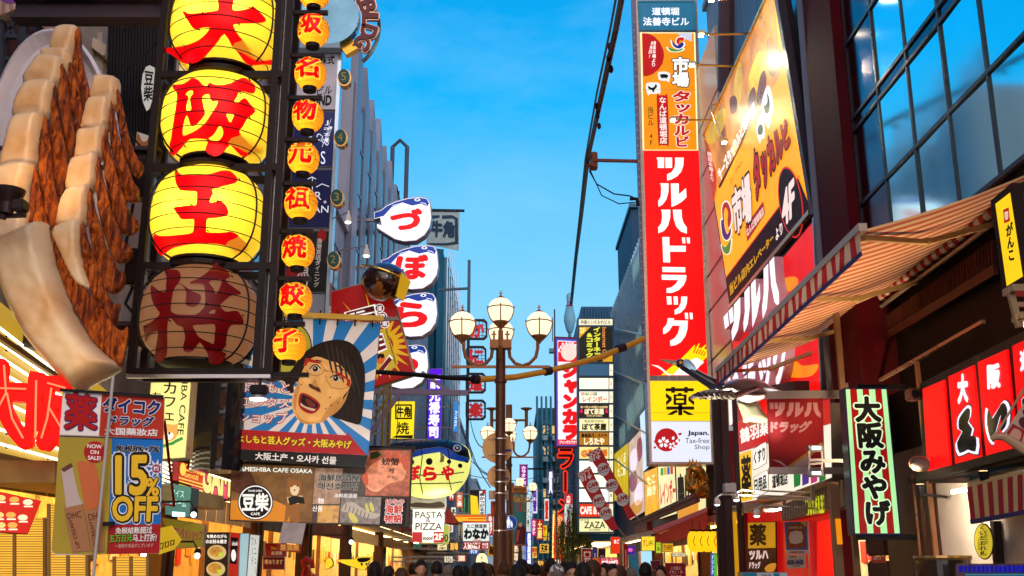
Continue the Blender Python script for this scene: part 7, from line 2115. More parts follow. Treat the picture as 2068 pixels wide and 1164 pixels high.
for k in range(6):
    x=430+k*66
    fe.tube([P3(*FC(f"{x},{512-k*6}")[0],CY_-.68),P3(*FC(f"{x+50},{522-k*2}")[0],CY_-.72),P3(*FC(f"{x+90},{540}")[0],CY_-.64)],[.008,.02,.01],6)
fe.each('feather_tip',mat((.6,.58,.4),rough=.2),cr)
nk=[P3(*p,CY_-.05)for p in FC("245,130 280,165 340,205 420,255 500,305 580,350 650,385 720,405")]
MB().tube(nk,[.075,.085,.085,.09,.10,.115,.14,.13],14).ball(P3(*FC("245,135")[0],CY_-.05),(.10,.09,.09),16,12).build('neck',mat((.012,.012,.02),rough=.12,coat=.8),cr,sm=True)
MB().tube([P3(*p,CY_-.12)for p in FC("285,105 320,130 370,170 425,210")],[.05,.085,.07,.02],12).build('cheek_patch',mat((.30,.50,.70),rough=.12,coat=.8),cr,sm=True)
MB().tube([P3(*p,CY_-.05)for p in FC("215,135 150,122 80,106 20,95")],[.055,.045,.028,.008],12).build('beak',mat((.36,.27,.17),rough=.25,coat=.4),cr,sm=True)
MB().ball(P3(*FC("252,122")[0],CY_-.14),(.03,.012,.03),12,8).build('eye',mat((.7,.2,.03),rough=.15),cr)
lg=MB()
for k in range(5):lg.tube([P3(*FC(f"{1010+k*45},800")[0],CY_+.05),P3(*FC(f"{1015+k*45},840")[0],CY_+.05)],.012,5)
lg.build('wing_fringe',mat((.3,.25,.15)),cr)
MB().tube([P3(*FC("1000,330")[0],CY_),P3(*FC("1020,120")[0],CY_+.2)+Vector((0,0,.3))],.012,5).tube([P3(*FC("1200,480")[0],CY_),(6.05,CY_,P3(1545,796,CY_).z)],.05,8).build('hanger',metal((.3,.3,.3)),cr)
awn=thing('striped_awning','large red and white striped awning stretched from the glass building','awning',(5,16,5.2))
Y0,Y1=11.45,20.2
XF=4.02
XB=6.35
zf0,zf1=P3(1735,465,Y0).z,P3(1448,752,Y1).z
zb0=zf0+.84;zb1=zf1+.80
N=60
vs,fs,mi=[],[],[]
b_=MB()
def awp(t,q,dz=0):
    """t along the street, q from front edge to wall"""
    y=Y0+(Y1-Y0)*t
    zf=zf0+(zf1-zf0)*t;zb=zb0+(zb1-zb0)*t
    return Vector((XF+(XB-XF)*q,y,zf+(zb-zf)*q-.06*sin(pi*q)+dz))
for i in range(N):
    for j in range(5):
        a,c_=i/N,(i+1)/N
        b_.add([awp(a,j/5),awp(c_,j/5),awp(c_,(j+1)/5),awp(a,(j+1)/5)],[(0,1,2,3)],mi=i%2)
def cloth(c1,tr=.35):
    m=bpy.data.materials.new('awning_cloth');m.use_nodes=True
    n,l=m.node_tree.nodes,m.node_tree.links
    b=n['Principled BSDF'];b.inputs['Base Color'].default_value=(*c1,1);b.inputs['Roughness'].default_value=.8
    t=n.new('ShaderNodeBsdfTranslucent');t.inputs[0].default_value=(*c1,1)
    x=n.new('ShaderNodeMixShader');x.inputs[0].default_value=tr
    l.new(b.outputs[0],x.inputs[1]);l.new(t.outputs[0],x.inputs[2]);l.new(x.outputs[0],n['Material Output'].inputs[0])
    return m
CW,CR=cloth((.78,.50,.26)),cloth((.55,.11,.035))
b_.build('canvas',[CW,CR],awn,fix=False)
vl=MB()
NV=46
for i in range(NV):
    a,c_=i/NV,(i+1)/NV
    w0,w1=.02*sin(i*1.3),.02*sin((i+1)*1.3)
    p,q=awp(a,0),awp(c_,0)
    vl.add([p+Vector((-.03,0,.02)),q+Vector((-.03,0,.02)),q+Vector((-.04+w1,0,-.27)),p+Vector((-.04+w0,0,-.27))],[(0,1,2,3)],mi=i%2)
vl.build('valance',[cloth((.62,.52,.42)),cloth((.42,.02,.025))],awn,fix=False)
MB().bar(awp(0,0)+Vector((-.04,0,-.285)),awp(1,0)+Vector((-.04,0,-.285)),.02,.05).build('valance_trim',mat((.02,.015,.14)),awn)
MB().bar(awp(-.003,0,.03),awp(1.003,0,.03),.10,.09).build('front_bar',metal((.55,.42,.3),.35),awn)
ar=MB()
bm_=mat((.55,.35,.14),rough=.4)
for t in(.02,.34,.66,.97):
    t2=t+.13
    m_=awp((t+t2)/2+.05,.52,-.14)
    ar.bar(awp(t,.03,-.06),m_,.075,.06).bar(m_,awp(min(t2+.02,1.02),.97,-.22),.085,.07)
    ar.ball(m_,.06,8,6)
ar.each('folding_arm',bm_,awn)
MB().tube([awp(0,1.0,-.26)+Vector((-.12,0,0)),awp(1,1.0,-.26)+Vector((-.12,0,0))],.035,8).build('torsion_bar',metal((.6,.5,.42),.35),awn)
rlr=MB()
NR_=60
a0,a1=awp(0,1,-.10)+Vector((-.10,0,0)),awp(1,1,-.10)+Vector((-.10,0,0))
for i in range(NR_):rlr.tube([a0.lerp(a1,i/NR_),a0.lerp(a1,(i+1)/NR_)],.075,10,mi=i%2,cap=False)
rlr.build('roller',[mat((.6,.5,.4)),mat((.32,.02,.02))],awn)
dw=thing('dark_wood_front','dark timber shop front with a slatted brown board under the awning','shop front',(6,14,0))
MB().box((6.42,8.0,3.05),(6.8,18.4,6.25)).build('upper_boarding',mat((.010,.005,.0045),rough=.6,var=.5,scale=3,stretch=(1,1,9),spec=.1),dw)
C6b=lambda t:zz(1668,380,2.91,t)
pq=XR(6.34)
tl,tr2,br2,bl2=(pq.at(*p)for p in C6b("215,858 1002,300 1012,480 220,962"))
sl3=MB();n=56
MB().prism([tl,tr2,br2,bl2],(.06,0,0)).build('slat_backing',mat((.03,.012,.01),rough=.5),dw)
for i in range(n):
    a,c_=tl.lerp(tr2,(i+.5)/n),bl2.lerp(br2,(i+.5)/n)
    sl3.bar(c_,a,.11,.03)
sl3.build('slat',mat((.085,.024,.012),rough=.6,var=.35,spec=.1),dw)
MB().bar(bl2+Vector((-.03,0,0)),br2+Vector((-.03,0,0)),.06,.14).build('bottom_board',mat((.08,.022,.013),rough=.5),dw)
MB().bar(pq.at(*C6b("370,1150")[0],.25),pq.at(*C6b("1040,785")[0],.25),.05).each('pipe',metal((.75,.45,.28),.3),dw)
bkp=MB()
for k in range(9):bkp.box((6.02,17.45,.3+k*.52),(6.14,18.4,.3+k*.52+.44),bev=.03)
bkp.build('brick_pier',mat((.10,.045,.03),rough=.7,var=.4),dw)
MB().box((6.02,15.2,.1),(6.15,17.3,3.4)).build('wood_wall',mat((.05,.018,.014),rough=.4,var=.4),dw)
MB().bar((5.98,15.25,.1),(5.98,15.25,4.6),.06).bar((5.98,15.85,.1),(5.98,15.85,3),.03).each('steel_trim',mat((.45,.18,.08),rough=.3,metal=.5),dw)
D8=lambda t:zz(1820,680,3.637,t)
pq8=XR(5.75)
hb=thing('fascia_box','black frame box holding the red lit panels over the right shop','sign frame',tuple(pq8.at(1950,950)))
MB().prism([pq8.at(*p,-.03)for p in D8("120,345 960,-80 1040,880 150,1060")],(.3,0,0)).bar(pq8.at(*D8("150,1040")[0],.02),pq8.at(*D8("1000,820")[0],.02),.1).build('box',mat((.014,.010,.010),rough=.4),hb)
RP=lit('#f8060a',.95,.22)
pans=[("155,385 312,318 360,975 195,1018",'leftmost blank red lit panel of the fascia'),("345,295 525,212 583,915 398,965",'red lit panel with a small white character for big'),("562,190 772,95 845,862 625,905",'red lit panel with a small white character for slope'),("815,70 960,0 1040,810 880,858",'rightmost red lit panel cut by the picture edge')]
LT=[None,("440,560 490,505 520,520 515,590 500,625 540,680 525,735 575,745 570,865 500,850 425,880 400,790 450,700 418,680 415,610",'大',"420,290 490,282 492,470 425,485"),
      ("625,530 645,540 670,600 740,490 775,470 805,520 800,640 770,690 745,700 745,570 720,640 690,740 685,795 650,770 620,650",'阪',"640,215 725,205 730,365 645,378"),("890,460 930,440 940,520 900,540",'道',"880,110 950,90 955,230 885,250")]
for(q,lab),t in zip(pans,LT):
    s=Sign('red_lit_panel',lab,'sign',pq8,D8(q)[3],'red panels of the right fascia')
    s.cab(D8(q),.03,RP,'panel')
    if t:
        L=smooth(D8(t[0]),2);c0=(sum(p[0]for p in L)/len(L),sum(p[1]for p in L)/len(L))
        s.poly([(c0[0]+(p[0]-c0[0])*1.08,c0[1]+(p[1]-c0[1])*1.05)for p in L],ink('#1a1240'),1,'character_edge')
        s.poly(L,lit('#f0ecff',1.05),2,'character_edge');s.poly([(c0[0]+(p[0]-c0[0])*.80,c0[1]+(p[1]-c0[1])*.88)for p in L],mat((.035,.035,.018),rough=.1,coat=.6),3,'character')
        s.text(t[1],D8(t[2]),lit('#f8f0ff',1.05),2,.07)
W_=lambda t:zz(1668,764,2.91,t)
s=Sign('striped_souvenir_sign','tall striped pale green and dark red sign with black brush letters','sign',YP(16.0),(1760,1080))
q=W_("112,62 358,62 440,918 168,918")
s.cab(q,.28,mat((.02,.016,.08),rough=.35),grow=1.5)
s.poly(W_("116,66 354,66 434,912 172,912"),lit('#a8e8a0',.95,.08),1,'pale_panel')
tq2=W_("116,66 354,66 434,912 172,912")
s.polys([[lerp2(tq2,a,0),lerp2(tq2,b2,0),lerp2(tq2,b2,1),lerp2(tq2,a,1)]for a,b2 in((.10,.27),(.41,.57),(.72,.88))],lit('#980808',.85),2,'red_stripe')
s.text('大阪みやげ',W_("165,115 310,115 380,860 235,860"),BLACK,3,.055,vert=True,outline=lit('#d8f8c8',.95),ow=.05)
MB().bar(s.pt((1735,1085),-.1),(6.1,16.1,s.pt((1735,1085)).z),.08).bar(s.pt((1735,780),-.1),(6.1,16.1,s.pt((1735,780)).z),.08).each('wall_bracket',BLACK,s.o)
s=Sign('small_wall_notice','small red and cream notice on the dark shop wall','notice',YP(16.3),(1775,1136));s.cab(W_("268,1048 352,1044 353,1085 270,1086"),.02,ink('#8a2a18'));s.text('防犯カメラ',W_("278,1054 322,1052 322,1066 278,1068"),ink('#e8d8b8'),1,.02)
sp_=thing('wall_speaker','small boxy red brown wall speaker beside the red panels','speaker',tuple(P3(1845,815,14.9)));c=P3(1844,798,14.9)
MB().box(c+Vector((-.08,-.1,-.08)),c+Vector((.09,.12,.09)),bev=.02).build('case',mat((.16,.06,.04),rough=.5),sp_);MB().lathe((0,0,0),[(.01,0),(.05,.005),(.06,.02)],16).build('cone',BLACK,None)
o_=bpy.data.objects['cone'];o_.parent=sp_;o_.rotation_euler=(pi/2,0,0);o_.location=(0,-.09,(c-WL[sp_.name]).z)
ov=thing('oval_vent_lamp','oval grey lamp with a copper rim below the wall speaker','lamp',tuple(P3(1857,955,14.6)));c=P3(1857,937,14.6)
MB().ball(c,(.145,.10,.10),24,12).build('dome',mat((.09,.07,.065),rough=.5),ov,sm=True);MB().tube([(c.x+.146*cos(2*pi*i/28),c.y-.02,c.z+.10*sin(2*pi*i/28))for i in range(29)],.012,6).build('rim',mat((.35,.18,.10),rough=.3,metal=.6),ov)
bo=thing('white_booth','white display booth wall lit warm beneath the red panels','booth',tuple(XR(6.0).at(1930,1164)))
pqb=XR(6.05)
MB().prism([pqb.at(*p)for p in W_("517,607 830,612 1190,560 1190,1300 575,1300")],(.15,0,0)).build('wall',mat((.62,.48,.36),rough=.6,var=.12),bo)
MB().bar(pqb.at(*W_("515,606")[0],.05),pqb.at(*W_("850,600")[0],.05),.07).bar(pqb.at(*W_("1020,840")[0],.05),pqb.at(*W_("1050,1200")[0],.05),.10).each('dark_trim',mat((.03,.015,.012)),bo)
cn=Sign('striped_canopy','small cream and red striped canopy with a navy hem','canopy',XR(5.55),(2010,1055))
cq=W_("830,642 1190,555 1190,795 855,858")
cn.cab(cq,.04,mat((.62,.48,.22),rough=.7),'cloth')
cn.polys([[lerp2(cq,a,0),lerp2(cq,a+.085,0),lerp2(cq,a+.085,1),lerp2(cq,a,1)]for a in[i*.165 for i in range(6)]],mat((.36,.02,.03),rough=.7),1,'red_stripe')
cn.poly(W_("850,832 1190,770 1190,796 855,858"),mat((.02,.02,.13)),2,'hem')
MB().prism([cn.pt(W_("830,642")[0]),cn.pt(W_("1190,555")[0]),XR(6.04).at(*W_("1190,520")[0]),XR(6.04).at(*W_("830,620")[0])],(0,0,.03)).build('top_cloth',mat((.55,.42,.2),rough=.7),cn.o)
s=Sign('oval_ticket_sign','yellow oval sign with black vertical letters beside the canopy','sign',XR(5.8),(1990,1130))
s.ell(*W_("930,960")[0],20,37,BLACK,0,'rim',.005,rot=-.08);s.ell(*W_("930,960")[0],18,34.5,lit('#d8c030',.75),2,'face',rot=-.08)
s.text('くいだおれ札',W_("905,870 945,862 950,1040 912,1045"),BLACK,3,.03,vert=True);s.text('大阪名物',W_("940,890 955,888 958,975 945,978"),BLACK,3,0,vert=True);s.text('の道頓堀',W_("895,945 908,943 910,1010 898,1012"),BLACK,3,0,vert=True)
MB().bar((5.75,13.2,2.62),(5.75,13.9,2.62),.05).build('strip_lamp',lit('#fff0d0',4,0),bo)
spot(bo,(5.3,13.6,2.55),(6.1,14.2,2.2),110,(1,.93,.78),140,1.0)
bt2=thing('bass_drum','dark drum with a brass rim standing before the white booth','drum',tuple(P3(1903,1164,14)));c=P3(1905,1150,14.0)
MB().lathe((c.x,c.y,c.z-.5),[(.34,0),(.34,.62)],32).build('shell',mat((.025,.015,.015),rough=.25,coat=.5),bt2);MB().lathe((c.x,c.y,c.z+.11),[(.35,0),(.36,.03),(.35,.06),(.3,.055),(.3,.05)],32).build('rim',metal((.5,.3,.1),.25),bt2);MB().lathe((c.x,c.y,c.z+.13),[(.3,0),(.3,.005)],32).build('drum_skin',mat((.55,.35,.18),rough=.5),bt2)
MB().lathe((c.x,c.y,.1),[(.28,0),(.28,c.z-.62)],24).build('pedestal',mat((.08,.03,.02)),bt2)
s=Sign('blue_led_board','dark board with rows of blue LED lights at the bottom right','LED board',XR(5.2),(2000,1175))
s.cab(W_("762,1090 1200,1090 1200,1300 765,1300"),.2,mat((.05,.05,.12),rough=.2));dl=MB()
for i in range(15):
    for j in range(3):
        p=s.pt(W_(f"{790+i*26},{1108+j*13}")[0],.01)
        dl.box(p-Vector((.01,.016,.010)),p+Vector((.01,.016,.010)))
dl.build('led_dot',lit('#0818b0',.8,0),s.o);s.polys([W_("820,1150 1190,1150 1190,1160 820,1160")],lit('#1880a0',.7),1,'cyan_strip')
s=Sign('face_flag','cream flag with a red square badge held by a pale pole at the right edge','flag',Plane(P3(2050,870,10),(-.4,-1,0)),(2050,920))
s.cab(D8("745,730 900,490 1000,560 960,860 860,800"),.01,mat((.62,.42,.30),rough=.7),'cloth');s.poly(D8("755,735 820,640 910,690 880,790"),ink('#a81818'),1,'red_badge')
s.poly(smooth(D8("800,715 830,675 880,700 875,750 840,770 805,745")),ink('#d8a080'),2,'badge_disc');s.polys([smooth(D8("865,610 900,590 930,640 905,680 870,650")),smooth(D8("890,550 905,535 925,560 910,590"))],ink('#5a1420'),1,'brush_mark')
MB().tube([s.pt(D8("690,730")[0],.05),s.pt(D8("905,380")[0],.05)],.012,6).tube([s.pt(D8("660,760")[0],.03),s.pt(D8("690,735")[0],.03),s.pt(D8("760,740")[0],.03),s.pt(D8("900,830")[0],.03),s.pt(D8("1000,870")[0],.02)],[.02,.035,.04,.05,.06],8).build('pole',mat((.55,.33,.18),rough=.4),s.o)
gb2=Plane(P3(2025,500,9.0),(-.80,-.60,0))
s=Sign('yellow_box_sign','black framed box sign with yellow lit faces and black brush letters','sign',gb2,(2030,600))
E6=lambda t:zz(1668,380,2.91,t)
s.cab(E6("968,75 1090,-30 1170,560 1040,630"),.03,mat((.025,.014,.012),rough=.3),off=0);s.poly(E6("998,95 1085,28 1160,520 1065,578"),lit('#f8c818',1.0,.08),2)
s.poly(E6("1045,130 1078,115 1086,195 1052,210"),ink('#a81818'),3,'red_badge');s.ell(*E6("1066,165")[0],4,9,ink('#d8b090'),4,'badge_disc');s.line(E6("1056,150 1078,143"),1.5,ink('#e8d8c8'),5,'badge_line')
s.text('がんこ',E6("1062,225 1100,200 1115,420 1078,428"),BLACK,3,.05,vert=True)
pq9=YP(P3(2055,600,8.6).y)
a,c_=s.pt(E6("1090,-30")[0]),s.pt(E6("1170,560")[0])
MB().prism([a,a+Vector((.75,.0,0)),c_+Vector((.75,0,0)),c_],(0,.04,0)).build('front_face_frame',mat((.025,.014,.012),rough=.3),s.o)
MB().prism([a+Vector((.10,-.01,-.10)),a+Vector((.68,-.01,-.10)),c_+Vector((.68,-.01,.08)),c_+Vector((.07,-.01,.08))],(0,.005,0)).build('front_face',lit('#f8c818',1.0,.08),s.o)
lo_=P3(2024,598,9.0)
b_=MB();b_.box((lo_.x-.02,8.75,c_.z-.10),(lo_.x+.9,8.95,c_.z-.04)).box((lo_.x+.02,8.75,c_.z-.36),(lo_.x+.9,8.95,c_.z-.28),bev=.02).bar((lo_.x,8.85,c_.z-.05),(lo_.x+.04,8.85,c_.z-.4),.05).bar((lo_.x,8.85,c_.z-.2),(lo_.x+.9,8.85,c_.z-.2),.04)
b_.build('lamp_tray',metal((.5,.35,.2),.35),s.o);MB().box((lo_.x+.12,8.77,c_.z-.385),(lo_.x+.9,8.93,c_.z-.365)).build('strip_lamp',lit('#f0f0ff',5,0),s.o)
E5=lambda t:zz(1080,820,3.384,t)
def wall_sign(name,label,q,face,X=5.9,d=.25):
    s=Sign(name,label,'sign',XR(X),E5(q)[3]);s.cab(E5(q),d,mat((.12,.07,.03)),grow=.6);s.poly(E5(q),face,1);return s
s=wall_sign('olive_lit_sign','olive yellow lit sign with white brush letters farthest along the wall',"538,335 640,250 640,622 540,652",lit('#d0b41c',1.0,.4));s.text('くくる\nたこ焼',E5("565,360 625,310 620,470 568,490"),lit('#f4f0c0',1),2,.03)
s=wall_sign('photo_mural_sign','tall pastel photo mural sign of people and food',"642,255 735,150 752,720 652,780",lit('#d8b8a8',.9,.6))
s.polys([smooth(E5("655,330 690,290 700,380 680,450 655,440")),smooth(E5("690,560 730,520 740,620 710,680 680,660"))],lit('#e8d8e8',1),2,'figure_print');s.polys([smooth(E5("650,480 690,440 700,540 670,590 650,560")),smooth(E5("700,250 728,215 735,330 710,380"))],lit('#8a3a5a',.8),2,'figure_print');s.polys([smooth(E5("660,680 720,640 730,710 670,750"))],lit('#c88a20',.9),2,'dish_print')
s=wall_sign('pale_blue_sign','pale blue white blank lit sign beside the tall red sign',"718,70 782,-10 790,405 742,450",lit('#c8e4fc',1.0))
s=wall_sign('golden_food_sign','golden lit sign with food pictures',"748,455 838,418 852,722 755,765",lit('#f0ac14',1.05,.5));s.text('たこ\n焼き',E5("765,490 825,465 828,600 770,620"),lit('#fff0b0',1),2,.05)
s=wall_sign('rainbow_karaoke_sign','cream lit karaoke sign with four coloured tiles and red letters',"842,415 955,405 972,735 856,772",lit('#f4ecb0',1.0));s.text('レインボー',E5("855,530 960,500 965,650 862,680"),lit('#d82818',.9),2,.04)
for i,cc in enumerate(('#38a028','#e8b818','#2058c0','#d83010')):s.poly(boxq(*(E5(f"{862+i*22},{425-i*3}")[0]+E5(f"{880+i*22},{475-i*3}")[0])),lit(cc,.8),2,'colour_tile')
s=wall_sign('brush_letter_sign','cream lit sign with large brown brush letters under the dragon',"965,408 1170,395 1170,700 980,780",lit('#f4e4a0',1.0));s.text('串田屋',E5("978,480 1120,460 1125,640 985,665"),ink('#3a1c08'),2,.07);s.poly(E5("978,660 1120,620 1120,720 982,770"),lit('#e89a28',.9),2,'footer_panel')
dg=thing('gold_dragon','coiled golden dragon sculpture peeping out below the tall sign','dragon sculpture',tuple(P3(1415,980,28.5)))
gm_=mat((.55,.28,.04),rough=.22,metal=.75,var=.35,scale=3)
pth=[P3(*p,28.4-.15*sin(i*1.2))for i,p in enumerate(E5("1040,440 1080,430 1130,450 1150,500 1110,530 1070,510 1080,560 1130,580 1160,560 1170,610 1120,620"))]
pts=[]
for a,b2 in zip(pth,pth[1:]):
    for k in range(4):pts.append(a.lerp(b2,k/4))
MB().tube(pts,[.06+.12*sin(pi*i/len(pts))for i in range(len(pts))],10).build('body',gm_,dg,sm=True)
spn=MB()
for i in range(2,len(pts)-2,2):spn.lathe(pts[i]+Vector((0,-.05,.12)),[(.05,0),(.005,.16)],6)
spn.build('spine',gm_,dg)
cl=MB()
for k in range(3):cl.tube([P3(*E5(f"{1050+k*35},{450+k*60}")[0],28.2),P3(*E5(f"{1040+k*30},{500+k*50}")[0],28.0),P3(*E5(f"{1060+k*30},{530+k*40}")[0],27.95)],[.07,.05,.015],8)
cl.each('claw',gm_,dg)
ra=thing('red_eave_awning','sloping dark red awning with wooden eave bars over the lanterns','awning',tuple(P3(1380,1080,30)))
pqa=XR(5.0)
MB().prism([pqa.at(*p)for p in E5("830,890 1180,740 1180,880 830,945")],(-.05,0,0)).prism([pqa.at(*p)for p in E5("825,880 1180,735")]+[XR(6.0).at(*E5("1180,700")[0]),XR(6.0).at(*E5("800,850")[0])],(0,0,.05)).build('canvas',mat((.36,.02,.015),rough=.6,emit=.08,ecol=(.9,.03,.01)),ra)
MB().bar(pqa.at(*E5("735,800")[0],.3),pqa.at(*E5("1180,610")[0],.3),.10).bar(pqa.at(*E5("745,815")[0],.25),pqa.at(*E5("1180,640")[0],.25),.12).each('eave_bar',mat((.14,.03,.03),rough=.4),ra)
MB().box(pqa.at(*E5("735,800")[0],.3),pqa.at(*E5("825,850")[0],.1)).build('end_box',mat((.22,.02,.03),rough=.4),ra)
for u,lab in((1400,'leftmost round yellow paper lantern under the red awning'),(1414,'second round yellow paper lantern under the red awning'),(1428,'third round yellow paper lantern with black strokes'),(1442,'rightmost round yellow paper lantern by the steel post')):
    c=P3(u,1094,27.5);r=thing('yellow_lantern',lab,'paper lantern',tuple(c),'yellow paper lanterns under the red awning')
    MB().lathe(c,barrel(.15,.27,10,2.4,.95),20).build('shell',lit('#ffb810',1.25,.15),r,sm=True)
    MB().lathe((c.x,c.y,c.z+.25),[(.08,0),(.08,.05)],12).tube([(c.x,c.y,c.z+.3),(c.x,c.y,c.z+.5)],.01,5).build('end_cap',BLACK,r)
    MB().tube([(c.x+.02,c.y-.148,c.z+.12),(c.x-.03,c.y-.15,c.z),(c.x+.02,c.y-.148,c.z-.12)],.01,5).build('brush_stroke',BLACK,r)
s=board('yellow_menu_sign','small yellow lit menu sign left of the paper lanterns',YP(34),boxq(1296,1084,1322,1112),lit('#f8dc30',.95));s.text('すし',(1299,1090,1308,1104),ink('#d03018'),2,.03);s.text('ざんまい',(1309,1092,1320,1102),ink('#302008'),2,.03,vert=True)
s=board('lime_menu_sign','lime lit menu card beside the yellow menu sign',YP(34),boxq(1325,1096,1334,1117),lit('#b8d820',.9));s.text('一品',(1327,1099,1332,1112),ink('#184010'),2,.03,vert=True)
s=board('puffer_menu_sign','black and yellow puffer fish menu sign under the red awning',YP(33),boxq(1338,1098,1359,1114),lit('#e0a810',.8));s.text('てっちり',(1341,1101,1356,1111),BLACK,2,.05)
s=board('red_notice_board','dark red notice board with white letters low on the right',YP(26),boxq(1344,1138,1384,1180),ink('#8a0c14'),.06);s.text('この先に\nぐりこ・や\nあります',(1352,1144,1378,1168),ink('#f0d8d0'),2,.02)
s=board('mauve_flag','small dark mauve cloth hanging below the eaves',YP(33),[(1314,1134),(1334,1132),(1330,1150),(1318,1152)],ink('#5a1428'),.02)
s=board('pale_price_tag_row','row of pale price tags on the snack shop edge',YP(27.6),boxq(1358,1117,1384,1124),lit('#f0e4b8',.7),.05);s.text('串かつ 各種 百円',(1360,1118.5,1382,1122.5),ink('#302010'),2,0)
s=board('blue_green_strip','blue and green vertical strip sign by the timber posts',YP(24),boxq(1436,1118,1447,1180),lit('#2058d0',.8),.05);s.polys([boxq(1442,1118,1447,1180)],lit('#40c030',.9),2,'green_strip');s.text('ドリンク',(1437,1122,1441,1160),ink('#e8f0ff'),2,.04,vert=True)
tps=thing('timber_posts','dark timber posts and pipes between the snack shop and drugstore','posts',(P3(1455,1164,24).x,24,0))
b_=MB()
for u,w,Y in((1450,.18,24.5),(1466,.16,24.2),(1488,.10,24.6)):b_.bar((P3(u,1000,Y).x,Y,.1),(P3(u,900,Y).x,Y,5.6),w)
b_.each('post',mat((.04,.02,.018),rough=.5),tps)
MB().bar((P3(1480,1100,24.4).x,24.4,.1),(P3(1480,1060,24.4).x,24.4,2.9),.16).build('yellow_board',lit('#e0a010',.7),tps);MB().box(P3(1464,976,23.8),P3(1482,996,24.1)).build('meter_box',mat((.5,.47,.47)),tps)
MB().box(P3(1462,870,25),P3(1490,975,25.1)).build('red_recess',mat((.20,.01,.012),rough=.4),tps)
s=board('shelf_of_boxes','row of white and blue medicine boxes at the drugstore entrance',YP(18.6),boxq(1500,1157,1590,1185),ink('#c8d8e0'),.4,cat='shelf');s.polys([boxq(1500,1157,1528,1185),boxq(1562,1158,1574,1185)],ink('#2a90b0'),2,'box_pattern');s.text('SALE',(1538,1160,1556,1166),ink('#505860'),2,.02)
ul=thing('fascia_uplights','row of small dark spot lamps under the red fascia lighting the awning','lamps',tuple(P3(1940,965,14)))
for y in(12.6,14.6,16.6):
    p=Vector((5.6,y,2.72))
    MB().lathe(p,[(.03,-.1),(.06,0),(.07,.05),(.05,.05)],14).bar(p+Vector((0,0,-.08)),(5.95,y,2.6),.03).build('lamp_head',BLACK,ul)
    MB().lathe(p+Vector((0,0,.045)),[(.05,0),(.05,.01)],14).build('lens',lit('#ffcf90',6,0),ul)
    spot(ul,p+Vector((-.1,0,.1)),Vector((4.7,y+.6,5.6)),330,(1,.70,.40),110,1.0)
for o in[x for x in bpy.data.objects if x.name.startswith('clip_lamp')]:
    spot(o,WL[o.name]+Vector((-.15,-.15,.05)),P3(1500,800,CY_),140,(1,.97,.82),90,1.0)
spot(fl,WL[fl.name]+Vector((-.1,-.3,.35)),P3(1440,785,CY_),130,(1,.99,.9),22,1.0)
s=board('lit_menu_poster','lit poster of noodle bowls with white headline beside the red door',YP(20.5),[(415,1076),(462,1076),(458,1180),(412,1180)],lit('#2a1c14',.5),.06)
s.text('を眺めながら',(418,1080,458,1087),ink('#f4f0e8'),2,.03);s.text('のお好み焼き',(416,1090,458,1098),ink('#f4f0e8'),2,.03)
for cx,cy_ in((438,1116),(436,1150)):
    s.ell(cx,cy_,19,15,lit('#d8c080',.8,.6),2,'bowl_print');s.ell(cx-2,cy_-2,13,10,mat((.5,.28,.06),var=.8,scale=14,emit=.2,ecol=(.7,.4,.08)),3,'noodle_print');s.ell(cx+8,cy_+4,5,4,lit('#b8d030',.9),4,'herb_print')
s=board('red_door_poster','narrow red poster with a black label',YP(20.8),[(466,1076),(483,1078),(480,1180),(462,1180)],lit('#c02818',.8),.05);s.poly([(467,1085),(481,1087),(478,1140),(464,1138)],BLACK,2);s.text('ichoki',(469,1094,480,1102),ink('#f0e8e0'),3,.02);s.ell(472,1122,5,12,ink('#f0e8e0'),3,'emblem')
s=board('pale_blue_door','pale blue lit double door panel',YP(21),[(486,1078),(503,1078),(496,1180),(479,1180)],lit('#a8c8d0',.85),.05,cat='door')
s=board('white_list_board','tall white menu list board with small black letters',YP(21.2),[(506,1080),(524,1082),(516,1180),(498,1180)],lit('#d8dcd4',.8),.05);s.text('メニュー\nフード',(508,1086,518,1160),ink('#303030'),2,0,vert=True)
s=Sign('fallen_red_ribbon','bright red ribbon sculpture beside the restaurant doorway','ornament',YP(23),(622,1160));b_=MB()
b_.tube([s.pt(p)for p in((612,1168),(616,1148),(612,1134),(618,1128),(630,1134),(632,1145),(622,1146),(626,1160),(640,1170))],.055,8);b_.build('ribbon',mat((.5,.02,.02),rough=.3),s.o);MB().bar(s.pt((624,1140),.05),s.pt((634,1170),.05),.03).build('stick',mat((.6,.42,.15)),s.o)
for q,lab in(([(680,1132),(715,1130),(722,1126),(752,1126),(752,1130),(744,1136),(738,1150),(724,1149)],'larger yellow puffer fish cutout lantern at the doorway'),([(659,1130),(668,1128),(672,1140),(664,1148),(657,1148)],'smaller yellow fish cutout lantern at the left doorway')):
    s=Sign('fish_cutout_lantern',lab,'lantern',YP(30),(q[0][0]+20,1150));L=smooth(q)
    s.cab(L,.12,BLACK,grow=.8);s.poly(L,lit('#f0d028',1.0),1,'yellow_face')
    if len(q)>6:s.polys([smooth([(722,1128),(748,1127),(742,1134),(726,1136)]),smooth([(728,1138),(733,1138),(731,1144)]),smooth([(738,1138),(742,1137),(740,1143)])],BLACK,2,'black_mark')
s=board('arcade_poster','small red poster with yellow letters hanging by the plastic sheet',YP(22),boxq(536,1098,578,1124),ink('#a02018'),.03);s.text('Bar Sky',(548,1104,576,1112),ink('#f0c030'),2,.04);s.text('居酒屋',(548,1114,570,1121),ink('#f0e0c0'),2,.02)
s=board('seats_notice','dark red notice saying seats are available',YP(22.4),boxq(532,1126,574,1150),ink('#6a1410'),.03);s.text('席あります',(535,1130,571,1140),ink('#f0d0a0'),2,.03)
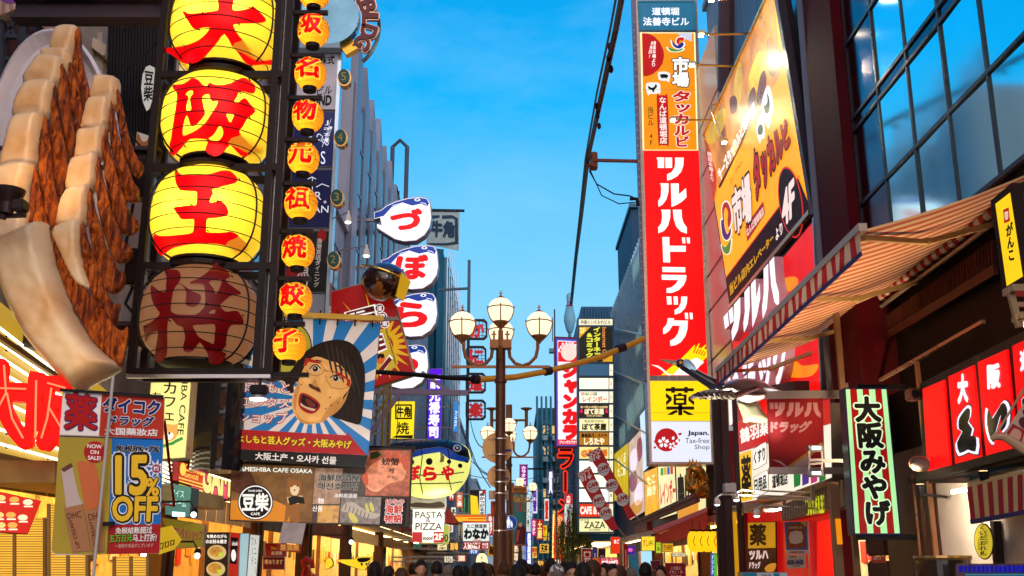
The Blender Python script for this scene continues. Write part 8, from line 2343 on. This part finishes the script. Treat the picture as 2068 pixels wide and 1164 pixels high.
s=Sign('plastic_sheet','hazy translucent plastic sheet hanging under the cafe board','plastic sheet',YP(18.8),(588,1110));s.cab([(572,1055),(618,1057),(609,1100),(562,1096)],.02,mat((.36,.33,.36),rough=.2,var=.35,scale=4,coat=.5),'sheet');s.poly([(560,1098),(610,1101),(606,1117),(558,1112)],ink('#8a2418'),1,'printed_strip');s.text('居酒屋',(566,1100,604,1112),ink('#e0a848'),2,.03)
s=Sign('yellow_pagoda_banner','yellow banner with a dark key pattern beside the sale banner','banner',YP(14.5),(340,1115))
s.cab([(318,1068),(345,1062),(365,1090),(350,1110),(320,1120)],.05,lit('#d8b020',.7),'cloth')
for k in range(3):s.frame([(322+k*11,1098-k*3),(331+k*11,1096-k*3),(330+k*11,1108-k*4),(322+k*11,1111-k*4)],2,BLACK,1,'key_pattern',0)
s=board('khaki_sign','khaki lit sign with plum letters under the teal case',YP(16.5),[(328,1046),(412,1060),(410,1104),(350,1108)],lit('#8a7a20',.6,.3),.1);s.text('エンタメショップ',[(352,1062),(410,1072),(408,1092),(352,1090)],ink('#7a1838'),2,.03)
for u,v,lab in((391,1040,'cold white lamp beside the arcade sign'),(290,1121,'starry white lamp below the sale banner'),(398,1123,'white square lamp panel near the yellow banner'),(709,1095,'white clip lamp above the fish lanterns')):
    c=P3(u,v,15 if u<600 else 30);r=thing('shop_lamp',lab,'lamp',tuple(c));k=1 if u<600 else 1.5
    MB().ball(c,.04*k,12,8).build('bulb',lit('#f4f8ff',4,0),r);MB().lathe((c.x,c.y+.02,c.z+.04*k),[(.06*k,0),(.03*k,.06)],12).tube([(c.x,c.y,c.z+.08),(c.x-.15,c.y+.3,c.z+.2),(-6.2,c.y+.5,c.z+.2)],.015,5).build('holder',BLACK,r)
for o in[x for x in bpy.data.objects if x.name.startswith('shop_lamp')]:
    if WL[o.name].y>25:spot(o,WL[o.name]+Vector((.2,-.2,0)),P3(870,1050,36),260,(1,.95,.85),60,1.0)
for(Y0_,Y1_,z_,lab,colr)in((19.2,25.4,3.35,'brown tiled eave below the arcade sign',(.12,.04,.035)),(25.8,31.8,3.3,'dark red eave over the seafood restaurant entrance',(.16,.03,.02)),(32.4,39.8,3.45,'brown fabric eave over the puffer fish restaurant',(.20,.10,.04)),(40.4,49.6,3.4,'cream and red small eave over the pasta restaurant',(.35,.12,.08)),(50.4,65,3.4,'red eave over the takoyaki shop',(.3,.05,.03))):
    r=thing('shop_eave',lab,'eave',(-5.6,(Y0_+Y1_)/2,z_))
    MB().prism([(-6.0,Y0_,z_+.5),(-5.1,Y0_,z_+.05),(-5.1,Y0_,z_-.12),(-6.0,Y0_,z_+.1)],(0,Y1_-Y0_,0)).build('roof',mat(colr,rough=.6,var=.3),r)
    rb_=MB()
    n=int((Y1_-Y0_)/.35)
    for k in range(n):rb_.bar((-6.0,Y0_+k*.35,z_+.53),(-5.08,Y0_+k*.35,z_+.07),.06)
    rb_.build('ridge_pattern',mat(tuple(c*1.25 for c in colr),rough=.6),r)
    MB().box((-5.6,Y0_+.4,z_-.02),(-5.5,Y1_-.4,z_+.02)).build('strip_lamp',lit('#ffe0a0',4,0),r)
def skinmesh(verts,edges,radii,sub=2):
    me=bpy.data.meshes.new('skin')
    me.from_pydata([Vector(v)for v in verts],edges,[])
    o=bpy.data.objects.new('skin',me);COL.objects.link(o)
    sk=o.modifiers.new('s','SKIN');sk.use_smooth_shade=True
    o.modifiers.new('u','SUBSURF').levels=sub
    for i,r in enumerate(radii):
        me.skin_vertices[0].data[i].radius=(r[0],r[1])if isinstance(r,tuple)else(r,r)
    me.skin_vertices[0].data[0].use_root=True
    dg_=bpy.context.evaluated_depsgraph_get()
    ev=o.evaluated_get(dg_)
    m=bpy.data.meshes.new_from_object(ev)
    bpy.data.objects.remove(o)
    return m
SKIN=mat((.50,.28,.18),rough=.5,var=.12)
HAIRS=[mat((.012,.009,.008),rough=.5,var=.4,scale=20,bump=.3,spec=.12),mat((.060,.028,.014),rough=.5,var=.4,scale=20,bump=.3,spec=.12),mat((.14,.12,.11),rough=.5,var=.3,scale=20,bump=.3)]
CLOTH=[mat(c,rough=.8,var=.2,scale=6)for c in((.02,.022,.03),(.10,.02,.03),(.05,.07,.12),(.3,.28,.26),(.03,.06,.05),(.16,.12,.08))]
def body_mesh(arm_bend):
    V=[(0,0,.92),(0,0,1.08),(0,-.005,1.26),(0,-.01,1.40),(0,0,1.48),(0,.01,1.54)]
    Rr=[(.155,.11),(.14,.10),(.16,.11),(.12,.09),(.055,.055),(.052,.055)]
    E=[(0,1),(1,2),(2,3),(3,4),(4,5)]
    for s_ in(-1,1):
        b=len(V)
        V+=[(s_*.09,0,.86),(s_*.10,.01,.48),(s_*.10,-.02,.09),(s_*.11,.13,.04)]
        Rr+=[.092,.058,.042,(.042,.032)];E+=[(0,b),(b,b+1),(b+1,b+2),(b+2,b+3)]
        b=len(V)
        V+=[(s_*.19,-.01,1.38),(s_*.25,-.02,1.12),(s_*.24,.06+arm_bend,.90),(s_*.235,.09+arm_bend,.80)]
        Rr+=[.062,.044,.032,(.034,.018)];E+=[(3,b),(b,b+1),(b+1,b+2),(b+2,b+3)]
        h=b+3
        for k,(dx,L)in enumerate(((-.024,.070),(-.008,.080),(.008,.076),(.024,.060))):
            f=len(V);hx,hy,hz=V[h]
            V+=[(hx+dx,hy+.008,hz-.035),(hx+dx*1.1,hy+.02,hz-.035-L*.55),(hx+dx*1.1,hy+.018,hz-.035-L)]
            Rr+=[.010,.009,.008];E+=[(h,f),(f,f+1),(f+1,f+2)]
        f=len(V);V+=[(hx-s_*.035,hy+.03,hz-.01),(hx-s_*.04,hy+.045,hz-.05)];Rr+=[.011,.009];E+=[(h,f),(f,f+1)]
    return skinmesh(V,E,Rr)
def head_mesh():
    b=MB();n,m=28,22
    vs=[]
    for i in range(m+1):
        th=pi*i/m
        for k in range(n):
            a=2*pi*k/n
            x,y,z=sin(th)*cos(a),sin(th)*sin(a),cos(th)
            X,Y,Z=x*.078,y*.098,z*.118
            if z<0:
                X*=1-.30*(-z);Y=Y*(1-.12*(-z))+.016*(-z)
            f=max(0.0,y)**2
            nose=math.exp(-((x)/.13)**2-((z+.12)/.20)**2)*f
            Y+=.024*nose
            for sx in(-1,1):
                Y-=.012*math.exp(-((x-sx*.40)/.16)**2-((z-.05)/.11)**2)*f
                X+=sx*.003*math.exp(-((x-sx*.55)/.2)**2-((z+.25)/.2)**2)*f
            Y+=.006*math.exp(-((x)/.3)**2-((z+.48)/.07)**2)*f
            Y-=.005*math.exp(-((x)/.3)**2-((z+.62)/.06)**2)*f
            Y+=.008*math.exp(-((x)/.3)**2-((z+.86)/.12)**2)*f
            Y+=.005*math.exp(-((z-.24)/.07)**2)*f
            vs.append((X,Y,Z))
    fs=[]
    for i in range(m):
        for k in range(n):
            a,c_=i*n+k,i*n+(k+1)%n
            fs.append((a,c_,c_+n,a+n))
    b.add(vs,fs)
    for sx in(-1,1):b.ball((sx*.080,-.005,-.005),(.010,.022,.034),10,8)
    return b
def hair_mesh(style):
    b=MB();n,m=36,20
    rnd=random.Random(style)
    vs=[]
    for i in range(m+1):
        for k in range(n):
            a=2*pi*k/n
            front=max(0.0,sin(a))
            lim=(1.95,2.15,2.6,1.9)[style]-(1.02 if style!=1 else.92)*front**.7
            th=lim*i/m
            t=.012+.010*noise.noise(Vector((cos(a)*2.5,sin(a)*2.5,th*2.5+style*3)))+.006*noise.noise(Vector((cos(a)*9,sin(a)*9,th*3)))-.010*max(0.0,th-1.6)+(.012 if style==2 else 0)*(i/m)
            x,y,z=sin(th)*cos(a),sin(th)*sin(a),cos(th)
            if th>pi/2 and style==2:x,y,z=cos(a)*.98,sin(a),-(th-pi/2)*1.1
            X,Y,Z=x*(.078+t),y*(.098+t),z*(.118+t)
            if i>=m-2:Z-=.022*rnd.random()*(i-m+3)/3
            vs.append((X,Y-.004,Z))
    fs=[]
    for i in range(m):
        for k in range(n):
            a,c_=i*n+k,i*n+(k+1)%n
            fs.append((a,c_,c_+n,a+n))
    b.add(vs,fs)
    return b
BODY=[body_mesh(0.0),body_mesh(.12)]
def to_mesh(mb,name,m):
    me=bpy.data.meshes.new(name);me.from_pydata(mb.v,[],mb.f);me.materials.append(m)
    me.polygons.foreach_set('use_smooth',[True]*len(me.polygons));return me
HEADM=head_mesh()
def person_mesh(bm_i):
    me=BODY[bm_i]
    b=MB()
    b.add([v.co.copy()for v in me.vertices],[tuple(p.vertices)for p in me.polygons])
    b.add([v+Vector((0,.015,1.595))for v in HEADM.v],HEADM.f)
    o=to_mesh(b,'person',SKIN)
    return o
PM=[person_mesh(0),person_mesh(1)]
def jacket(bm_i,m):
    me=BODY[bm_i];b=MB()
    keep=[i for i,v in enumerate(me.vertices)]
    P=[v.co+v.normal*.014 for v in me.vertices]
    F_=[tuple(p.vertices)for p in me.polygons if all(.90<me.vertices[i].co.z<1.475 for i in p.vertices)or all(abs(me.vertices[i].co.x)>.17 and me.vertices[i].co.z>.84 for i in p.vertices)]
    b.add(P,F_);return to_mesh(b,'jacket',m)
def trousers(bm_i,m):
    me=BODY[bm_i];b=MB()
    P=[v.co+v.normal*.012 for v in me.vertices]
    F_=[tuple(p.vertices)for p in me.polygons if all(.07<me.vertices[i].co.z<.96 and abs(me.vertices[i].co.x)<.19 for i in p.vertices)]
    b.add(P,F_);return to_mesh(b,'trousers',m)
JK={(i,j):jacket(i,CLOTH[j])for i in(0,1)for j in range(6)}
TRS=[trousers(i,mat((.02,.022,.035),rough=.8))for i in(0,1)]
HR={}
for st in range(4):
    for h in range(3):HR[(st,h)]=to_mesh(hair_mesh(st),'hair',HAIRS[h])
EYE=MB()
for sx in(-1,1):EYE.ball((sx*.031,.086,.006),(.011,.008,.007),10,6)
EYEM=to_mesh(EYE,'eyes',mat((.03,.02,.018),rough=.15))
LIP=to_mesh(MB().ball((0,.099,-.057),(.021,.006,.006),10,6),'lips',mat((.36,.10,.09),rough=.4))
def person(label,u,v_top,Y,rz,st,h,cl,pose=0,extra=None):
    top=P3(u,v_top,Y)
    H=max(1.45,min(1.86,top.z))
    k=H/1.728
    r=bpy.data.objects.new('person',PM[pose]);COL.objects.link(r)
    r.location=(top.x,Y,.005);r.scale=(k,k,k);r.rotation_euler=(0,0,rz)
    tag(r,label,'person','people in the street crowd')
    for nm,me,dz in(('jacket',JK[(pose,cl)],0),('trousers',TRS[pose],0),('hair',HR[(st,h)],1.605),('eyes',EYEM,1.595),('lips',LIP,1.595)):
        o=bpy.data.objects.new(nm,me);COL.objects.link(o);o.parent=r
        o.location=(0,.015 if dz else 0,dz)
        if nm=='hair':
            q=random.Random(label)
            o.scale=(q.uniform(.99,1.12),q.uniform(.99,1.10),q.uniform(.97,1.10))
    if extra=='cap':
        b=MB();b.ball((0,0,.05),(.094,.114,.085),20,10).ball((0,.12,.045),(.07,.07,.012),16,6)
        o=bpy.data.objects.new('cap',to_mesh(b,'cap',mat((.62,.60,.58),rough=.7)));COL.objects.link(o);o.parent=r;o.location=(0,.015,1.60)
    if extra=='glasses':
        b=MB()
        for sx in(-1,1):b.tube([(sx*.033+.022*cos(2*pi*i/14),.102,.004+.017*sin(2*pi*i/14))for i in range(15)],.0025,5).bar((sx*.056,.10,.006),(sx*.085,.0,.008),.004)
        b.bar((-.011,.105,.006),(.011,.105,.006),.004)
        o=bpy.data.objects.new('spectacles',to_mesh(b,'spectacles',BLACK));COL.objects.link(o);o.parent=r;o.location=(0,.015,1.595)
crowd=[
 ('large dark haired head nearest the lamp pole, seen from behind',966,1142,11.0,0.1,0,0,0,0,None),
 ('person with dark hair just right of the lamp pole, turned away',1045,1146,11.5,-.1,3,0,2,0,None),
 ('tall dark haired person beside the blue and white column sign',1054,1141,15,.2,0,0,0,1,None),
 ('person in dark clothes facing the camera left of the lamp pole',987,1150,16,pi-.3,0,0,1,0,None),
 ('person turned sideways with brown hair beside the nearest head',978,1145,14,pi/2,3,1,3,0,None),
 ('dark haired man under the pasta banner facing the camera',850,1147,17,pi+.2,0,0,0,0,None),
 ('second man under the pasta banner walking away',882,1147,18,0,3,0,4,1,None),
 ('woman with long dark hair left of the pasta banner',757,1146,14,.1,2,0,0,0,None),
 ('person at the restaurant entrance looking down',785,1152,18,-.5,0,0,2,0,None),
 ('person with dark bob hair among the left crowd',812,1153,19,1.2,2,1,5,1,None),
 ('short person in the left crowd seen from behind',834,1151,22,0,1,0,0,0,None),
 ('man in a grey coat beyond the pasta banner',905,1152,21,.2,0,2,3,0,None),
 ('woman with dark hair near the takoyaki sign',925,1151,20,-.2,2,0,1,0,None),
 ('dark haired head left of the nearest head',940,1152,22,0,0,0,0,1,None),
 ('person in a dark coat past the second lamp post',1018,1151,18,.1,3,1,4,0,None),
 ('small figure below the blue column sign',1068,1151,22,0,0,0,2,0,None),
 ('person with a round head of dark hair mid street',1082,1149,19,-.2,0,0,0,1,None),
 ('person in a plum coat mid street seen from behind',1097,1152,23,.9,1,1,1,0,None),
 ('grey haired person wearing a pale cap mid street',1125,1147,14,.2,0,2,3,0,'cap'),
 ('tall dark haired person below the orange ramen sign',1112,1142,17,.1,0,0,0,0,None),
 ('person with dark hair right of the pale cap',1138,1147,18,-1.3,3,0,2,1,None),
 ('man wearing spectacles and facing the camera by the willow',1155,1147,14,pi,0,0,0,0,'glasses'),
 ('large dark head before the crab banner, seen from behind',1178,1142,12,.05,3,0,4,0,None),
 ('balding man facing sideways beside the crab banner',1198,1147,14,pi/2+.4,1,1,5,0,None),
 ('person in a dark jacket below the hundred yen sign',1222,1150,18,2.4,0,0,2,0,None),
 ('person facing the camera right of the hundred yen sign',1236,1149,16,pi+.3,0,0,1,1,None),
 ('woman with long hair under the violet screen',1252,1150,17,.3,2,1,0,0,None),
 ('pale haired person at the right edge of the crowd',1275,1153,18,.1,0,2,3,0,None),
 ('dark haired person passing the red upright banner',1303,1150,15,-.2,3,0,0,1,None),
 ('person in dark clothes looking up near the red notice board',1335,1154,18,pi-.5,0,0,4,0,None),
]
for c_ in crowd:
    c_=list(c_)
    c_[2]-=(5+crowd.index(tuple(c_))*7%9)if c_[3]>=14 else 3
    person(*c_)
words_=[('居酒屋','#e8c030','#201008','mustard yellow'),('焼肉','#d82818','#fff0d8','scarlet'),('寿司','#f0ece4','#b01818','white'),('たこ焼','#e86818','#fff4e0','orange'),('薬局','#28a048','#f4fff0','green'),('酒場','#281410','#f0b850','dark brown'),
          ('カフェ','#f4e4a0','#3a2010','cream'),('串揚げ','#c01830','#ffe8d0','crimson'),('麺','#e0a018','#401008','amber'),('ホテル','#2868c0','#f0f4ff','blue'),('両替','#e8e0f4','#4018a0','pale violet'),('土産','#b81818','#ffe080','dark red'),
          ('蟹','#f0f0f0','#d02010','bright white'),('天丼','#e8b848','#30140c','golden'),('餃子','#f0d048','#c01810','lemon'),('質','#181c50','#f0f0ff','navy'),('鍋','#d85020','#fff0e0','rust orange'),('珈琲','#4a2a18','#f4e0b8','coffee brown')]
rs=random.Random(5)
spots=[(893,1018,14,34,64),(912,985,10,52,70),(905,1062,20,26,56),(928,1010,12,30,76),(942,1025,9,40,84),(917,1104,22,16,60),(893,1100,18,22,48),(990,1060,10,42,90),(993,1112,16,20,84),(957,1112,18,14,66),
         (1080,1010,10,54,92),(1090,1070,12,40,86),(1104,1030,9,44,80),(1099,1108,18,18,78),(1080,1116,14,22,96),(1112,975,10,50,76),(1126,1136,16,12,70),(1042,1125,12,18,100)]
for(tx,bg_,fg,cn_),(u,v,w,h,Y)in zip(words_,spots):
    where='left' if u<1010 else 'right'
    s=board('hanging_shop_sign',f'small {cn_} lit sign deep in the street among the {where} side signs',YP(Y),boxq(u-w/2,v-h/2,u+w/2,v+h/2),lit(bg_,.95),.15,arm=(-5.2 if u<1010 else 4.2),group='small lit signs deep in the street')
    vert=h>w
    s.text(tx,boxq(u-w*.36,v-h*.42,u+w*.36,v+h*.42),lit(fg,1.0)if sum(lin(fg))>1 else ink(fg),2,.05,vert=vert)
words2=[('ラーメン','#f8e8c0','#c01810','ivory'),('カラオケ','#d01870','#ffe8f8','magenta'),('免税','#f0f0f0','#c01020','pure white'),('和牛','#301008','#f0c060','near black'),('寿','#2090a0','#f0ffff','teal'),('お好み焼','#f0a818','#501408','marigold'),('喫茶','#6a4a90','#f4ecff','lavender'),('酒','#b01010','#ffe0c0','brick red'),
          ('本店','#f4f4d8','#203060','pale lemon'),('時計','#1850a0','#ffffff','cobalt blue'),('漢方','#187038','#fff8d0','bottle green'),('うどん','#e8dcc0','#401c10','beige'),('宝くじ','#f0d810','#c01010','canary yellow'),('二階','#e05040','#fff4ec','coral')]
spots2=[(1046,1108,14,20,110),(1078,1066,9,34,104),(1058,1040,10,16,120),(1092,1138,16,12,74),(985,1090,9,30,96),(973,1096,12,12,72),(900,1040,12,26,58),(932,1128,18,12,54),(916,1040,9,30,68),(1000,1100,9,40,110),(1068,1140,12,16,90),(906,1130,16,12,46),(1100,1075,9,26,88),(884,1070,14,18,50)]
for(tx,bg_,fg,cn_),(u,v,w,h,Y)in zip(words2,spots2):
    s=board('hanging_shop_sign',f'tiny {cn_} lit sign reading {tx} far down the street',YP(Y+.5),boxq(u-w/2,v-h/2,u+w/2,v+h/2),lit(bg_,.95),.15,arm=(-5.2 if u<1030 else 4.2),group='small lit signs deep in the street')
    s.text(tx,boxq(u-w*.36,v-h*.42,u+w*.36,v+h*.42),lit(fg,1.0)if sum(lin(fg))>1 else ink(fg),2,.05,vert=h>w)
ac=thing('wall_air_conditioners','rows of air conditioner boxes and windows on the turquoise building','wall fittings',(3.2,95.6,0))
for i in range(3):
    for j in range(6):
        x,z=2.75+i*.9,3.4+j*1.9
        MB().box((x,95.2,z),(x+.5,95.95,z+.45),bev=.03).build('cooler_box',mat((.25,.38,.42),rough=.5,dirt=.4),ac)
        MB().box((x-.05,95.9,z+.7),(x+.55,95.98,z+1.4)).build('window_pane',rs.choice((GLASS_D,GLASS_D,WARMWIN)),ac)
